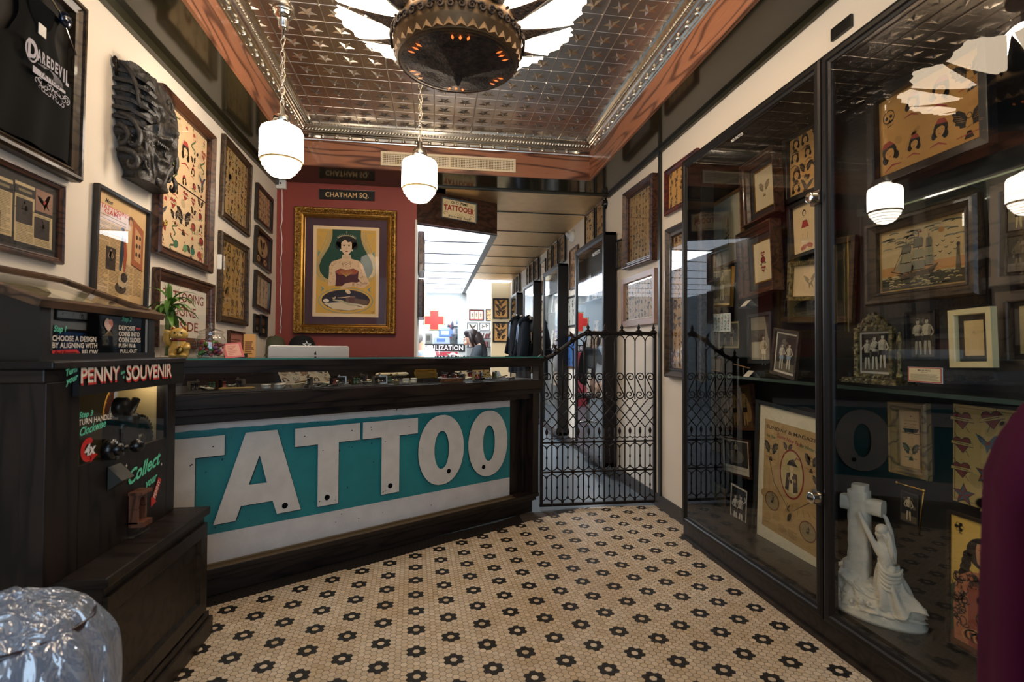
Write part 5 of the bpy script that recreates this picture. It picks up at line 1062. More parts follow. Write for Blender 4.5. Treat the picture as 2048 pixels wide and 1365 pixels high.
# shadow box with tank top
def dark_art(c='17130f'):
    return lambda a, w, h: a.rect(0, 0, w, h, c, 0)
def tank(root, w, h):
    cl = mat('black_jersey', '0d0c0a', .92, spec=.2, var=.3, vscale=4)
    mb = MB(); IM = root.matrix_world.inverted(); q1 = IM @ atx(91, 62, XL+.05); cx = q1.x; zt = q1.y+.105
    THh = zt+h/2-.055; tc_ = IM @ atx(92, 140, XL+.04); tw_ = (IM @ atx(136, 140, XL+.04)).x-(IM @ atx(50, 140, XL+.04)).x
    def half(v):     # silhouette half-width
        if v < .30: return .115+.0*v-.03*sin(v/.30*pi)+ (.02 if v < .02 else 0)
        if v < .42: f = (v-.30)/.12; return .115+f*f*.10
        return .215+.02*(v-.42)
    def f(u, v):
        s = (u-.5)*2; hw = half(v); inner = .055 if v < .0 else 0
        neck = .065*sqrt(max(0, 1-(v/.2)**2)) if v < .2 else 0
        x = s*hw
        if abs(x) < neck: x = neck*(1 if s >= 0 else -1)
        zz = .018+.014*cos(s*1.4)+.006*sin(s*9+v*3)*(v)
        return (cx+x, zt-v*THh, zz)
    mb.grid(f, 56, 44); o = mb.build('tank_top', cl, root)
    mb = MB(); mb.tube([(cx-.19, zt-.09, .03), (cx-.08, zt+.02, .036), (cx, zt+.05, .038), (cx+.08, zt+.02, .036), (cx+.19, zt-.09, .03)], .004, 8); mb.tube([(cx, zt+.05, .036), (cx, zt+.11, .036), (cx+.02, zt+.13, .036), (cx+.03, zt+.11, .036)], .0025, 6); mb.build('wire_hanger', chrome, root)
    mb = MB(); mb.box(cx-.018, cx+.018, zt-.125, zt-.085, .035, .037); mb.build('neck_label', white, root)
    mb = MB(); mb.ball((cx+.10, zt+.0, .045), .028, 14, 10, 0, None, (1, 1, .6)); mb.build('glass_marble', mat('dark_blue_glass', '151c2c', .05, coat=1), root)
    a = Art(); c = 'b9b4bd'; a.push(tc_.x, tc_.y, tw_/.27, 0)
    a.ring(-.108, .03, .034, .048, .008, c); a.rect(-.125, -.02, -.115, .08, c); a.text('D', -.107, -.0, .075, c, 2, 'c', width=.055, bold=.03)
    for ch, x, hh in zip('AREDEVIL', [-.062, -.035, -.008, .019, .046, .073, .097, .121], [.052, .05, .048, .047, .048, .052, .062, .07]): a.text(ch, x, .06-hh, hh, c, 2, 'c', width=.022 if ch != 'I' else .009, bold=.035)
    for k in range(26):
        t = -2.6+k*.2; a.line([(.0+.03*cos(t), -.02+.02*sin(t)), (.0+.095*cos(t), -.03+.035*sin(t))], .003, c, 1)
    a.text('TATTOO', .01, -.052, .02, '17140f', 4, 'c', width=.13, bold=.02); a.poly([(-.1, -.03), (.11, -.045), (.11, -.058), (-.1, -.062)], c, 3)
    for k in range(12): a.arc(-.07+.017*k, -.085+.008*sin(k*1.7), .014, .011, k, k+4.4, .0035, c, 2)
    for k in range(9): a.arc(-.05+.018*k, -.108-.004*k*.4, .011, .009, k*1.3, k*1.3+4, .003, c, 2)
    a.arc(.12, -.085, .022, .02, -1.5, 3.4, .004, c, 2); a.pop()
    o = a.build('shirt_print', root, .046)
picture('large shadow box framing a black tank top at the upper left', [(-170, -353), (180, 32), (168, 360), (-170, 205)], LP, LN, dark_art(), greyframe, .045, .05, 'step', back='15110e', cat='shadow box', name='shadow_box', extra=tank, glass=False)
def articles(a, w, h):
    a.rect(0, 0, w, h, '2c2825', 0)
    R = random.Random(2); xs_ = [.03, .30, .55, .68, .84, .97]
    def pg(x0, y0, x1, y1, c='cdb488', head=None, ph=None, seed=1, cols=2):
        a.rect(x0*w, y0*h, x1*w, y1*h, c, 1)
        newsprint(a, x0*w+.004, y0*h+.004, x1*w-.004, (y1-.02)*h if not head else (y1-.2)*h, cols, .0055, '8f7c58', seed)
        if head: a.rect(x0*w, (y1-.18)*h, x1*w, (y1-.05)*h, '2f2924', 3); a.rect((x0+.03)*w, (y1-.13)*h, (x1-.03)*w, (y1-.09)*h, '8d7c5c', 4)
        if ph:
            q0, q1, q2, q3 = ph; a.rect(q0*w, q1*h, q2*w, q3*h, '3a302a', 4); a.push(q0*w, q1*h)
            photo('3f3630', 'b59c7c', 1, seed, 'cdb488' if 0 else '3f3630', seed)(a, (q2-q0)*w, (q3-q1)*h) if 0 else [person2d(a, (q2-q0)*w*(i+.5)/1, 0, (q3-q1)*h*.95, 'ab9270', '1d1815', seed) for i in range(1)]; a.pop()
    pg(.02, .08, .34, .95, ph=(.05, .6, .3, .93), seed=2); pg(.36, .1, .60, .9, head='NEWS', ph=(.38, .1, .5, .42), seed=3)
    pg(.62, .06, .98, .55, ph=(.80, .18, .95, .5), seed=5); pg(.62, .56, .80, .93, head='INK', ph=(.63, .34, .78, .7), seed=4, cols=1)
    a.rect(.81*w, .60*h, .98*w, .93*h, '9a7460', 1); m_eaglepush = a.push(.895*w, .76*h, .3*h, .1); m_bird(a, pal('a88264')); a.pop()
picture('long grey framed panel of yellowed magazine clippings at left below the shadow box', [(-150, 245), (138, 372), (126, 525), (-150, 470)], LP, LN, articles, brownframe, .022, .025, 'step', matc='4a4440', mw=.012)
def meetad(a, w, h):
    pp = 'dcb884'; a.rect(0, 0, w, h, pp, 0)
    a.text('Meet', .22*w, .91*h, .018, K, 1, shear=.5, bold=.02); a.rect(.02*w, .74*h, .66*w, .885*h, 'e9d2c8', 1)
    a.text('TATTOOING', .35*w, .845*h, .020, 'd0443e', 2, width=w*.56, bold=.008); a.text('GAMS', .30*w, .805*h, .020, 'd0443e', 2, width=w*.32, bold=.008); newsprint(a, .05*w, .745*h, .6*w, .79*h, 1, .008, 'a48a70', 2)
    newsprint(a, .04*w, .04*h, .48*w, .72*h, 2, .006, '9a7f58', 3); newsprint(a, .55*w, .05*h, .95*w, .38*h, 2, .006, '9a7f58', 4)
    a.rect(.20*w, .28*h, .38*w, .5*h, '3b2f27', 3); person2d(a, .29*w, .29*h, .2*h*1.0, 'b49878', '1d1712')
    # door and customers
    a.poly([(.70*w, .40*h), (.95*w, .36*h), (.95*w, .80*h), (.70*w, .88*h)], 'a86442', 3); a.poly([(.76*w, .46*h), (.90*w, .43*h), (.90*w, .73*h), (.76*w, .80*h)], 'cfa070', 4)
    for k in range(3):
        for j in range(2): a.ell((.80+.07*j)*w, (.52+.09*k)*h, .022*w, .025*h, '3b2a20', 5)
    a.line([(.70*w, .40*h), (.95*w, .36*h)], .008, '5f3320', 5)
    a.line([(.48*w, .3*h), (.5*w, .48*h), (.5*w, .66*h)], .03*1, '2d3a44', 5); a.line([(.56*w, .3*h), (.57*w, .48*h), (.55*w, .64*h)], .028, 'a44a32', 5); a.ell(.5*w, .70*h, .03*w, .03*h, 'c99a74', 6); a.ell(.58*w, .68*h, .03*w, .03*h, 'c99a74', 6); a.ell(.5*w, .72*h, .035*w, .018*h, '2d3a44', 7)
    a.ell(.66*w, .84*h, .05*w, .05*h, '5a4030', 5); a.ell(.66*w, .82*h, .035*w, .035*h, 'c99a74', 6)
    a.ell(.52*w, .2*h, .09*w, .07*h, 'cbb08a', 5); a.ell(.50*w, .13*h, .11*w, .06*h, '4a3c30', 4); a.ell(.56*w, .24*h, .07*w, .05*h, '3b2f27', 6); person2d(a, .5*w, .06*h, .16*h, 'cbb08a', '2a211a', 1)
picture('black framed yellowed newspaper page with red headline about tattooing', [(199, 373), (308, 421), (293, 618), (189, 598)], LP, LN, meetad, blackframe, .016, .022, 'flat')
bigm = [m_lady, m_rose, m_heart, m_dagger, m_eagle, m_bird, m_pinup, m_snake, m_butterfly]
def doubleflash(a, w, h):
    flash(21, 5, 5, 'e2c39a', big=[(.5, .5, .45, m_eagle)], mots=bigm, r='b0413a', g='5d8050')(a, w, h*.495)
    a.rect(0, h*.493, w, h*.503, '1c1512', 6); a.push(0, h*.503); flash(22, 5, 5, 'e0c096', big=[(.5, .5, .42, m_lady)], mots=bigm, r='b0413a', g='5d8050')(a, w, h*.497); a.pop()
    a.push(0, 0); 
    for x, c in ((.35, '2f6a50'), (.55, '6a9a68'), (.72, '2f6a50'), (.88, 'b0413a')): a.ell(x*w, .06*h, .05*w, .028*h, c, 5, .3)
    a.pop()
picture('tall brown frame holding two stacked sheets of red and black tattoo designs', [(338, 182), (437, 271), (425, 541), (313, 509)], LP, LN, doubleflash, brownframe, .05, .045, 'ogee')
picture('dark framed sheet of faded designs, upper of two tall ones near corner', [(455, 274), (508, 330), (500, 468), (444, 436)], LP, LN, flash(31, 7, 10, 'b89a68', mots=bigm, g='5a6a3a', r='7a4030'), greyframe, .045, .03, 'step')
picture('dark framed sheet of brown designs, lower of two tall ones near corner', [(448, 465.5), (502, 493), (497, 650), (440, 646)], LP, LN, flash(32, 5, 7, 'b08a4e', mono=True, mots=bigm), greyframe, .045, .03, 'step')
picture('small square black frame of crowded red designs, topmost by the red wall corner', [(519, 371), (548.5, 397), (545, 462), (513, 444)], LP, LN, flash(33, 7, 6, 'c9a880'), blackframe, .028, .025, 'flat')
def ovalart(a, w, h):
    a.rect(0, 0, w, h, '1d1612', 0); a.ell(.5*w, .60*h, .4*w, .33*h, 'b89a70', 1, n=28); a.ring(.5*w, .60*h, .37*w, .30*h, .003, K, 2); a.push(.5*w, .6*h, .55*min(w, h)); m_eagle(a, pal('b89a70', mono=True)); a.pop()
    for x in (.25, .75): a.ell(x*w, .14*h, .13*w, .1*h, 'b89a70', 1); a.push(x*w, .14*h, .17*min(w, h)); m_rose(a, pal('b89a70', mono=True)); a.pop()
picture('small black frame with an oval design above two round ones', [(517, 456), (547, 477), (542, 542), (511, 528.5)], LP, LN, ovalart, blackframe, .026, .025, 'flat')
picture('small black frame of figures and swords, lowest of three squares by the corner', [(516, 545), (545, 558), (540, 623), (510, 618)], LP, LN, flash(35, 4, 4, 'cdb79a', mots=[m_pinup, m_dagger, m_lady, m_snake], r='5f7a7c'), blackframe, .028, .025, 'flat')
picture('tiny dark plaque under the three small squares, the left one', [(511, 628), (523, 632), (521, 667), (510, 665)], LP, LN, lambda a, w, h: (a.rect(0, 0, w, h, '1c1614', 0), a.ell(w*.5, h*.65, w*.3, h*.2, '4a2a22', 1), a.rect(w*.4, h*.1, w*.75, h*.3, '7a6a52', 1)), blackframe, .008, .015, 'flat', cat='plaque', name='small_plaque', glass=False)
picture('tiny dark plaque under the three small squares, the right one', [(523.5, 629), (537, 634), (535, 676), (522.5, 673)], LP, LN, lambda a, w, h: (a.rect(0, 0, w, h, '1c1614', 0), a.ell(w*.5, h*.7, w*.3, h*.16, '5a3a2a', 1), a.rect(w*.4, h*.15, w*.8, h*.38, '8a785c', 1)), blackframe, .008, .018, 'flat', cat='plaque', name='small_plaque', glass=False)
def insign(a, w, h):
    a.rect(0, 0, w, h, 'e6ddcb', 0); c = '7d2c22'
    for s, y, ww in (('TATTOOING', .70, .86), ('DONE', .42, .50), ('INSIDE', .13, .62)):
        a.text(s, w*.5, h*y, h*.19, c, 1, width=w*ww, bold=.012)
picture('brown framed white sign with red lettering saying tattooing is done inside', [(322, 539), (432, 568), (428, 692), (314, 702)], LP, LN, insign, brownframe, .06, .035, 'deep', cat='sign', name='framed_sign')
picture('small framed pink notice above the counter beside the candy jar', [(461, 658), (491, 668), (490, 702), (460, 705)], LP, LN, a_lines('d08a78', '8a3a34', 4), brownframe, .012, .02, 'flat', cat='notice', name='framed_notice')
# white wall sensor
q = atx(437, 525, XL); r = empty('wall_sensor', q, 'small white plastic sensor box right of the double design frame', 'sensor'); mb = MB(); mb.box(0, .03, -.035, .035, -.05, .05); mb.build('case', white, r, .006); mb = MB(); mb.box(.03, .034, -.02, .02, -.03, .01); mb.build('lens', mat('milky_lens', 'd8d8d8', .2), r)
# camera box and dangling cord in the corner
q = aty(564, 370, YB); wcq = Vector(q); r = wcr = empty('wall_camera', q, 'white junction box with a black eye high in the corner under the left lamp', 'camera'); mb = MB(); mb.box(-.04, .045, -.05, -.002, -.045, .045); mb.build('case', white, r, .006); mb = MB(); mb.lathe([(0, .054), (.008, .052), (.009, .05)], 12, M=Matrix.Rotation(pi/2, 4, 'X')); mb.build('lens', blk, r); mb = MB(); mb.ball((-.07, -.03, .02), .03, 12, 8); mb.build('swivel_ball', white, r)
pts = []; R = random.Random(5)
for k in range(24): y = 378+(668-378)*k/23; p = aty(563.5+R.uniform(-1.4, 1.4)+(k/23)*-2, y, YB-.012); pts.append(tuple(p))
mb = MB(); mb.tube(pts, .004, 6); mb.v = [tuple(Vector(v)-wcq) for v in mb.v]; mb.build('hanging_cord', white, wcr)
# carved keystone mask
mc = Vector((XL+.004, 2.77, 2.235))
r = empty('keystone_mask', Matrix.Translation(mc) @ Matrix.Diagonal((.58, 1.0, .93, 1)), 'dark carved grotesque lion face keystone mounted on the left wall', 'carving')
stone = mat('dark_carved_stone', '3c352d', .5, var=.5, vscale=14, bump=.6, bscale=50, col2='191613')
def gz2(x, y, cx, cy, sx, sy): return exp(-((x-cx)/sx)**2-((y-cy)/sy)**2)
def mask(u, v):
    # u: 0 near-side wall edge .. 1 far-side wall edge ; v: 0 bottom .. 1 top
    a_ = pi*u; z = -.28+.56*v
    hw = .185*(1-.30*max(0, .35-v)/.35)*(1-.10*max(0, v-.85)/.15); dp = .16+.045*sin(pi*min(1, max(0, v*1.15)))-.03*max(0, (v-.8)/.2)
    c, s = cos(a_), sin(a_); e = .5
    y = -hw*(abs(c)**.75)*(1 if c > 0 else -1); x = dp*(s**.55)
    s1 = abs(c)             # 1 on the flanks, 0 in front
    rel = 0; A_ = 1.5
    fl = min(1, max(0, (s1-.35)/.25))
    if v > .42: rel += fl*(.034*((v*8.5+s1*1.6) % 1)**1.5-.008)   # layered fins
    else: rel += fl*(.020*sin(v*30+s1*3))
    fr = 1-fl; yy = y/hw
    rel += A_*fr*(.035*gz2(yy, v, 0, .58, .2, .12)+.055*gz2(yy, v, 0, .50, .13, .06)+.03*gz2(abs(yy), v, .34, .70, .2, .05)-.045*gz2(abs(yy), v, .30, .63, .13, .035)+.028*gz2(abs(yy), v, .30, .625, .06, .02)
        -.075*gz2(yy, v, 0, .335, .33, .065)+.03*gz2(yy, v, 0, .42, .4, .03)+.035*gz2(yy, v, 0, .235, .3, .03)+.03*gz2(abs(yy), v, .45, .5, .13, .09)+.03*gz2(yy, v, 0, .12, .2, .05))
    rel += .012*sin(yy*18+v*9)*gz2(yy, v, 0, .88, .8, .12)+.008*sin(abs(yy)*30-v*40)*gz2(abs(yy), v, .4, .2, .3, .14)
    rel += .010*noise.noise((yy*5, v*9, 2))
    n = Vector((s, -c, 0)).normalized()
    return (x+n.x*rel, y+n.y*rel*.8, z)
mb = MB(); mb.grid(mask, 150, 150); mb.add([mask(u/40, 0) for u in range(41)], [tuple(range(41))]); mb.add([mask(u/40, 1) for u in range(41)], [tuple(range(40, -1, -1))]); mb.build('face', stone, r)
def vol(c, n_, r0_, turns, rr, sgn=1):
    mb.tube([Vector(c)+Vector((.0+.004*i*.2, sgn*r0_*(i/n_)*cos(turns*2*pi*i/n_), r0_*(i/n_)*sin(turns*2*pi*i/n_))) for i in range(n_+1)], [rr*(.5+.7*i/n_) for i in range(n_+1)], 8)
mb = MB()
for s in (-1, 1):
    vol((.145, s*.09, -.20), 26, .045, 1.6, .009, s); vol((.16, s*.06, -.09), 24, .03, 1.4, .007, s); vol((.15, s*.10, .19), 24, .035, 1.5, .008, s)
    vol((.09, s*.17, -.10), 24, .045, 1.5, .009, s)
    mb.tube([(.17, s*.035, .02), (.20, s*.06, .06), (.195, s*.10, .09), (.16, s*.13, .14), (.12, s*.15, .22)], [.010, .014, .014, .012, .006], 8)
    mb.tube([(.19, s*.03, -.02), (.19, s*.08, -.06), (.16, s*.12, -.10), (.15, s*.10, -.17), (.15, s*.05, -.23)], [.008, .012, .013, .012, .008], 8)
    mb.ball((.195, s*.055, .075), .016, 12, 8)
for k in range(7): mb.ball((.19, -.05+.0167*k, .0-.06), .009, 8, 6, 0, None, (1, .8, 1.5))
mb.lathe([(.03, 0), (.036, .01), (.02, .02), (0, .022)], 16, M=Matrix.Translation((.16, 0, -.25)) @ Matrix.Rotation(pi/2, 4, 'Y')); 
for k in range(6):
    z0 = .225-.045*k
    for s in (-1,): mb.prism([(.0, z0), (.12, z0-.004), (.235-.012*abs(k-2), z0-.035), (.225-.012*abs(k-2), z0-.048), (.11, z0-.022), (.0, z0-.016)], .13, .212, lambda u, v, h: (u, s*h*(1-.28*(u/.24)**2), v))
for y_ in (-.205, .205):
    def C2(pts, r_): 
        mb.tube(cr([(x, y_*(1-.15*abs(x-.06)/.1), z) for x, z in pts]), crr(r_, len(r_)), 8)
    C2([(.0, -.01), (.05, .005), (.10, -.005), (.145, -.04), (.165, -.09), (.15, -.13), (.115, -.14), (.095, -.115), (.11, -.092), (.13, -.10)], [.006, .012, .017, .018, .017, .015, .012, .010, .008, .005])
    C2([(.0, -.06), (.05, -.05), (.09, -.07), (.10, -.11), (.07, -.14), (.04, -.13), (.045, -.10)], [.008, .015, .018, .016, .014, .010, .006])
    C2([(.02, -.17), (.08, -.165), (.13, -.18), (.155, -.215), (.13, -.245), (.10, -.235), (.105, -.21)], [.010, .014, .016, .016, .014, .010, .006])
    C2([(.04, .26), (.10, .22), (.14, .15), (.155, .08), (.17, .05)], [.008, .014, .016, .014, .008])
mb.build('scrollwork', stone, r)
mb = MB(); q = atx(228, 133, XL+.01)-mc; q.z /= .93; mb.tube([(q.x, q.y, q.z+.03), (q.x+.02, q.y, q.z+.01), (q.x+.01, q.y+.01, q.z-.03), (.02, -.17, .22)], .009, 8); mb.ball((q.x+.01, q.y, q.z+.03), .018, 10, 8, 0, None, (1, .5, 1.3)); mb.build('hanging_hook', iron, r)
# ================================================================ BACK WALL
BP, BN = (0, YB, 0), (0, -1, 0)
def chatham(a, w, h):
    a.rect(0, 0, w, h, '211d19', 0); a.text('CHATHAM SQ.', w*.5, h*.27, h*.50, 'd8b27e', 1, width=w*.80, bold=.02, space=1.05)
picture('narrow black street sign with cream capitals above the gilt framed poster', [(638, 378), (749, 382), (749, 402), (638, 398)], BP, BN, chatham, blackframe, .003, .014, 'flat', cat='sign', name='street_sign', glass=False)
def poster(a, w, h):
    Y_ = 'd0a046'; G = '1f4434'; TQ = '6f8f86'; a.rect(0, 0, w, h, 'e2c49a', 0); m = .05*w; a.push(m, .035*h); W_, H_ = w-2*m, h*.93
    a.rect(0, 0, W_, H_, Y_, 1)
    X = lambda f: f*W_; Yy = lambda f: f*H_
    # green bell-shaped ground
    half = [(0.0, .36), (.10, .37), (.22, .38), (.36, .42), (.44, .49), (.455, .56), (.42, .64), (.36, .71), (.30, .78), (.26, .85), (.24, .92), (.24, 1.0), (0, 1.0)]
    a.poly([(X(.5+x), Yy(y)) for x, y in half]+[(X(.5-x), Yy(y)) for x, y in half[::-1]], G, 2)
    for off, wd in ((.018, .005), (.045, .0035), (.07, .0035)):
        for s in (-1, 1): a.line([(X(.5+s*min(.49, x+off)), Yy(min(.985, y-off*.3))) for x, y in half[2:12]], wd, TQ, 3)
    for s in (-1, 1):
        a.line([(X(.5+s*.46), Yy(.97)), (X(.5+s*.32), Yy(.97)), (X(.5+s*.35), Yy(.87)), (X(.5+s*.44), Yy(.72)), (X(.5+s*.475), Yy(.66))], .004, TQ, 4); a.poly([(X(.5+s*.47), Yy(.76)), (X(.5+s*.485), Yy(.66)), (X(.5+s*.44), Yy(.72))], TQ, 4)
        for q in range(3): a.line([(X(.5+s*.47), Yy(.92)), (X(.5+s*(.36+.03*q)), Yy(.86-.05*q))], .003, TQ, 4)
        a.poly([(X(.5+s*.43), Yy(.33)), (X(.5+s*.36), Yy(.29)), (X(.5+s*.43), Yy(.25)), (X(.5+s*.40), Yy(.29))], TQ, 4)
    # lower oval vignette
    a.ell(X(.5), Yy(.155), X(.46), Yy(.155), TQ, 3, n=36); a.ell(X(.5), Yy(.155), X(.445), Yy(.148), Y_, 4, n=36); a.ell(X(.5), Yy(.16), X(.405), Yy(.125), '2c2430', 5, n=36); a.poly([(X(.12), Yy(.12)), (X(.5), Yy(.14)), (X(.88), Yy(.10)), (X(.80), Yy(.065)), (X(.55), Yy(.038)), (X(.3), Yy(.05))], 'd9c3a0', 6)
    a.poly([(X(.5), Yy(.2)), (X(.9), Yy(.16)), (X(.86), Yy(.11)), (X(.5), Yy(.13))], '6d5142', 6); a.rect(X(.55), Yy(.14), X(.65), Yy(.20), '5c3a34', 7); a.rect(X(.54), Yy(.195), X(.66), Yy(.207), '8a6a5a', 8)
    sk = 'd9b48c'; a.line([(X(.28), Yy(.16)), (X(.42), Yy(.15)), (X(.55), Yy(.11)), (X(.72), Yy(.095))], .020, 'b9ad88', 8); a.line([(X(.36), Yy(.185)), (X(.45), Yy(.19)), (X(.57), Yy(.205))], .010, sk, 9); a.ell(X(.30), Yy(.19), X(.03), Yy(.02), sk, 9); a.ell(X(.29), Yy(.205), X(.03), Yy(.017), K, 10); a.ell(X(.17), Yy(.15), X(.05), Yy(.022), 'e6d6ba', 8); a.line([(X(.70), Yy(.095)), (X(.78), Yy(.082))], .011, '2a1d20', 9)
    # lady
    a.poly([(X(.5+x), Yy(y)) for x, y in [(-.30, .325), (-.29, .45), (-.285, .56), (-.24, .615), (-.08, .655), (-.07, .70), (.07, .70), (.08, .655), (.22, .63), (.28, .58), (.33, .47), (.40, .37), (.34, .325), (.12, .34), (-.15, .34)]], sk, 7)
    a.poly([(X(.5+x), Yy(y)) for x, y in [(-.18, .325), (-.17, .42), (-.185, .50), (-.10, .535), (0, .52), (.12, .54), (.21, .51), (.2, .42), (.24, .39), (.12, .355), (-.02, .33)]], '4d1f26', 8); a.poly([(X(.5+x), Yy(y)) for x, y in [(-.18, .49), (-.10, .53), (0, .515), (.12, .535), (.21, .505), (.16, .47), (0, .46), (-.12, .46)]], '9a4a30', 9)
    for k in range(9): a.line([(X(.5), Yy(.44)), (X(.5+.11*sin(-1.4+k*.35)), Yy(.49+.035*cos(-1.4+k*.35)))], .0045, 'c9a050', 10)
    a.line([(X(.88), Yy(.375)), (X(.80), Yy(.335)), (X(.60), Yy(.35)), (X(.50), Yy(.335)), (X(.42), Yy(.30))], .042, sk, 9)
    for k in range(4): a.line([(X(.42+.02*k), Yy(.325)), (X(.40+.025*k), Yy(.285+.006*k))], .010, sk, 10)
    a.ell(X(.535), Yy(.262), X(.05), Yy(.024), 'e8cba8', 11, -.5); a.ring(X(.535), Yy(.262), X(.04), Yy(.018), .002, '9a5a50', 12); a.line([(X(.615), Yy(.375)), (X(.60), Yy(.325))], .005, '8a5a30', 11)
    R = random.Random(11)
    for k in range(120):      # tattoo marks over arms, shoulders and chest
        z = R.choice((0, 1, 2, 3, 3, 2))
        if z == 0: x, y = R.uniform(-.285, -.20), R.uniform(.35, .58)
        elif z == 1: x, y = R.uniform(.24, .33), R.uniform(.42, .57)
        elif z == 2: x, y = R.uniform(-.24, .24), R.uniform(.555, .625)
        else: x, y = R.uniform(.12, .36), R.uniform(.335, .375)
        c = R.choice(('6a3a34', '8f5a48', '4a3a38', '77503e')); a.arc(X(.5+x), Yy(y), R.uniform(.003, .008), R.uniform(.003, .007), R.random()*6, R.random()*6+2.5, .0022, c, 11, 5)
    a.line([(X(.46), Yy(.60)), (X(.5), Yy(.585)), (X(.54), Yy(.60))], .006, '5a3430', 12); a.line([(X(.42), Yy(.59)), (X(.45), Yy(.605))], .006, '4a3a38', 12); a.line([(X(.58), Yy(.59)), (X(.55), Yy(.605))], .006, '4a3a38', 12)
    for k in range(3): a.line([(X(.435), Yy(.665+.012*k)), (X(.5), Yy(.657+.012*k)), (X(.565), Yy(.665+.012*k))], .003, 'a88a6a', 11)
    a.ell(X(.5), Yy(.84), X(.175), Yy(.082), '1f1815', 8, n=24); a.ell(X(.36), Yy(.81), X(.05), Yy(.045), '1f1815', 8); a.ell(X(.64), Yy(.81), X(.05), Yy(.045), '1f1815', 8)
    a.poly([(X(.5+x), Yy(y)) for x, y in [(-.09, .78), (-.075, .74), (-.03, .70), (.03, .70), (.075, .74), (.09, .78), (.09, .84), (.05, .875), (-.04, .88), (-.09, .84)]], 'ddba96', 9)
    a.poly([(X(.5+x), Yy(y)) for x, y in [(-.10, .84), (-.02, .885), (.02, .85), (.10, .86), (.10, .82), (.12, .90), (-.12, .90)]], '1f1815', 10)
    for s in (-1, 1): a.ell(X(.5+s*.042), Yy(.808), X(.017), Yy(.006), '2a211c', 10); a.line([(X(.5+s*.02), Yy(.822)), (X(.5+s*.068), Yy(.822))], .003, '2a211c', 10); a.ell(X(.5+s*.095), Yy(.755), X(.009), Yy(.012), 'e8dcc0', 10)
    a.line([(X(.505), Yy(.81)), (X(.51), Yy(.772)), (X(.49), Yy(.768))], .0025, '9a7458', 10); a.ell(X(.5), Yy(.742), X(.026), Yy(.008), '8a4038', 10)
    a.arc(X(.5), Yy(.88), X(.15), Yy(.05), .25, pi-.25, .006, 'c9b48c', 10, 16)
    for k in range(13): t = .3+k*(pi-.6)/12; a.line([(X(.5)+X(.15)*cos(t), Yy(.88)+Yy(.05)*sin(t)), (X(.5)+X(.17)*cos(t), Yy(.895)+Yy(.055)*sin(t))], .004, 'd8c8a0', 11)
    a.line([(X(.5), Yy(.93)), (X(.5), Yy(.985))], .004, 'd8c8a0', 11); a.line([(X(.48), Yy(.97)), (X(.52), Yy(.97))], .003, 'd8c8a0', 11); a.ring(X(.955), Yy(.02), .008, .008, .003, '4a3a28', 5)
    a.pop()
def gilt(root, w, h):
    R = random.Random(9); per = []
    for s in (-1, 1):
        n = int(w/.022); per.append([(-w/2+(k+.5)*w/n, s*(h/2-.028)) for k in range(n)])
        n = int((h-.1)/.022); per.append([(s*(w/2-.028), -h/2+.05+(k+.5)*(h-.1)/n) for k in range(n)])
    for side in per:
      mb = MB()
      for x, y in side:
        for q in range(2): mb.ball((x+R.uniform(-.008, .008), y+R.uniform(-.018, .018), .055+R.uniform(-.003, .003)), R.uniform(.005, .010), 6, 4, 0, None, (1, 1, .6))
      mb.build('gilt_relief', gold, root)
    mb = MB(); mb.frame(w-.12, h-.12, [(0, .045), (.005, .052), (.018, .045), (.028, .02), (.032, .018)]); mb.build('inner_gilt_lip', goldsmooth, root)
picture('ornate gilt framed poster of a tattooed lady with tiara on the red wall', [(588.4, 413.3), (794.4, 419), (789.7, 670.6), (584, 666)], BP, BN, poster, gold, .085, .06, 'ogee', matc='4a2f38', mw=.075, extra=gilt, gtilt=.07)
# beam sign
bn_ = Vector((d.y, -d.x, 0))
def oldtime(a, w, h):
    a.rect(0, 0, w, h, 'e6d2a4', 0); a.line([(.01*w, .015*h), (.99*w, .015*h), (.99*w, .985*h), (.01*w, .985*h)], .008, '4a6a72', 1, True); a.line([(.03*w, .04*h), (.97*w, .04*h), (.97*w, .96*h), (.03*w, .96*h)], .004, '9a3a2a', 1, True)
    a.text('OLD-TIME', .5*w, .78*h, .13*h, K, 2, width=.5*w, bold=.02, shear=.2); a.text('TATTOOER', .5*w, .40*h, .26*h, 'a8332a', 2, width=.88*w, bold=.035, arch=.05*h); a.text('from way back!', .52*w, .09*h, .12*h, K, 2, width=.68*w, bold=.01, shear=.35)
    for s in (-1, 1):
        for k in range(3): a.arc((.5+s*(.36+.03*k))*w, (.76-.04*k)*h, .035*w, .07*h, k, k+4.6, .004, 'c08a5a', 1)
        a.arc((.5+s*.38)*w, .26*h, .06*w, .07*h, 0, 4.5, .005, 'c08a5a', 1)
    for k in range(3): a.ell((.45+.06*k)*w, .31*h, .008*w, .014*h, K, 2); a.arc(.5*w, .28*h, .12*w, .05*h, 3.3, 6.1, .004, 'c08a5a', 1)
picture('cream painted sign with red lettering fixed on the walnut header beam', [(884.6, 392.8), (955, 407), (953.6, 447.7), (884, 435)], tuple(EQ), tuple(bn_), oldtime, mat('teal_sign_edge', '4a5a5c', .4), .004, .02, 'flat', cat='sign', name='painted_sign', glass=False)
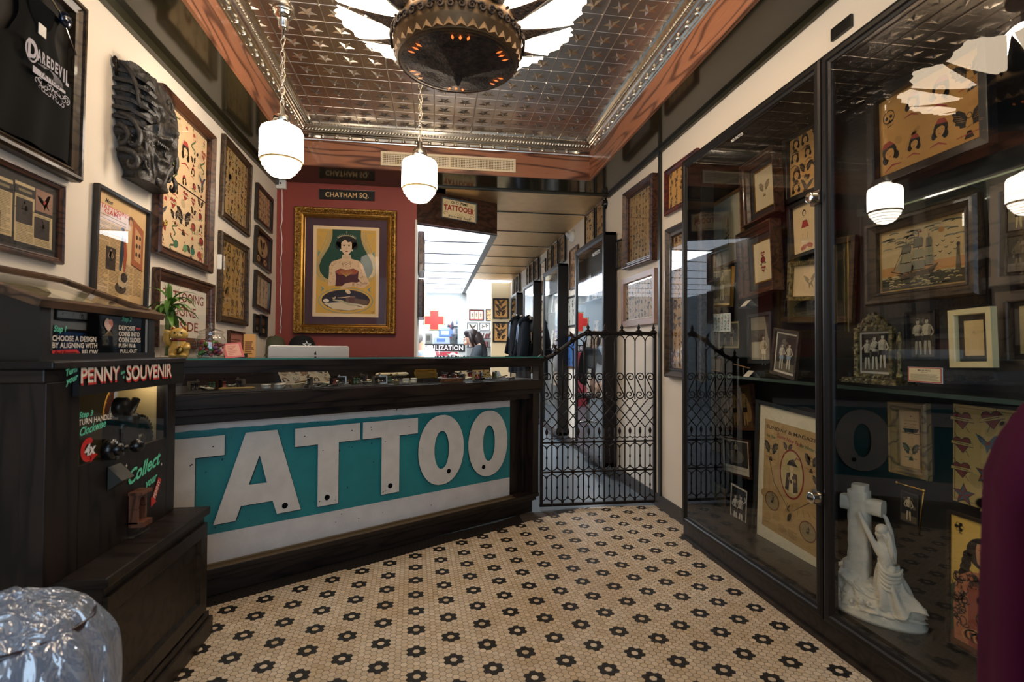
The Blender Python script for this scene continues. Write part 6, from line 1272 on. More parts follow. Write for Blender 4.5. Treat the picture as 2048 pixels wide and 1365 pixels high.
# air grille in the timber fascia
q0, q1 = aty(762, 303, FYB), aty(1031, 346, FYB); r = empty('air_grille', Vector(((q0.x+q1.x)/2, FYB-.001, aty(897, 325, FYB).z)), 'cream metal air grille set in the oak fascia above the gilt poster', 'vent')
gw = q1.x-q0.x; gh = aty(762, 303, FYB).z-aty(762, 331, FYB).z; cream = mat('cream_enamel', 'd6c4a4', .4)
mb = MB(); mb.frame(gw, gh, [(0, 0), (0, .012), (.018, .012), (.022, 0)]); mb.box(-.008, .008, -gh/2+.01, gh/2-.01, 0, .010); mb.v = [(v[0], -v[2], v[1]) for v in mb.v]; mb.build('frame', cream, r)
mb = MB(); n = int((gw-.04)/.0135)
for k in range(n+1): x = -gw/2+.02+(gw-.04)*k/n; mb.box(x-.0028, x+.0028, -.006, -.004, -gh/2+.015, gh/2-.015)
m_ = int((gh-.03)/.0135)
for k in range(m_+1): z = -gh/2+.015+(gh-.03)*k/m_; mb.box(-gw/2+.015, gw/2-.015, -.0065, -.0045, z-.0028, z+.0028)
mb.build('mesh_panel', cream, r); mb = MB(); mb.box(-gw/2+.005, gw/2-.005, -.003, -.001, -gh/2+.005, gh/2-.005); mb.build('dark_cavity', mat('grille_cavity', '3a3026', .8), r)
# ================================================================ RIGHT WALL (between gate and case)
RP, RN = (XR, 0, 0), (-1, 0, 0)
picture('large brown framed sheet of dense brown designs above the iron gate', [(1244, 387.5), (1300.6, 347), (1300.6, 522), (1243, 539)], RP, RN, flash(41, 8, 13, 'a88a5c', mono=True), brownframe, .055, .06, 'ogee')
picture('light wood framed horizontal sheet of small designs above the gate hinge side', [(1242, 561), (1308, 535), (1308, 648), (1242, 654)], RP, RN, flash(42, 9, 6, 'c0a684', mono=True), mat('pinkish_wood', 'a58270', .4, var=.2), .05, .03, 'flat', matc='dcd4c4', mw=.012)
picture('small dark photo frame tucked left of the large brown frame over the gate', [(1231.5, 482), (1244, 477), (1244, 536), (1231.5, 538)], RP, RN, flash(43, 4, 7, '8a7a5e', mono=True), blackframe, .012, .02, 'flat')
picture('mahogany framed sheet of faded designs partly behind the tall glass case, upper', [(1326.5, 343), (1390, 296), (1390, 402), (1327, 431)], RP, RN, flash(44, 5, 6, 'c79a5a', mono=True, mots=bigm), redframe, .04, .03, 'step')
picture('wide grey wood framed flash sheet beside the tall glass case, reaching low', [(1327, 460), (1400, 424), (1400, 768), (1328, 752)], RP, RN, flash(45, 6, 14, 'b59468', mono=True), greyframe, .07, .045, 'ogee')
q = atx(1682, 56, XR); mb = MB(); c_, rx, uy = fitquad([(1662, 60), (1702, 27), (1702, 48), (1662, 88)], (XR-.01, 0, 0), RN); mb.box(XR-.012, XR-.001, c_.y-rx.length/2, c_.y+rx.length/2, c_.z-uy.length/2, c_.z+uy.length/2); o = mb.build('wall_plate', mat('black_plate', '181614', .3)); tag(o, 'small black plate on the cream wall above the glass case', 'plate')
# ================================================================ TALL GLASS CASE (right)
KX = 1.58; KY1 = 3.165; KYM = 1.94; KZ0, KZ1 = .0, 2.415; KF = .155; KB = 2.02
kf = mat('charcoal_case_frame', '1c1815', .42, var=.3, vscale=8, stretch=(1, 1, .15), spec=.25)
r = empty('glass_display_case', Vector((KX, 1.9, 0)), 'tall dark framed built-in glass display case along the right wall', 'display case')
def kp(mb, name, m, bevel=0, par=r): mb.v = [(v[0]-KX, v[1]-1.9, v[2]) for v in mb.v]; return mb.build(name, m, par, bevel)
mb = MB(); mb.box(KX, KX+.03, .25, KY1-.001, .0, .13); mb.box(KX-.012, KX, .25, KY1+.003, .0, .022); mb.box(KX, XR-.001, KY1-.001, KY1+.0, 0, KZ1); kp(mb, 'base', darkwood)
mb = MB(); mb.box(KX+.03, XR+.081, .25, KY1-.002, .125, KF-.0005); mb.box(XR+.081, KB, .25, KY1+.88, .125, KF-.0005); kp(mb, 'case_floor', mat('case_floor_board', '2b2721', .3, var=.2))
mb = MB(); mb.box(KX+.01, XR-.001, .25, KY1, KZ1-.04, KZ1); kp(mb, 'cornice', kf)
cz = mat('dark_green_black_lining', '1d1c18', .55, var=.2, vscale=5)
mb = MB(); mb.box(KB, KB+.02, .2, KY1+.9, KF-.03, KZ1); mb.box(XR+.0801, KB, KY1+.88, KY1+.9, KF, KZ1); mb.box(XR+.0801, KB, .2, .22, KF, KZ1); mb.box(KX+.03, XR+.0801, .2, KY1-.0, KZ1-.045, KZ1-.041); mb.box(XR+.0801, KB+.02, .2, KY1+.9, KZ1-.045, KZ1-.02); mb.box(XR+.0801, XR+.085, KY1+.001, KY1+.9, KF, KZ1); mb.box(XR-.001, XR+.086, KY1-.008, KY1-.0005, KF, KZ1-.045); kp(mb, 'case_lining', cz)
def doorp(y0, y1, name, lockz):
    dr = None; w = y1-y0; h = KZ1-.015-.10
    mb = MB(); mb.frame(w, h, [(0, 0), (0, .022), (.012, .026), (.028, .026), (.034, .020), (.045, .016), (.05, .008), (.05, 0)]); cy, cz_ = (y0+y1)/2, .10+h/2
    mb.v = [(KX+.012-v[2], cy-v[0], cz_+v[1]) for v in mb.v]; dr = kp(mb, name, kf)
    mb = MB(); x = KX-.001; mb.add([(x, y1-.04, .14), (x, y0+.04, .14), (x, y0+.04, KZ1-.05), (x, y1-.04, KZ1-.05)], [(0, 1, 2, 3)]); kp(mb, 'door_glass', CASEGLASS, 0, dr)
    for z in lockz:
        mb = MB(); M = Matrix.Translation((KX-.012, y0+.022, z)) @ Matrix.Rotation(-pi/2, 4, 'Y'); mb.lathe([(.021, 0), (.021, .03), (.023, .03), (.023, .036), (.018, .037), (0, .037)], 24, M=M); mb.box(KX-.02, KX+.01, y0-.005, y0+.05, z-.028, z+.028); lk = kp(mb, 'lock', chrome, 0, dr)
        a = Art()
        for q in range(3): a.text('LOCK'[:4] if 0 else ('- - -'), 0, .004-.006*q, .002, '6a6660', 0)
    return dr
zl1 = atx(1625, 402, KX).z; zl2 = atx(1622, 988, KX).z
doorp(KYM+.0, KY1-.003, 'door', (zl1, zl2)); doorp(.62, KYM-.006, 'door', ())
a = Art(); a.text('NO PHOTOS', 0, 0, .016, 'e8e6e0', 0, 'c', bold=.02, width=.11); o = a.build('glass_lettering', r, m=GLOSSINK); q = atx(1474, 278, KX-.003); o.matrix_world = frameM(q, (0, -1, 0), (0, 0, 1), (-1, 0, 0))
SHZ = 1.045; shg = mat('shelf_edge_glass', '39463c', .15, spec=.8)
mb = MB(); mb.box(1.71, KB-.002, .25, KY1+.85, SHZ-.012, SHZ); kp(mb, 'shelf', mat('black_shelf', '191714', .22, spec=.6)); mb = MB(); mb.box(1.704, 1.71, .25, KY1+.85, SHZ-.014, SHZ+.001); kp(mb, 'shelf_edge', shg)
zu = atx(1840, 399, 1.8).z; mb = MB(); mb.box(1.795, KB-.002, .25, 1.9, zu-.006, zu); kp(mb, 'glass_shelf', glassmat('shelf_glass', 1.5, (.85, .93, .88))); mb = MB(); mb.box(1.792, 1.795, .25, 1.9, zu-.006, zu); kp(mb, 'glass_shelf_edge', mat('bright_glass_edge', '9aa884', .1, spec=1))
def kpic(label, px, art, fm, X=1.93, **k):
    k.setdefault('fw', .03); k.setdefault('t', .03)
    return picture(label, px, (X+k['t']+.004, 0, 0), RN, art, fm, **k)
def sketch(seed, paper='d9c39c', m_=m_lady, s=.6, mono=True, border=None):
    def fn(a, w, h):
        a.rect(0, 0, w, h, paper, 0); P = pal(paper, mono=False)
        if mono: P.update(r=paper, g=paper, k='8a7656', y=paper, b='9a8868', s=paper)
        a.push(w/2, h/2, s*min(w, h)*1.2); m_(a, P); a.pop()
        if border: a.line([(.04*w, .04*h), (.96*w, .04*h), (.96*w, .96*h), (.04*w, .96*h)], .003, border, 1, True)
    return fn
def torch(a, w, h):
    a.rect(0, 0, w, h, 'd6c49a', 0); a.line([(.5*w, .05*h), (.52*w, .62*h)], .012, K, 1); a.poly([(.4*w, .60*h), (.64*w, .62*h), (.57*w, .74*h), (.47*w, .74*h)], 'a8802e', 2); a.poly([(.45*w, .74*h), (.58*w, .74*h), (.55*w, .92*h), (.5*w, .84*h)], 'c05030', 2)
    a.line([(.3*w, .3*h), (.6*w, .36*h), (.36*w, .44*h), (.62*w, .52*h)], .012, RED, 2); a.poly([(.1*w, .3*h), (.45*w, .36*h), (.4*w, .24*h)], GRN, 2)
kpic('light wood frame with wide cream mat and small torch drawing, leftmost in the case', [(1417, 410), (1477, 379), (1487, 524), (1427, 534)], torch, ltframe, fw=.014, t=.025, matc='dfd3b6', inner=(.42, .52), X=1.95)
kpic('deep brown and gold frame with a pale feather sketch high in left case door', [(1476, 336), (1542, 290), (1551, 425), (1484, 452)], sketch(1, 'd9c39c', m_eagle, .5), brownframe, fw=.035, t=.06, prof='deep', matc='2a241c', mw=.04, linerc=goldsmooth, X=1.86)
def heartart(a, w, h): sketch(2, 'e0caa0', m_rose, .35, False)(a, w, h); a.push(w/2, h*.68, .3*w); m_heart(a, pal('e0caa0')); a.pop(); a.push(w/2, h*.3, .34*w); m_heart(a, pal('e0caa0')); a.pop()
kpic('deep brown and gold frame with a small red heart design below the feather sketch', [(1467, 468.5), (1536, 443), (1549.5, 583), (1480, 593.6)], heartart, brownframe, fw=.04, t=.07, prof='deep', matc='2a241c', mw=.045, linerc=goldsmooth, X=1.85)
kpic('black framed tan sheet of heads and birds at top right of left door', [(1557, 280), (1650, 226), (1650, 382), (1573, 402)], flash(51, 3, 4, 'cf9c5a', mots=[m_eagle, m_bird, m_lady], mono=True, fill=1.3), blackframe, fw=.03)
kpic('dark framed cream sheet with a dancing girl in a red skirt and two lemons', [(1564, 415), (1650, 382), (1652, 503), (1585, 512)], lambda a, w, h: (a.rect(0, 0, w, h, 'e2c394', 0), a.push(.35*w, .6*h, .62*h), m_pinup(a, pal('e2c394')), a.pop(), a.ell(.3*w, .12*h, .1*w, .05*h, 'b0553a', 1, .3), a.ell(.48*w, .13*h, .1*w, .05*h, 'b0553a', 1, -.3), a.push(.8*w, .55*h, .3*w), m_blossom(a, pal('e2c394')), a.pop(), a.push(.82*w, .8*h, .3*w), m_bird(a, pal('e2c394')), a.pop()), blackframe, fw=.02)
orn = mat('carved_silver_gilt', '8f7f52', .4, .8, var=.6, vscale=60, bump=.8, bscale=60, col2='2d2718')
kpic('carved gilt frame with a faint pencil sketch near the lock side', [(1580, 529), (1652, 512), (1652, 598), (1567, 604)], sketch(4, 'dfc193', m_bird, .5), orn, fw=.022, t=.03)
kpic('large dark greenish painting standing behind the carved gilt frame', [(1563, 487), (1706, 484), (1706, 645), (1565, 644)], lambda a, w, h: (a.rect(0, 0, w, h, '2b2e1e', 0), a.ell(.5*w, .5*h, .3*w, .35*h, '3b3a26', 1), a.poly([(.1*w, .15*h), (.5*w, .32*h), (.9*w, .12*h), (.8*w, .05*h)], '1d1f15', 2), a.ell(.6*w, .62*h, .15*w, .12*h, '4a4a32', 2)), greyframe, fw=.03, t=.02, X=1.985)
kpic('rounded gilt edged sepia photograph of two wrestlers on the left of the case', [(1403, 537), (1462, 539), (1462, 617), (1403, 612)], photo('8d8262', 'cdc198', 2, 1, 'd2bd7e', 7, cloth='d8cda4'), goldsmooth, fw=.012, t=.02, X=1.80)
kpic('pale blue-white card imitating a reflected design sheet, below the rounded gilt photograph', [(1418, 628), (1460, 628), (1460, 664), (1418, 663)], flash(53, 7, 6, 'c9d6d2'), white, fw=.003, t=.006, X=1.78, glass=False, prof='flat')  # reflection of a paper in the door glass, built as a flat card
kpic('brown wooden panel with dim writing at the left end of the case shelf', [(1389, 651), (1430, 650), (1430, 699), (1389, 699)], a_lines('6d5238', '3a2a1c', 7), brownframe, fw=.01, t=.015, X=1.84, glass=False, prof='flat')
def stand_photo(label, px, art, fm, X, **k): return kpic(label, px, art, fm, X=X, **k)
stand_photo('cut-out photograph of an embracing couple left of the tall black photo frame', [(1437, 645), (1477, 643), (1478, 697), (1437, 697)], photo('4d4838', 'c9b98a', 2, 2, 'b5a878', 9), goldsmooth, 1.86, fw=.003, t=.006, glass=False)
stand_photo('tall black framed photograph of a shirtless man before a flash wall', [(1492, 628), (1541, 625), (1544, 727), (1495, 728)], lambda a, w, h: (a.rect(0, 0, w, h, '8d826c', 0), a.rect(0, .42*h, .7*w, .7*h, '4a4236', 1), a.rect(.05*w, .05*h, .5*w, .42*h, 'aa9f86', 1), a.poly([(.7*w, h), (w, h), (w, .4*h), (.85*w, .5*h)], '3b342a', 2), person2d(a, .62*w, -.12*h, .68*h, 'c4b596', K, 0, 'd8ccb0')), blackframe, 1.80, fw=.02, t=.02)
stand_photo('dark metal framed photograph of a tattooer at work leaning at the shelf front', [(1551, 662), (1602.6, 660), (1585, 755.6), (1534.5, 749)], photo('2f2a24', 'c9bfa8', 2, 2, 'd6cdb8', 12, cloth='8a9aa8', hs=.7), greyframe, 1.735, fw=.016, t=.016)
for lab, px, z0 in (('white folded caption card under the red heart frame', (1508, 613), 1.36), ('white folded caption card on the shelf beside the leaning metal frame', (1514, 752), SHZ)):
    q = atx(px[0], px[1], 1.78); q.z = max(q.z, z0) if z0 < 1.2 else q.z
    M = frameM((q.x, q.y, q.z if z0 > 1.2 else SHZ), (0, -1, 0), (-1, 0, 0), (0, 0, 1)) @ Matrix.Rotation(.25, 4, 'Z'); r2 = empty('caption_card', M, lab, 'card'); mb = MB(); mb.add([(-.045, 0, 0), (.045, 0, 0), (.045, -.03, .034), (-.045, -.03, .034), (-.045, -.06, 0), (.045, -.06, 0)], [(0, 1, 2, 3), (3, 2, 5, 4)]); mb.v = [(v[0], v[1]+.06, v[2]) for v in mb.v]; mb.build('folded_card', mat('ivory_card', 'd9d0bc', .6), r2)
    a = Art(); [a.line([(-.035, -.01-.006*k), (.03-.008*(k % 2), -.01-.006*k)], .0012, '7a6a55', 0) for k in range(4)]; o = a.build('writing', r2); o.matrix_local = Matrix.Translation((0, .094-.033+.002, .034)) @ Matrix.Rotation(-.85, 4, 'X') @ Matrix.Translation((0, .0, .001))
    if z0 > 1.2: mb = MB(); mb.box(-.06, .06, -.0, .065, -.008, -.001); mb.build('ledge', blackwood, r2)
mb = MB(); a_, b_ = atx(1468, 729, 1.80), atx(1500, 737, 1.74); mb.tube([a_, b_], [.004, .002], 8); o = mb.build('wooden_pointer', ltframe); tag(o, 'thin pale wooden pointer lying behind the white folded card', 'pointer')
stand_photo('small gold rimmed photograph of a machine on the shelf at the case left end', [(1399, 715), (1441, 716), (1440, 741), (1397, 741)], photo('6d6248', 'c9b98a', 1, 0, 'a8925e', 15), goldsmooth, 1.76, fw=.006, t=.012)
stand_photo('brown carved panel of wrestling figures hanging below the shelf at left', [(1424, 776), (1502, 770), (1511, 869), (1435, 854)], lambda a, w, h: (a.rect(0, 0, w, h, '5a4328', 0), [a.ell((.2+.3*k)*w, .5*h, .12*w, .4*h, '8f6e42', 1, .2*k) for k in range(3)], [person2d(a, (.22+.28*k)*w, .05*h, .85*h, 'a8824e', '2b1d10', k) for k in range(3)]), brownframe, 1.93, fw=.02, t=.02)
stand_photo('small brown framed photograph with white caption margin below the carved panel', [(1441, 872), (1497.5, 881), (1500.6, 957), (1442, 946)], lambda a, w, h: (a.rect(0, 0, w, h, 'd6cbb4', 0), a.rect(.07*w, .22*h, .93*w, .95*h, '3a342c', 1), a.ell(.5*w, .5*h, .3*w, .2*h, '6d6454', 2), a.line([(.1*w, .12*h), (.85*w, .12*h)], .003, '6a5c48', 1), person2d(a, .52*w, .45*h, .5*h, 'a89c84', K)), brownframe, 1.93, fw=.012, t=.015)
stand_photo('sepia photograph of a strongman in shorts leaning low at the left of the case', [(1409, 962), (1456, 973), (1446, 1034), (1398, 1026)], photo('7d6446', 'cdb083', 1, 0, '8f7550', 17), brownframe, 1.90, fw=.004, t=.006, glass=False)
stand_photo('small monochrome photograph of two standing figures, low in the left case door', [(1465, 972), (1498, 980), (1489, 1061), (1455, 1045)], photo('232120', 'c4bcae', 2, 0, 'c9c0b0', 18, hs=.75), blackframe, 1.86, fw=.003, t=.006, glass=False)
def sunday(a, w, h):
    a.rect(0, 0, w, h, 'b08f5c', 0); R = random.Random(4)
    for k in range(16): a.ell(R.uniform(.05, .95)*w, R.uniform(.05, .95)*h, R.uniform(.04, .12)*w, R.uniform(.03, .07)*h, R.choice(('a88753', 'b89864', 'a5834e')), 1, R.random())
    a.text('SUNDAY & MAGAZINE', .5*w, .92*h, .03*h, '4a3422', 2, width=.94*w, bold=.02); a.text('Some New Fads', .44*w, .855*h, .035*h, '9a3a24', 2, width=.42*w, bold=.02, shear=.3, rot=-.06); a.text('for Winter Frocks', .80*w, .84*h, .03*h, '3f6a42', 2, width=.36*w, bold=.02, shear=.3, rot=-.05); a.text('Are Now', .12*w, .84*h, .03*h, '3f6a42', 2, width=.16*w, bold=.02)
    for x, y, s in ((.13, .72, .26), (.42, .79, .16), (.80, .74, .22), (.9, .6, .16)): a.push(x*w, y*h, s*w); m_eagle(a, pal('b08f5c', '9a4a2a', '5d6a3a', '3a2c1e')); a.pop()
    a.line([(.1*w, .66*h), (.2*w, .45*h), (.45*w, .28*h)], .006, '6a5030', 2); a.line([(.92*w, .56*h), (.8*w, .42*h), (.55*w, .28*h)], .006, '6a5030', 2)
    a.ell(.50*w, .585*h, .20*w, .215*h, '8a2f26', 3, n=36); a.ell(.50*w, .585*h, .18*w, .198*h, 'b5a06a', 4, n=36); a.poly([(.42*w, .42*h), (.58*w, .42*h), (.55*w, .52*h), (.53*w, .60*h), (.47*w, .60*h), (.45*w, .52*h)], 'c9b486', 5); a.poly([(.40*w, .44*h), (.46*w, .43*h), (.48*w, .60*h), (.42*w, .58*h)], '3f3326', 6); a.poly([(.54*w, .43*h), (.61*w, .45*h), (.59*w, .60*h), (.53*w, .60*h)], '4a3b2a', 6); a.ell(.50*w, .635*h, .035*w, .026*h, 'cfae84', 7); a.poly([(.42*w, .655*h), (.60*w, .665*h), (.56*w, .69*h), (.53*w, .72*h), (.46*w, .70*h)], '3a2c22', 8); a.line([(.53*w, .70*h), (.58*w, .74*h), (.62*w, .73*h)], .008, '8a4a34', 9); [a.ell((.44+.03*k)*w, (.56-.02*(k % 3))*h, .02*w, .016*h, ('5a4632', '9a7a58', '3a2e20')[k % 3], 9) for k in range(5)]
    for x, y in ((.18, .27), (.78, .17)): a.ell(x*w, y*h, .13*w, .085*h, '6d3a2a', 3, n=26); a.ell(x*w, y*h, .115*w, .075*h, '8f7c58', 4, n=26); person2d(a, x*w, (y-.07)*h, .14*h, 'b8a078', '3a2c1e', 2)
    for k in range(6): a.line([((.45+.08*k)*w, .33*h), ((.42+.1*k)*w, (.24+.01*k)*h)], .005, '6a5030', 2)
    newsprint(a, .3*w, .03*h, .62*w, .1*h, 2, .008, '8a6c42', 4, 2)
kpic('large black framed old Sunday magazine page with cream mat leaning in the case', [(1519, 800), (1668, 838), (1663, 1172), (1496, 1076)], sunday, blackframe, X=1.80, fw=.022, t=.02, matc='ddd2b4', inner=(.83, .80))
# right-hand door contents
kpic('large black framed tan sheet of tattoo heads and roses, topmost in the right door', [(1723, 196), (1975, 62), (1972, 284), (1741, 380)], flash(61, 4, 2, 'cf9650', mots=[m_lady, m_rose, m_heart, m_lady, m_skull, m_rose, m_eagle], fill=1.15, r='a8483a', jit=.05), blackframe, X=1.88, fw=.035, t=.04)
def shipart(a, w, h):
    a.rect(0, 0, w, h, 'b8935c', 0); a.rect(.03*w, .03*h, .97*w, .96*h, 'c9ab78', 1); a.rect(.03*w, .25*h, .97*w, .40*h, 'c28a4c', 2)
    R = random.Random(3)
    for k in range(34): x, y = R.uniform(.05, .92), R.uniform(.68, .93); a.arc(x*w, y*h, .06*w, .025*h, .3, 2.8, .005, R.choice(('6a6a58', '8a8468', '50523f')), 3, 6)
    a.rect(.03*w, .03*h, .97*w, .22*h, '4a4432', 3)
    for k in range(70): x, y = R.uniform(.04, .92), R.uniform(.04, .23); a.arc(x*w, y*h, .03*w, .015*h, .2, 2.9, .004, R.choice(('b8a06c', 'd0b880', '2c2a20')), 4, 5)
    a.poly([(.20*w, .27*h), (.30*w, .20*h), (.62*w, .20*h), (.70*w, .36*h), (.58*w, .29*h), (.32*w, .26*h)], '5a4a34', 6); a.line([(.15*w, .33*h), (.3*w, .26*h)], .006, K, 6)
    for x, b, t in ((.34, .28, .74), (.48, .30, .82), (.60, .34, .76)):
        a.line([(x*w, b*h), (x*w, (t+.06)*h)], .006, K, 6)
        n = 3
        for k in range(n): y0 = b+(t-b)*k/n; hw = (.085-.012*k)*(1 if x < .55 else .6); a.poly([((x-hw)*w, y0*h), ((x+hw*.8)*w, y0*h), ((x+hw*1.0)*w, (y0+.07)*h), ((x+hw*.75)*w, (y0+.14)*h), ((x-hw*.8)*w, (y0+.14)*h)], ('8f8468', 'a3966f', '776e56')[k], 7); a.line([((x-hw)*w, y0*h), ((x+hw*.8)*w, y0*h)], .006, K, 8)
    a.line([(.18*w, .34*h), (.3*w, .66*h)], .004, K, 7); a.poly([(.19*w, .32*h), (.26*w, .32*h), (.29*w, .55*h)], '8f8468', 7)
    a.poly([(.34*w, .80*h), (.42*w, .87*h), (.35*w, .84*h)], K, 8); a.poly([(.48*w, .86*h), (.52*w, .90*h), (.52*w, .86*h)], RED, 8)
    a.ell(.73*w, .83*h, .032*w, .042*h, 'b07a44', 5); a.poly([(.87*w, .2*h), (.925*w, .2*h), (.91*w, .55*h), (.885*w, .55*h)], '5f533c', 6); a.ell(.9*w, .57*h, .018*w, .03*h, K, 7)
    for k in range(9): x, y = (.66+.03*k, .45+.05*((k*3) % 5)); a.line([((x-.02)*w, (y+.015)*h), (x*w, y*h), ((x+.02)*w, (y+.02)*h)], .004, '3a3024', 6)
kpic('wide dark wood framed drawing of a three-masted ship under full sail', [(1716, 450), (1957, 386), (1943, 594), (1737, 609)], shipart, greyframe, X=1.86, fw=.05, t=.04, prof='step')
kpic('dark frame holding two stacked old portrait photographs at the right edge', [(1971, 378), (2075, 345), (2075, 570), (1986, 566)], lambda a, w, h: (a.rect(0, 0, w, h, '1a1713', 0), a.push(.05*w, .52*h), photo('8a7a58', 'bca878', 1, 2, 'cdb88c', 5)(a, .9*w, .44*h), a.pop(), a.push(.05*w, .03*h), photo('3d382c', '5f563f', 1, 0, 'cdb88c', 6)(a, .9*w, .44*h), a.pop()), greyframe, X=1.86, fw=.03, t=.03)
kpic('dark wood framed picture below the two portraits at the right edge', [(1988, 586), (2090, 575), (2090, 742), (1996, 741)], lambda a, w, h: (a.rect(0, 0, w, h, '2a241b', 0), a.rect(.25*w, .1*h, w, .92*h, 'b39c68', 1)), greyframe, X=1.86, fw=.035, t=.03)
def crest(root, w, h):
    mb = MB(); n = 20; pts = [(-w*.40, 0)]+[(-w*.40+w*.8*k/n, .012+.045*(sin(pi*k/n)**1.4)+.006*sin(k*1.9)) for k in range(n+1)]+[(w*.40, 0)]
    mb.prism([(x, h/2+y-.002) for x, y in pts], .004, .018); 
    for k in range(7): mb.ball((-.03+.01*k, h/2+.012+.016*sin(pi*k/6), .02), .007, 8, 6, 0, None, (1, 1, .5))
    mb.build('carved_crest', orn, root)
    mb = MB(); mb.box(-w*.62, w*.78, -h/2-.012, -h/2, -.03, .055); mb.box(-w*.66, w*.82, -h/2-.02, -h/2-.012, -.035, .06); mb.build('stand_base', orn, root)
    mb = MB(); mb.lathe([(.012, 0), (.012, .02), (.006, .03), (.007, .09), (.009, .1), (.006, .11), (.006, .13), (.012, .14), (.009, .16), (.004, .17), (.006, .178), (0, .185)], 16, M=Matrix.Translation((w*.64, -h/2, .01)) @ Matrix.Rotation(-pi/2, 4, 'X')); mb.build('turned_post', orn, root)
kpic('crested metal frame with turned post and photograph of three entertainers', [(1709, 656), (1784, 653), (1784, 757), (1706, 757)], photo('2a2620', 'd0c4a8', 3, 1, 'd8cfba', 21, hs=.8), orn, X=1.73, fw=.018, t=.018, extra=crest)
kpic('monochrome photograph of a tattooed couple in the middle of right door', [(1806, 623), (1868, 620), (1873, 722), (1811, 722)], photo('3a352c', 'c2b596', 2, 2, '24201b', 22, hs=.8), blackframe, X=1.84, fw=.008, t=.02)
kpic('cream moulded frame with faint figure sketch right of the tattooed couple', [(1893, 620), (1977, 615.5), (1989, 737), (1901, 734)], sketch(7, 'c9ac74', m_pinup, .62), mat('cream_frame_paint', 'cdbb8a', .4), X=1.80, fw=.02, t=.025, matc='1d1915', mw=.02)
def plq(a, w, h):
    a.rect(0, 0, w, h, 'b8463a', 0); a.rect(.03*w, .07*h, .97*w, .95*h, 'd9c79c', 1); a.text('MILLIE HULL', .5*w, .76*h, .10*h, K, 2, width=.4*w, bold=.02); a.text('1897-1947', .5*w, .64*h, .06*h, K, 2, width=.2*w)
    for k in range(6): a.rect(.07*w, (.14+.075*k)*h, (.93-.12*((k*5) % 3)/3)*w, (.165+.075*k)*h, '5a4a38', 2)
kpic('small caption plaque with red border under the couple photograph', [(1816, 734), (1884, 736), (1884, 768), (1816, 764)], plq, white, X=1.74, fw=.001, t=.004, glass=False, cat='plaque', name='caption_plaque')
kpic('narrow gilt wood framed sheet with a ship above an eagle, below the shelf', [(1769.5, 800), (1847, 808.6), (1853, 966), (1778, 944)], lambda a, w, h: (a.rect(0, 0, w, h, 'c6a372', 0), a.push(.5*w, .74*h, .8*w), m_ship(a, pal('c6a372', '6a3a28')), a.pop(), a.push(.5*w, .28*h, .75*w), m_eagle(a, pal('c6a372', GRN, GRN, '3a4030')), a.pop()), woodmat('gilt_wood_frame', '9a7c48', '5f4a24', .4, 10), X=1.90, fw=.035, t=.03, prof='step')
kpic('large unframed yellowed cloth sheet of bold designs hanging low at the right', [(1900, 806), (2064, 826), (2056, 1050), (1912, 1001)], flash(66, 3, 4, 'b09455', mots=[m_heart, m_bird, m_star, m_blossom, m_lady], r='7a3026', border='5a4a2a', g='4a4a2a'), blackwood, X=1.95, fw=.001, t=.004, glass=False, prof='flat')
kpic('small dark photograph of one standing woman, left of the big colour portrait', [(1800.6, 981.7), (1839, 989), (1834, 1055), (1797, 1040)], photo('2c2721', 'c9b48c', 1, 0, '4a4236', 24, floor='6a5a44'), blackframe, X=1.84, fw=.003, t=.006, glass=False)
mb = MB(); a_, b_ = atx(1794, 966, 1.83), atx(1848, 982, 1.83); mb.tube([a_, b_], .004, 8); mb.ball(a_, .007, 8, 6); mb.ball(b_, .007, 8, 6); c_ = atx(1838, 1055, 1.83); mb.tube([b_, (b_+c_)/2, c_+Vector((0, 0, -.03))], .003, 6); o = mb.build('brass_rod', brass); tag(o, 'thin brass rod with ball ends above the small standing photograph', 'rod')
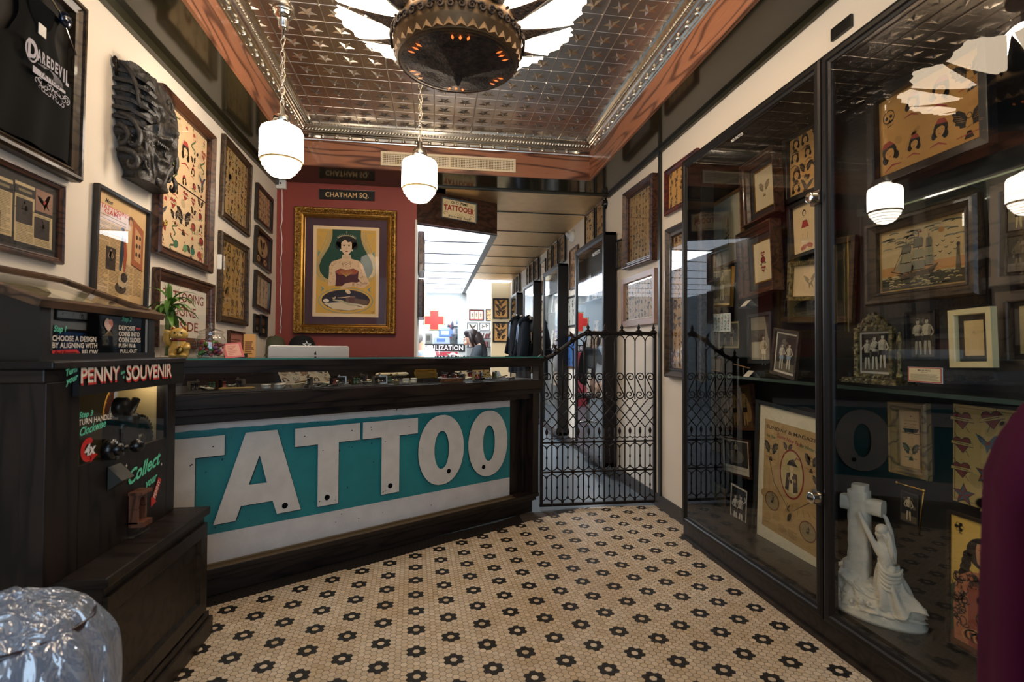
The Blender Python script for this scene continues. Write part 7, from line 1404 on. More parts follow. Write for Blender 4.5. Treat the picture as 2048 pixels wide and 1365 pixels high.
def bigw(a, w, h):
    a.rect(0, 0, w, h, 'c9a552', 0); sk = 'a86848'; X = lambda f: f*w; Y_ = lambda f: f*h
    a.push(.12*w, .92*h, .2*w); m_blossom(a, pal('c9a552', K, K)); a.pop()
    a.rect(0, 0, w, Y_(.30), '5a3a26', 1); a.poly([(0, Y_(.1)), (X(.25), Y_(.15)), (X(.3), Y_(.6)), (0, Y_(.45))], '34402a', 2)
    a.ell(X(.5), Y_(.77), X(.28), Y_(.125), '1f1613', 3, n=24)
    for s in (-1, 1): [a.ell(X(.5+s*(.26+.02*k)), Y_(.72-.05*k), X(.07), Y_(.045), '1f1613', 3) for k in range(4)]
    a.poly([(X(.5+x), Y_(y)) for x, y in [(-.44, .05), (-.46, .3), (-.42, .53), (-.26, .60), (-.10, .63), (-.09, .67), (.09, .67), (.10, .63), (.28, .6), (.44, .53), (.5, .3), (.5, .05)]], sk, 4)
    a.poly([(X(.5+x), Y_(y)) for x, y in [(-.26, .5), (-.2, .55), (-.08, .52), (.1, .52), (.2, .55), (.28, .5), (.30, .05), (-.24, .05)]], '8a4434', 5)
    a.poly([(X(.5+x), Y_(y)) for x, y in [(-.15, .78), (-.13, .70), (-.05, .655), (.05, .655), (.13, .70), (.15, .78), (.14, .84), (0, .865), (-.14, .84)]], 'b27a58', 6)
    a.poly([(X(.5+x), Y_(y)) for x, y in [(-.16, .78), (-.13, .84), (0, .85), (.13, .84), (.16, .78), (.2, .86), (0, .90), (-.2, .86)]], '1f1613', 7)
    for s in (-1, 1): a.ell(X(.5+s*.065), Y_(.775), X(.03), Y_(.009), '241a16', 7); a.line([(X(.5+s*.03), Y_(.793)), (X(.5+s*.11), Y_(.795))], .004, '241a16', 7)
    a.line([(X(.5), Y_(.77)), (X(.51), Y_(.725)), (X(.48), Y_(.72))], .003, '6a4030', 7); a.ell(X(.5), Y_(.695), X(.045), Y_(.009), '7a2c26', 7)
    a.arc(X(.5), Y_(.60), X(.17), Y_(.06), pi, 2*pi, .012, '2c2420', 7); R = random.Random(8)
    for k in range(150):
        z = k % 3; x, y = (R.uniform(-.43, -.28), R.uniform(.15, .56)) if z == 0 else (R.uniform(.3, .45), R.uniform(.1, .55)) if z == 1 else (R.uniform(-.25, .28), R.uniform(.50, .60))
        a.arc(X(.5+x), Y_(y), R.uniform(.006, .016), R.uniform(.005, .014), R.random()*6, R.random()*6+3, .004, R.choice(('2c2420', '3a2a24', '4a2c26')), 8, 6)
    a.ell(X(.56), Y_(.28), X(.2), Y_(.07), '4a3a24', 6, -.4); a.ring(X(.56), Y_(.28), X(.2), Y_(.07), .004, '241a16', 7)
    for k in range(14): a.arc(X(.3+.04*k), Y_(.12+.01*(k % 3)), .03, .02, 0, 4, .006, ('c08a5a', '2c2420')[k % 2], 8)
kpic('large colour portrait of a long-haired tattooed woman leaning at lower right', [(1905, 1018), (2060, 1080), (2068, 1378), (1878, 1290)], bigw, darkwood, X=1.76, fw=.012, t=.012, glass=False)
# ---- statue: woman clinging to a rough stone cross
sp = atz(1757, 1232, KF); sp.x = max(sp.x, 1.72)
pl = mat('white_plaster_statue', 'd9d0bc', .55, var=.12, vscale=20, bump=.3, bscale=60)
sc = 1.0
r = empty('plaster_statue', Matrix.Translation((sp.x+.0, sp.y, KF)) @ Matrix.Rotation(radians(-62), 4, 'Z'), 'white plaster statue of a woman clinging to a rough cross in the case', 'statue')
# local: x to the viewer's right, y away from the viewer
mb = MB(); mb.lathe([(0, 0), (.155, 0), (.158, .012), (.148, .02), (.150, .03), (.14, .036), (0, .036)], 48, sx=1.0, sy=.62); mb.build('oval_base', pl, r)
def rock(u, v):
    a_ = u*2*pi; rr = (.145*(1-v)**.5+.002)*(1+.26*noise.noise((cos(a_)*3, sin(a_)*3, v*6))+.16*noise.noise((cos(a_)*9, sin(a_)*9, v*14)))
    lift = .11*v+.20*max(0, -cos(a_))*v*(1-v)*1.6
    return (rr*cos(a_)*.97-.045*v, rr*sin(a_)*.6, .034+lift)
mb = MB(); mb.grid(rock, 96, 40); mb.build('rocky_mound', pl, r)
mb = MB()
def rbox(x0, x1, y0, y1, z0, z1, n=7):
    def f(u, v):
        a_ = u*2*pi; cx, cy = (x0+x1)/2, (y0+y1)/2; hx, hy = (x1-x0)/2, (y1-y0)/2; c, s = cos(a_), sin(a_); k = 1/max(abs(c), abs(s)); k = min(k, 1.22)
        z = z0+(z1-z0)*v; w_ = 1+.10*noise.noise((cx*40+c*2.0, s*2.0, z*26)); return (cx+hx*c*k*w_, cy+hy*s*k*w_, z)
    mb.grid(f, 36, 30); mb.add([f(u/36, 1) for u in range(36)], [tuple(range(36))]); mb.add([f(u/36, 0) for u in range(36)], [tuple(range(35, -1, -1))])
rbox(-.100, -.028, -.03, .03, .10, .475); rbox(-.118, -.04, -.032, .032, .06, .19); rbox(-.086, -.034, -.028, .028, .40, .50)
def arm_(u, v):
    a_ = u*2*pi; x = -.125+.145*v; w_ = 1+.12*noise.noise((x*30, cos(a_), sin(a_))); c, s = cos(a_), sin(a_); k = min(1/max(abs(c), abs(s)), 1.2); return (x, .028*c*k*w_, .420+.030*s*k*w_)
mb.grid(arm_, 28, 24); mb.add([arm_(u/28, 0) for u in range(28)], [tuple(range(28))]); mb.add([arm_(u/28, 1) for u in range(28)], [tuple(range(27, -1, -1))]); mb.build('cross', pl, r)
vs = [(.045, -.03, .20), (.040, -.03, .245), (.032, -.03, .285), (.028, -.028, .305), (.022, -.034, .33), (.018, -.038, .345),
      (.004, -.045, .285), (-.018, -.048, .335), (-.045, -.042, .385), (-.052, -.038, .40), (.050, -.01, .29), (.042, .0, .34), (.028, .0, .385), (.016, .0, .40)]
ed = [(0, 1), (1, 2), (2, 3), (3, 4), (4, 5), (2, 6), (6, 7), (7, 8), (8, 9), (2, 10), (10, 11), (11, 12), (12, 13)]
skin('figure', pl, vs, ed, [(.040, .03), (.030, .024), (.036, .024), (.012, .012), (.022, .024), (.016, .018), .012, .010, .008, .007, .012, .010, .008, .007], r)
mb = MB(); R = random.Random(3)
for k in range(20): t = k/19; mb.tube([(.028+.012*cos(k*2.1), -.036+.014*sin(k*2.1), .352-.004*(k % 3)), (.046+.008*cos(k), -.034+.012*sin(k*1.7), .325), (.060+.006*cos(k*3), -.036+.01*sin(k*2.7), .275), (.062+.01*cos(k), -.04+.006*sin(k), .235)], [.007, .008, .006, .002], 6)
mb.ball((.026, -.036, .348), .022, 14, 10); mb.build('hair', pl, r)
def robe(u, v):
    a_ = u*2*pi; rr = .034+.026*v+.010*max(0, cos(a_))*v*v; f_ = 1+.16*sin(a_*7+v*5+1.8*sin(v*5))*(.3+v)
    return (.043+.028*v*v+rr*f_*cos(a_)*(1+.25*v*v), -.028+rr*f_*sin(a_)*.85, .225-.16*v-.02*sin(a_*3+v*6)*v)
mb = MB(); mb.grid(robe, 96, 40)
for k in range(5): mb.tube(cr([(.012, -.035, .235-.016*k), (.030, -.060, .212-.016*k), (.058, -.066, .196-.015*k), (.082, -.045, .198-.014*k), (.086, -.018, .212-.014*k)], 6), crr([.003, .007, .009, .008, .003], 5, 6), 8)
mb.tube([(.10, -.02, .07), (.13, -.02, .06), (.15, -.015, .05)], [.03, .022, .008], 10); mb.build('draped_robe', pl, r)
mb = MB()
for k in range(60):
    a_ = R.uniform(0, 6.28); rr = R.uniform(.7, .98)*.15; mb.ball((rr*cos(a_), rr*sin(a_)*.6, .045+R.uniform(0, .03)), R.uniform(.005, .011), 8, 6, 0, None, (1, 1, 1.3))
mb.build('flower_relief', pl, r)

# ================================================================ CORRIDOR
CX = 1.58
def Yat(px): return atx(px, 700, CX).y
cabs = [(1211, 1153, 458, 'nearest the iron gate'), (1119, 1088, 524, 'second behind the gate'), (1068.5, 1048, 563, 'third along the corridor'), (1034, 1022, 588, 'farthest along the corridor')]
for i, (p0, p1, yt, w_) in enumerate(cabs):
    y0, y1 = Yat(p0), Yat(p1); z1 = 2.30
    r = empty('corridor_display_case', Vector((CX, (y0+y1)/2, 0)), 'tall dark framed glass cabinet on the corridor wall, '+w_, 'display case')
    def cp(mb, name, m, bevel=0): mb.v = [(v[0]-CX, v[1]-(y0+y1)/2, v[2]) for v in mb.v]; return mb.build(name, m, r, bevel)
    mb = MB(); mb.box(CX, XR-.016, y0, y0+.03, .102, z1); mb.box(CX, XR-.016, y1-.03, y1, .102, z1); mb.box(CX, XR-.016, y0, y1, z1-.03, z1); mb.box(CX, XR-.016, y0, y1, .102, .14); cp(mb, 'case_sides', kf)
    mb = MB(); mb.frame(y1-y0, z1-.10, [(0, 0), (0, .02), (.04, .02), (.06, .008), (.06, 0)]); mb.v = [(CX-v[2], (y0+y1)/2-v[0], (z1+.10)/2+v[1]) for v in mb.v]; cp(mb, 'door', kf)
    mb = MB(); mb.add([(CX-.006, y1-.05, .14), (CX-.006, y0+.05, .14), (CX-.006, y0+.05, z1-.05), (CX-.006, y1-.05, z1-.05)], [(0, 1, 2, 3)]); cp(mb, 'door_glass', glassmat('corridor_glass', 2.4))
    mb = MB(); mb.box(XR-.02, XR-.016, y0+.03, y1-.03, .14, z1-.03); cp(mb, 'back_panel', mat('dim_case_back', '3b3a36', .7)); mb = MB()
    for z in (.7, 1.2, 1.7): mb.box(CX+.02, XR-.02, y0+.03, y1-.03, z, z+.008)
    cp(mb, 'shelf', kf)
    mb = MB(); mb.lathe([(.014, 0), (.016, .03), (0, .032)], 14, M=Matrix.Translation((CX-.02, y0+.03, 1.32)) @ Matrix.Rotation(-pi/2, 4, 'Y')); cp(mb, 'lock', chrome)
    if i == 0: a = Art(); a.text('NO PHOTOS', 0, 0, .035, 'e8e6e0', 0, 'c', bold=.02, width=.24); o = a.build('glass_lettering', r, m=GLOSSINK); o.matrix_world = frameM(atx(1192, 510, CX-.012), (0, -1, 0), (0, 0, 1), (-1, 0, 0))
    R = random.Random(i+40)
    for z in (.712, 1.212, 1.712):
        for k in range(3 if i < 2 else 2):
            yy = y0+.14+(y1-y0-.28)*(k+.5)/(3 if i < 2 else 2); hh = R.uniform(.16, .3); ww = R.uniform(.12, .2)
            M = frameM((XR-.05, yy, z+hh/2), (0, -1, 0), (0, 0, 1), (-1, 0, 0)) @ Matrix.Rotation(-.08, 4, 'X'); q = empty('framed_picture', M, 'framed picture on a shelf inside the corridor cabinet '+w_, 'picture', 'pictures inside corridor cabinet '+w_)
            mb = MB(); mb.frame(ww, hh, PROF['flat'](.012, .012)); mb.box(-ww/2, ww/2, -hh/2, hh/2, 0, .003); mb.build('frame', (greyframe, ltframe, blackframe)[k % 3], q); a = Art(); a.push(-ww/2+.012, -hh/2+.012); flash(90+i*9+k, 2, 3, ('cfc2a0', 'b8a888', 'ddd6c4')[k % 3], mono=True)(a, ww-.024, hh-.024); a.pop(); a.build('print', q, .0035)
def rq(x0, yt0, yb0, x1, yt1, yb1): return [(x0, yt0), (x1, yt1), (x1, yb1), (x0, yb0)]
fm_ = [blackframe, brownframe, greyframe]
for lab, q, k, pc in (('tall brown framed sheet between the first two corridor cabinets, upper', rq(1138, 503, 581, 1155, 488, 573), 1, 'b98a5c'), ('blue edged frame with white sheet between the first two corridor cabinets', rq(1132, 596, 655, 1155, 588, 652), 0, 'dcd8cc'),
    ('narrow reddish framed sheet between the second and third corridor cabinets, upper', rq(1076, 606, 666, 1087, 600, 663), 1, 'cdb28a'), ('narrow reddish framed sheet between the second and third corridor cabinets, lower', rq(1076, 675, 735, 1087, 672, 735), 1, 'cdb28a'), ('dark framed brown sheet high between the second and third corridor cabinets', rq(1080, 527, 592, 1090, 516, 585), 0, 'a87a50'),
    ('bright blue sheet in a frame low between the first two corridor cabinets', rq(1132, 670, 735, 1155, 668, 738), 1, '3f6fae')):
    picture(lab, q, RP, RN, flash(70+k+int(q[0][0]), 3, 5, pc, mono=True), redframe if 'reddish' in lab else fm_[k], .02, .02, 'flat')
# row of small frames directly under the corridor ceiling
sp_ = [(1210, 1193, 414, 405), (1191, 1171.5, 439, 427), (1131.5, 1120.5, 0, 0), (1117, 1107, 0, 0), (1105, 1096, 0, 0), (1078, 1070, 0, 0), (1068, 1062, 0, 0), (1060, 1054.5, 0, 0), (1040, 1036, 0, 0), (1034, 1031, 0, 0), (1029, 1026, 0, 0)]
for k, (xa_, xb_, _, _) in enumerate(sp_):
    ya, yb2 = atx(xa_, 600, XR-.02).y, atx(xb_, 600, XR-.02).y; c0 = (ya+yb2)/2; w_ = yb2-ya-.02; z0, z1 = 2.36, 2.70
    M = frameM((XR-.022, c0, (z0+z1)/2), (0, -1, 0), (0, 0, 1), (-1, 0, 0)); h_ = z1-z0
    q = empty('framed_picture', M, 'small dark framed sheet in the row just under the corridor ceiling', 'picture', 'small frames in a row under the corridor ceiling')
    mb = MB(); mb.frame(w_, h_, PROF['flat'](.014, .018)); mb.box(-w_/2, w_/2, -h_/2, h_/2, 0, .003); mb.build('frame', blackframe, q); a = Art(); a.push(-w_/2+.014, -h_/2+.014); flash(100+k, 3, 3, ('b08a60', 'c9a87c', 'a88660')[k % 3], mono=True)(a, w_-.028, h_-.028); a.pop(); a.build('print', q, .0035)
# emergency lamp and ceiling knob
q = atx(1147, 473, XR); r = empty('emergency_lamp', q, 'round white twin emergency lamp on the corridor wall above the first cabinet', 'lamp'); mb = MB(); mb.lathe([(0, 0), (.07, 0), (.075, .02), (.05, .05), (0, .06)], 24, M=Matrix.Rotation(-pi/2, 4, 'Y')); mb.build('housing', white, r); mb = MB(); mb.lathe([(0, 0), (.04, 0), (.045, .03), (0, .035)], 20, M=Matrix.Translation((-.05, .03, .02)) @ Matrix.Rotation(-pi/2-.5, 4, 'Y')); mb.build('lens', mat('ribbed_lens', 'c8ccd0', .1), r)
q = atz(1212, 404, 2.68); mb = MB(); mb.ball((0, 0, 0), .045, 16, 12); mb.lathe([(.01, .03), (.01, .06), (.03, .06), (0, .065)], 12); o = mb.build('dome_camera', mat('black_dome', '121110', .15)); o.location = (q.x, q.y, 2.655); tag(o, 'small black dome camera under the ceiling at the start of the corridor', 'camera')
# end wall frames
EP, EN = (0, YE, 0), (0, -1, 0)
tanp = 'cf9a58'
picture('upper of two dark frames with tan eagle drawings on the corridor end wall', [(986, 596.6), (1018, 597), (1018, 638), (986, 638.5)], EP, EN, flash(80, 1, 3, tanp, mots=[m_eagle, m_bird], mono=True, fill=2.0, jit=0), blackframe, .035, .03, 'flat')
picture('lower of two dark frames with tan eagle drawings on the corridor end wall', [(985.6, 644), (1018, 644.5), (1018, 685.6), (985.6, 685)], EP, EN, flash(81, 1, 3, tanp, mots=[m_bird, m_eagle], mono=True, fill=2.0, jit=0), blackframe, .035, .03, 'flat')
FP, FN = (0, 14.2, 0), (0, -1, 0)
picture('red matted frame with three upright panels in the bright far room', [(938, 619), (968, 619.5), (968, 642), (938, 641.7)], FP, FN, lambda a, w, h: (a.rect(0, 0, w, h, '9a3a40', 0), [(a.rect((.06+.31*k)*w, .1*h, (.32+.31*k)*w, .9*h, 'e6d4b8', 1), a.push((.19+.31*k)*w, .5*h, .6*h), m_dagger(a, pal('e6d4b8')), a.pop()) for k in range(3)]), blackframe, .02, .02)
picture('tan framed sheet at the right in the bright far room', [(971.5, 619), (984, 619), (984, 642.5), (971.5, 642.5)], FP, FN, flash(82, 2, 3, 'd8b07a'), blackframe, .02, .02)
picture('white sheet with bird drawing in the far room, the left of a low pair', [(934, 646), (955.5, 646), (955.5, 661), (934, 661)], FP, FN, flash(83, 1, 1, 'ecebe6', mots=[m_bird], mono=True), blackframe, .015, .02)
picture('white sheet with pale drawing in the far room, the right of a low pair', [(959, 646), (980, 646), (980, 661), (959, 661)], FP, FN, flash(84, 2, 1, 'ecebe6', mots=[m_blossom], mono=True), blackframe, .015, .02)
# book shelf in the far room
bp_ = aty(960, 690, 13.9); r = empty('far_shelf', Vector((bp_.x, 13.9, 0)), 'dark shelf unit in the bright far room behind the seated woman', 'shelf'); mb = MB()
for z in (.9, 1.27, 1.5, 1.68): mb.box(-.45, .45, -.15, .15, z-.02, z)
mb.box(-.47, -.45, -.15, .15, 0, 1.7); mb.box(.45, .47, -.15, .15, 0, 1.7); mb.build('frame', mat('dark_shelf', '2a2a2e', .5), r)
R = random.Random(7)
for z in (1.27, 1.5):
    x = -.40
    while x < .38:
        w_ = R.uniform(.02, .04); h_ = R.uniform(.12, .17); mb = MB(); mb.box(0, w_, -.1, .1, 0, h_); o = mb.build('book', mat('book_'+R.choice('abcde'), R.choice(('c8ccd0', '6d4a4a', '3a4a5a', 'ded8c8', '8a2f30')), .6)); o.location = (bp_.x+x, 13.9, z+.001); o.rotation_euler = (0, .25 if z > 1.4 else 0, 0); tag(o, 'book on the dark shelf in the bright far room', 'book', 'books on the far room shelf'); x += w_+R.uniform(.012, .05)
# coats hanging on the corridor wall
def coat_obj(px, py_top, py_bot, X, hw, label, name, colr, sleeve=1):
    c = atx(px, (py_top+py_bot)/2, X); zt = atx(px, py_top, X).z; zb_ = zt-1.0
    r = empty(name, Vector((X, c.y, zt)), label, 'coat'); m = mat('coat_cloth_'+colr, colr, .97, var=.3, vscale=6, spec=.08)
    def f(u, v):
        a_ = u*2*pi; w = hw*(.35+.65*min(1, v*4))*(1+.12*v); dth = .10*(.5+.5*min(1, v*3)); fold = 1+.12*sin(a_*7+v*2)*min(1, v*2)
        return (-.12+dth*cos(a_)*fold, w*sin(a_)*fold, -.02-v*.98)
    mb = MB(); mb.grid(f, 60, 30); mb.build('coat_body', m, r)
    for s in (-1, 1):
        mb = MB(); mb.tube([(-.12, s*hw*.7, -.10), (-.14, s*hw*1.15, -.28), (-.17, s*hw*1.35, -.50), (-.2, s*hw*1.5, -.66)], [.06, .07, .065, .06], 12); mb.build('sleeve', m, r)
    mb = MB(); mb.tube([(-.06, -.08, 0), (-.15, -.06, -.05), (-.2, 0, -.10), (-.15, .06, -.05), (-.06, .08, 0)], .04, 10); mb.build('hood', m, r)
    mb = MB(); mb.tube([(-.22, -.05, -.1), (-.24, -.06, -.4)], .006, 6); mb.tube([(-.22, .05, -.1), (-.24, .08, -.36)], .006, 6); mb.build('drawstring', mat('grey_blue_cord', '8a9ab0', .5), r)
    mb = MB(); mb.tube([(.0, 0, .02), (-.08, 0, .0), (-.1, 0, .04)], .01, 6); mb.build('hook', chrome, r)
coat_obj(1044, 634, 716, CX-.02, .30, 'long black hooded coat hanging on the corridor cabinets', 'hanging_coat', '0b0c0e')
coat_obj(1063, 636, 716, CX-.02, .22, 'dark blue-black jacket hanging right behind the long black coat', 'hanging_jacket', '0f1216')
# dark frames seen edge-on on the corridor side of the red wall
for k, (pya, pyb) in enumerate(((462, 542), (558, 635))):
    Y0 = 5.45; za, zb2 = onp(840, pya, (-.17, Y0, 0), (0, 1, 0)).z, onp(840, pyb, (-.17, Y0, 0), (0, 1, 0)).z
    M = frameM((-.168, Y0+.25, (za+zb2)/2), (0, 1, 0), (0, 0, 1), (1, 0, 0)); q = empty('framed_picture', M, 'deep dark wood frame seen edge-on past the end of the red wall, the %s one' % ('upper', 'lower')[k], 'picture')
    mb = MB(); mb.frame(.5, za-zb2, PROF['ogee'](.06, .06)); mb.box(-.25, .25, (zb2-za)/2, (za-zb2)/2, 0, .004); mb.build('frame', brownframe, q); a = Art(); a.push(-.19, (zb2-za)/2+.06); flash(86+k, 3, 4, 'cbb088')(a, .38, za-zb2-.12); a.pop(); a.build('print', q, .005)
# ---- sterilisation room behind glass
def S_(px, py, Y): return aty(px, py, Y)
gl = MB(); q0, q1 = S_(846, 640, YS-.03), S_(918, 640, YS-.03); gl.add([(-.17, YS-.045, S_(880, 706, YS).z), (q1.x, YS-.045, S_(880, 706, YS).z), (q1.x, YS-.045, 2.2), (-.17, YS-.045, 2.2)], [(0, 1, 2, 3)]); o = gl.build('window_3', glassmat('partition_glass', 1.35)); o['kind'] = 'structure'
c = S_(868.5, 641, YS-.06); r = empty('red_cross_sign', frameM(c, (1, 0, 0), (0, 0, 1), (0, -1, 0)), 'large red cross sign with cream outline on the treatment room glass', 'sign')
s0 = (S_(890, 641, YS-.06).x-S_(847, 641, YS-.06).x)/2; t0 = s0*.46
def crossp(s, t): return [(-t, -s), (t, -s), (t, -t), (s, -t), (s, t), (t, t), (t, s), (-t, s), (-t, t), (-s, t), (-s, -t), (-t, -t)]
mb = MB(); mb.prism(crossp(s0, t0), 0, .008); mb.build('black_edge', mat('sign_black', '141414', .4), r); mb = MB(); mb.prism(crossp(s0*.95, t0*.95-.0), .008, .010); mb.build('cream_outline', mat('sign_cream', 'eadba0', .4), r); mb = MB(); mb.prism(crossp(s0*.87, t0*.82), .010, .013); mb.build('red_cross', mat('sign_red', 'e0352c', .35), r)
qa, qb = S_(846, 688, YS-.06), S_(930, 703.5, YS-.06); w_ = qb.x-qa.x+.1; h_ = qa.z-qb.z
r = empty('room_sign', frameM(((qa.x-.1+qb.x)/2, YS-.062, (qa.z+qb.z)/2), (1, 0, 0), (0, 0, 1), (0, -1, 0)), 'long black sign with white sterilization lettering under the red cross', 'sign'); mb = MB(); mb.box(-w_/2, w_/2, -h_/2, h_/2, -.002, 0); mb.build('board', mat('sign_black'), r); a = Art(); a.text('STERILIZATION', 0, -h_*.32, h_*.64, 'f4f4f2', 0, 'c', width=w_*.92, bold=.01); a.build('lettering', r, .001, GLOSSINK)
# room interior
mb = MB(); mb.box(-2.4, .58, 13.0, 13.06, 0, ZS-.03); struct(mb, 'wall_sterilization', mat('pale_blue_wall', 'c9d6dc', .6))
mb = MB(); mb.box(-.9, .57, 12.3, 12.98, .85, .9); mb.box(-.9, .57, 12.35, 12.98, 0, .85); o = mb.build('worktop_unit', white); tag(o, 'white worktop unit inside the glazed treatment room', 'worktop')
def boxthing(name, px, py0, py1, wpx, Y, colr, label, cat, det=None):
    a_, b_ = S_(px-wpx/2, py1, Y), S_(px+wpx/2, py0, Y); r = empty(name, Vector(((a_.x+b_.x)/2, Y, a_.z)), label, cat); w_, h_ = b_.x-a_.x, b_.z-a_.z; mb = MB(); mb.box(-w_/2, w_/2, -.12, .12, 0, h_); mb.build('body', mat('c_'+colr, colr, .4), r, .008); mb = MB(); mb.box(-w_*.35, w_*.2, -.126, -.12, h_*.3, h_*.8); mb.build('panel', mat('c_'+(det or 'dfe6ee'), det or 'dfe6ee', .3), r); return r
boxthing('autoclave', 884, 675, 688, 30, 12.6, 'b9c6e0', 'blue-white steriliser machine on the worktop behind the glass', 'machine', '5f7fc0')
boxthing('supply_box', 892, 660, 674, 28, 12.6, '6f90cc', 'bright blue supply box stacked above the steriliser', 'box', 'e8f0fa')
boxthing('supply_carton', 858, 668, 688, 14, 12.7, '8d8a80', 'grey carton at the left behind the treatment room glass', 'box', '5d5a52')
boxthing('paper_roll_holder', 893, 648, 658, 34, 12.8, 'e2e4e2', 'white paper roll holder high behind the cross sign', 'holder', 'c2c6c6')
boxthing('red_counter_front', 885, 704, 815.4, 60, YS-.3, 'c23a48', 'low pinkish red unit under the sterilization sign', 'unit', 'd8606a')
R = random.Random(10)
for k in range(12):
    q = S_(900+R.uniform(-6, 15), 664+R.uniform(-16, 16), 12.4+R.uniform(0, .4)); hh = R.uniform(.08, .2); mb = MB(); mb.lathe([(0, 0), (.03, 0), (.03, hh*.7), (.012, hh*.85), (.012, hh), (0, hh)], 10); o = mb.build('supply_bottle', mat('bt%d' % (k % 4), ('c24a4a', 'e4e4ea', '3a3a44', '5f7fae')[k % 4], .3)); o.location = (q.x, q.y, q.z); tag(o, 'small supply bottle on the crowded rack behind the treatment room glass', 'bottle', 'bottles on the rack behind the treatment room glass')
xr_ = S_(911, 660, 12.85); mb = MB()
for z in (1.35, 1.55, 1.75): mb.box(xr_.x-.12, xr_.x+.12, 12.3, 12.98, z-.015, z)
for x in (-.12, .10): mb.box(xr_.x+x, xr_.x+x+.02, 12.9, 12.98, .9, 2.0)
o = mb.build('supply_rack', mat('dark_rack', '50545a', .5)); tag(o, 'grey supply rack at the right inside the glazed treatment room', 'rack')
# ---- seated woman at work
WY = 8.1; wc = aty(955, 700, WY)
r = empty('person', Vector((wc.x, WY, 0)), 'person with long dark hair and black top bending over work in back room', 'person')
Hz = aty(945, 676, WY).z; hx = aty(939, 678, WY).x-wc.x     # head centre
skinm = mat('skin_tone', 'd9a88c', .5); hairm = mat('dark_brown_hair', '2a1f1e', .4, var=.3, vscale=20, stretch=(3, 3, .3)); topm = mat('charcoal_top', '2b3238', .8)
vs = [(.06, .02, .62), (.07, .02, .80), (.06, .02, 1.00), (.03, 0, 1.16), (.0, 0, 1.26), (hx*.6, 0, Hz-.10), (hx, 0, Hz), (hx+.0, 0, Hz+.055),
      (.02, -.17, 1.20), (-.10, -.21, 1.00), (-.26, -.12, 1.06), (-.33, -.09, 1.10), (.03, .17, 1.20), (-.08, .2, 1.00), (-.26, .08, 1.07), (-.34, .04, 1.11),
      (-.02, -.10, .60), (-.38, -.13, .60), (-.40, -.13, .12), (-.50, -.13, .05), (-.02, .12, .60), (-.38, .13, .60), (-.40, .13, .12), (-.50, .13, .05)]
ed = [(0, 1), (1, 2), (2, 3), (3, 4), (4, 5), (5, 6), (6, 7), (3, 8), (8, 9), (9, 10), (10, 11), (3, 12), (12, 13), (13, 14), (14, 15), (0, 16), (16, 17), (17, 18), (18, 19), (0, 20), (20, 21), (21, 22), (22, 23)]
rd_ = [(.15, .12), (.14, .11), (.16, .12), (.14, .10), (.065, .065), (.055, .055), (.092, .08), (.08, .075), (.065, .065), (.05, .05), (.038, .038), (.028, .022), (.065, .065), (.05, .05), (.038, .038), (.028, .022), (.09, .09), (.07, .07), (.045, .045), (.04, .03), (.09, .09), (.07, .07), (.045, .045), (.04, .03)]
skin('body', skinm, vs, ed, rd_, r)
skin('black_top', topm, vs[:4]+[vs[8], vs[9], (-.15, -.18, 1.02), vs[12], vs[13], (-.14, .17, 1.02), (.0, 0, 1.215)], [(0, 1), (1, 2), (2, 3), (3, 4), (4, 5), (5, 6), (3, 7), (7, 8), (8, 9), (3, 10)], [(.18, .15), (.17, .14), (.20, .16), (.19, .16), (.095, .095), (.064, .064), (.056, .056), (.095, .095), (.064, .064), (.056, .056), (.11, .11)], r)
mb = MB(); mb.ball((hx+.035, 0, Hz+.045), .108, 24, 16, 0, None, (1.0, .95, .92)); mb.ball((hx+.02, 0, Hz+.07), .10, 20, 12, 0, None, (1.08, .95, .7))
mb.tube([(hx+.03, 0, Hz+.08), (hx+.11, 0, Hz+.0), (hx+.17, 0, Hz-.12), (hx+.22, .0, Hz-.25), (hx+.25, 0, Hz-.36)], [.07, .095, .085, .065, .02], 16)
for s in (-1, 1): mb.tube([(hx+.0, s*.07, Hz+.08), (hx+.02, s*.09, Hz-.02), (hx+.06, s*.085, Hz-.14)], [.03, .035, .02], 10)
mb.build('hair', hairm, r)
mb = MB(); mb.ball((hx-.078, 0, Hz-.028), .013, 10, 8, 0, None, (1.2, .8, 1.4)); mb.ball((hx-.06, 0, Hz-.085), .03, 10, 8); mb.build('nose_and_chin', skinm, r)
mb = MB(); [mb.ball((hx-.078, s*.035, Hz+.0), .012, 8, 6, 0, None, (.6, 1.2, .6)) for s in (-1, 1)]; mb.ball((hx-.085, 0, Hz-.062), .014, 8, 6, 0, None, (.6, 1.4, .5)); mb.build('face_features', mat('lash_lip', '5a2e2c', .5), r)
glove = mat('white_glove', 'eef0f0', .5)
for s, hx_, hz_ in ((-1, -.355, 1.115), (1, -.36, 1.125)):
    vs = [(hx_+.03, s*.07, hz_-.01), (hx_, s*.055, hz_)]; ed = [(0, 1)]; rr = [(.034, .024), (.038, .022)]
    for k in range(4): b = len(vs); vs += [(hx_-.035, s*.055+(k-1.5)*.019, hz_+.005), (hx_-.062, s*.05+(k-1.5)*.016, hz_-.008), (hx_-.07, s*.045+(k-1.5)*.014, hz_-.03)]; ed += [(1, b), (b, b+1), (b+1, b+2)]; rr += [.010, .009, .008]
    b = len(vs); vs += [(hx_-.012, s*.02, hz_+.01), (hx_-.04, s*.005, hz_-.005)]; ed += [(1, b), (b, b+1)]; rr += [.011, .009]; skin('gloved_hand', glove, vs, ed, rr, r, 1)
mb = MB(); mb.tube([(wc.x-.47, WY, 1.13), (wc.x-.41, WY+.0, 1.09), (wc.x-.38, WY, 1.02)], [.004, .014, .012], 8); o = mb.build('tattoo_gun', mat('green_tool', '2fae6a', .4)); tag(o, 'small green and black hand tool held by the seated woman', 'tool')
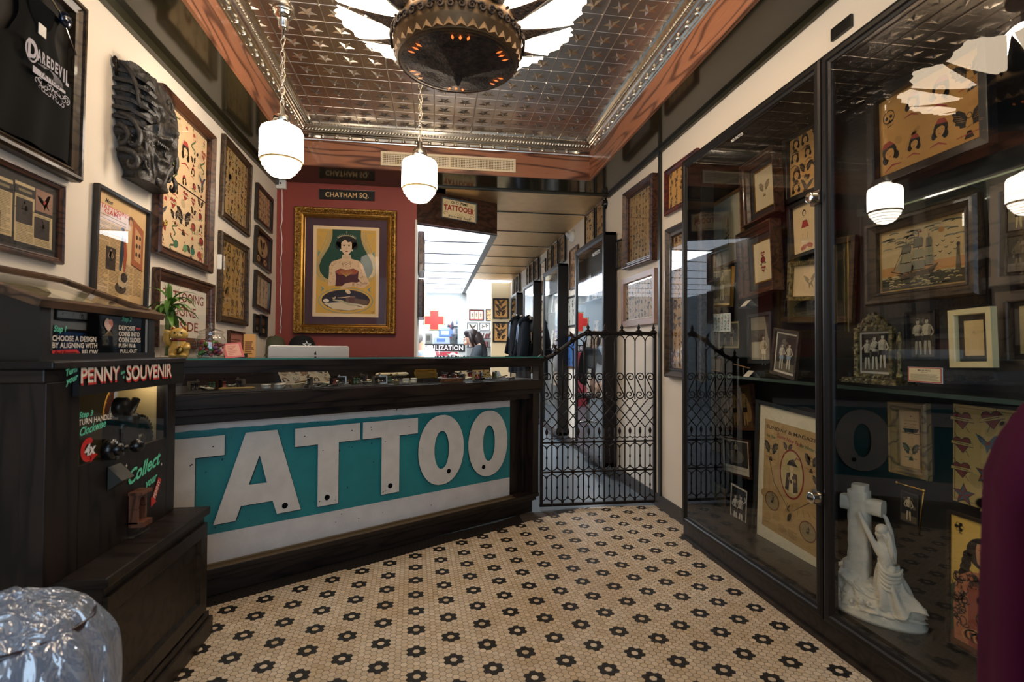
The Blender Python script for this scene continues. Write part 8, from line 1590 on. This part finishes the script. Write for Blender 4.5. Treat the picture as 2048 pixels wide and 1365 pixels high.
mb = MB(); mb.box(wc.x-.62, wc.x-.40, WY-.15, WY+.15, .98, 1.0); mb.box(wc.x-.53, wc.x-.49, WY-.02, WY+.02, 0, .98); o = mb.build('arm_rest', mat('dark_vinyl', '26262a', .4)); tag(o, 'dark padded arm rest in front of the seated woman', 'rest')
r2 = empty('work_stool', Vector((wc.x+.05, WY, 0)), 'dark stool under the woman in the back room', 'stool'); mb = MB(); mb.lathe([(0, .44), (.19, .44), (.2, .48), (.19, .5), (0, .5)], 24); mb.build('seat', mat('dark_vinyl'), r2); mb = MB(); mb.tube([(0, 0, .04), (0, 0, .45)], .03, 10); mb.build('column', chrome, r2); mb = MB()
for k in range(5): mb.tube([(0, 0, .06), (.26*cos(k*1.257), .26*sin(k*1.257), .04)], .018, 8)
mb.build('star_base', chrome, r2)
# person in pale blue shirt, back turned, at the left
vc = aty(846, 700, 7.7); r = empty('person', Vector((vc.x, 7.7, 0)), 'person in pale blue shirt, back turned, at the end of the red wall', 'person')
vs = [(0, 0, .55), (-.02, 0, .8), (-.01, 0, 1.02), (.0, 0, 1.18), (-.04, -.03, 1.27), (-.09, -.06, 1.32), (.0, -.18, 1.14), (.02, -.2, .9), (-.08, -.3, .78), (.02, .18, 1.14), (.02, .22, .9), (-.05, .3, .78)]
skin('body', mat('skin_tone'), vs[:6]+[(.03, -.26, .80), (-.06, -.34, .78)]+[(.0, -.18, 1.1)], [(0, 1), (1, 2), (2, 3), (3, 4), (4, 5), (3, 8), (8, 6), (6, 7)], [(.12, .12), (.13, .12), (.14, .12), (.1, .1), .06, (.085, .09), .04, .03, .06], r)
skin('pale_blue_shirt', mat('pale_blue_shirt', 'b9cfea', .7), [vs[i] for i in (0, 1, 2, 3, 6, 7, 9, 10)], [(0, 1), (1, 2), (2, 3), (3, 4), (4, 5), (3, 6), (6, 7)], [(.16, .2), (.17, .2), (.19, .21), (.15, .17), .085, .07, .085, .07], r)
mb = MB(); mb.ball((-.10, -.06, 1.35), .10, 16, 12, 0, None, (.95, 1, 1.05)); mb.build('hair', mat('grey_hair', '8d8a88', .6), r)
mb = MB(); mb.lathe([(0, .44), (.2, .44), (.2, .5), (0, .5)], 20, c=(vc.x, 7.7, 0)); mb.tube([(vc.x, 7.7, 0), (vc.x, 7.7, .45)], .04, 10); o = mb.build('low_stool', mat('dark_vinyl')); tag(o, 'dark stool under the person in the pale blue shirt', 'stool')
# white covered lamp domes on the bench
q = aty(858, 706, 6.9)
def domef(u, v): a_ = u*2*pi; return (.10*sin(v*pi/2)*cos(a_)*(1+.06*sin(a_*7)), .10*sin(v*pi/2)*sin(a_)*(1+.06*sin(a_*7)), .22-.22*(1-cos(v*pi/2)))
mb = MB(); mb.grid(domef, 40, 16); o = mb.build('covered_lamp', mat('white_film', 'f2f4f4', .4)); o.location = (q.x, 6.9, 1.02); tag(o, 'white plastic-wrapped rounded lamp head behind the counter by the blue shirt', 'lamp')
q = aty(878, 706, 6.9); mb = MB(); mb.grid(lambda u, v: (.07*sin(v*pi/2)*cos(u*2*pi), .07*sin(v*pi/2)*sin(u*2*pi), .15*cos(v*pi/2)), 24, 12); o = mb.build('clear_dome', glassmat('dome_glass', 1.6, (.95, .85, .85))); o.location = (q.x, 6.9, 1.02); tag(o, 'small clear dome standing right of the white wrapped lamp', 'dome')
mb = MB(); mb.box(q.x-.32, q.x+.25, 6.7, 7.05, .98, 1.019); mb.box(q.x-.30, q.x-.26, 6.75, 7.0, 0, .98); mb.box(q.x+.18, q.x+.22, 6.75, 7.0, 0, .98); o = mb.build('work_bench', white); tag(o, 'narrow white bench behind the counter carrying the wrapped lamp', 'bench')
area('ceiling_panel_light', (.24, 8.4, 2.37), (.24, 8.4, 0), .7, 5.2, 75, (.92, .96, 1))
area('far_panel_light', (.2, 12.8, 2.62), (.2, 12.8, 0), 1.0, 1.6, 60, (.92, .96, 1))
bpy.context.view_layer.update()
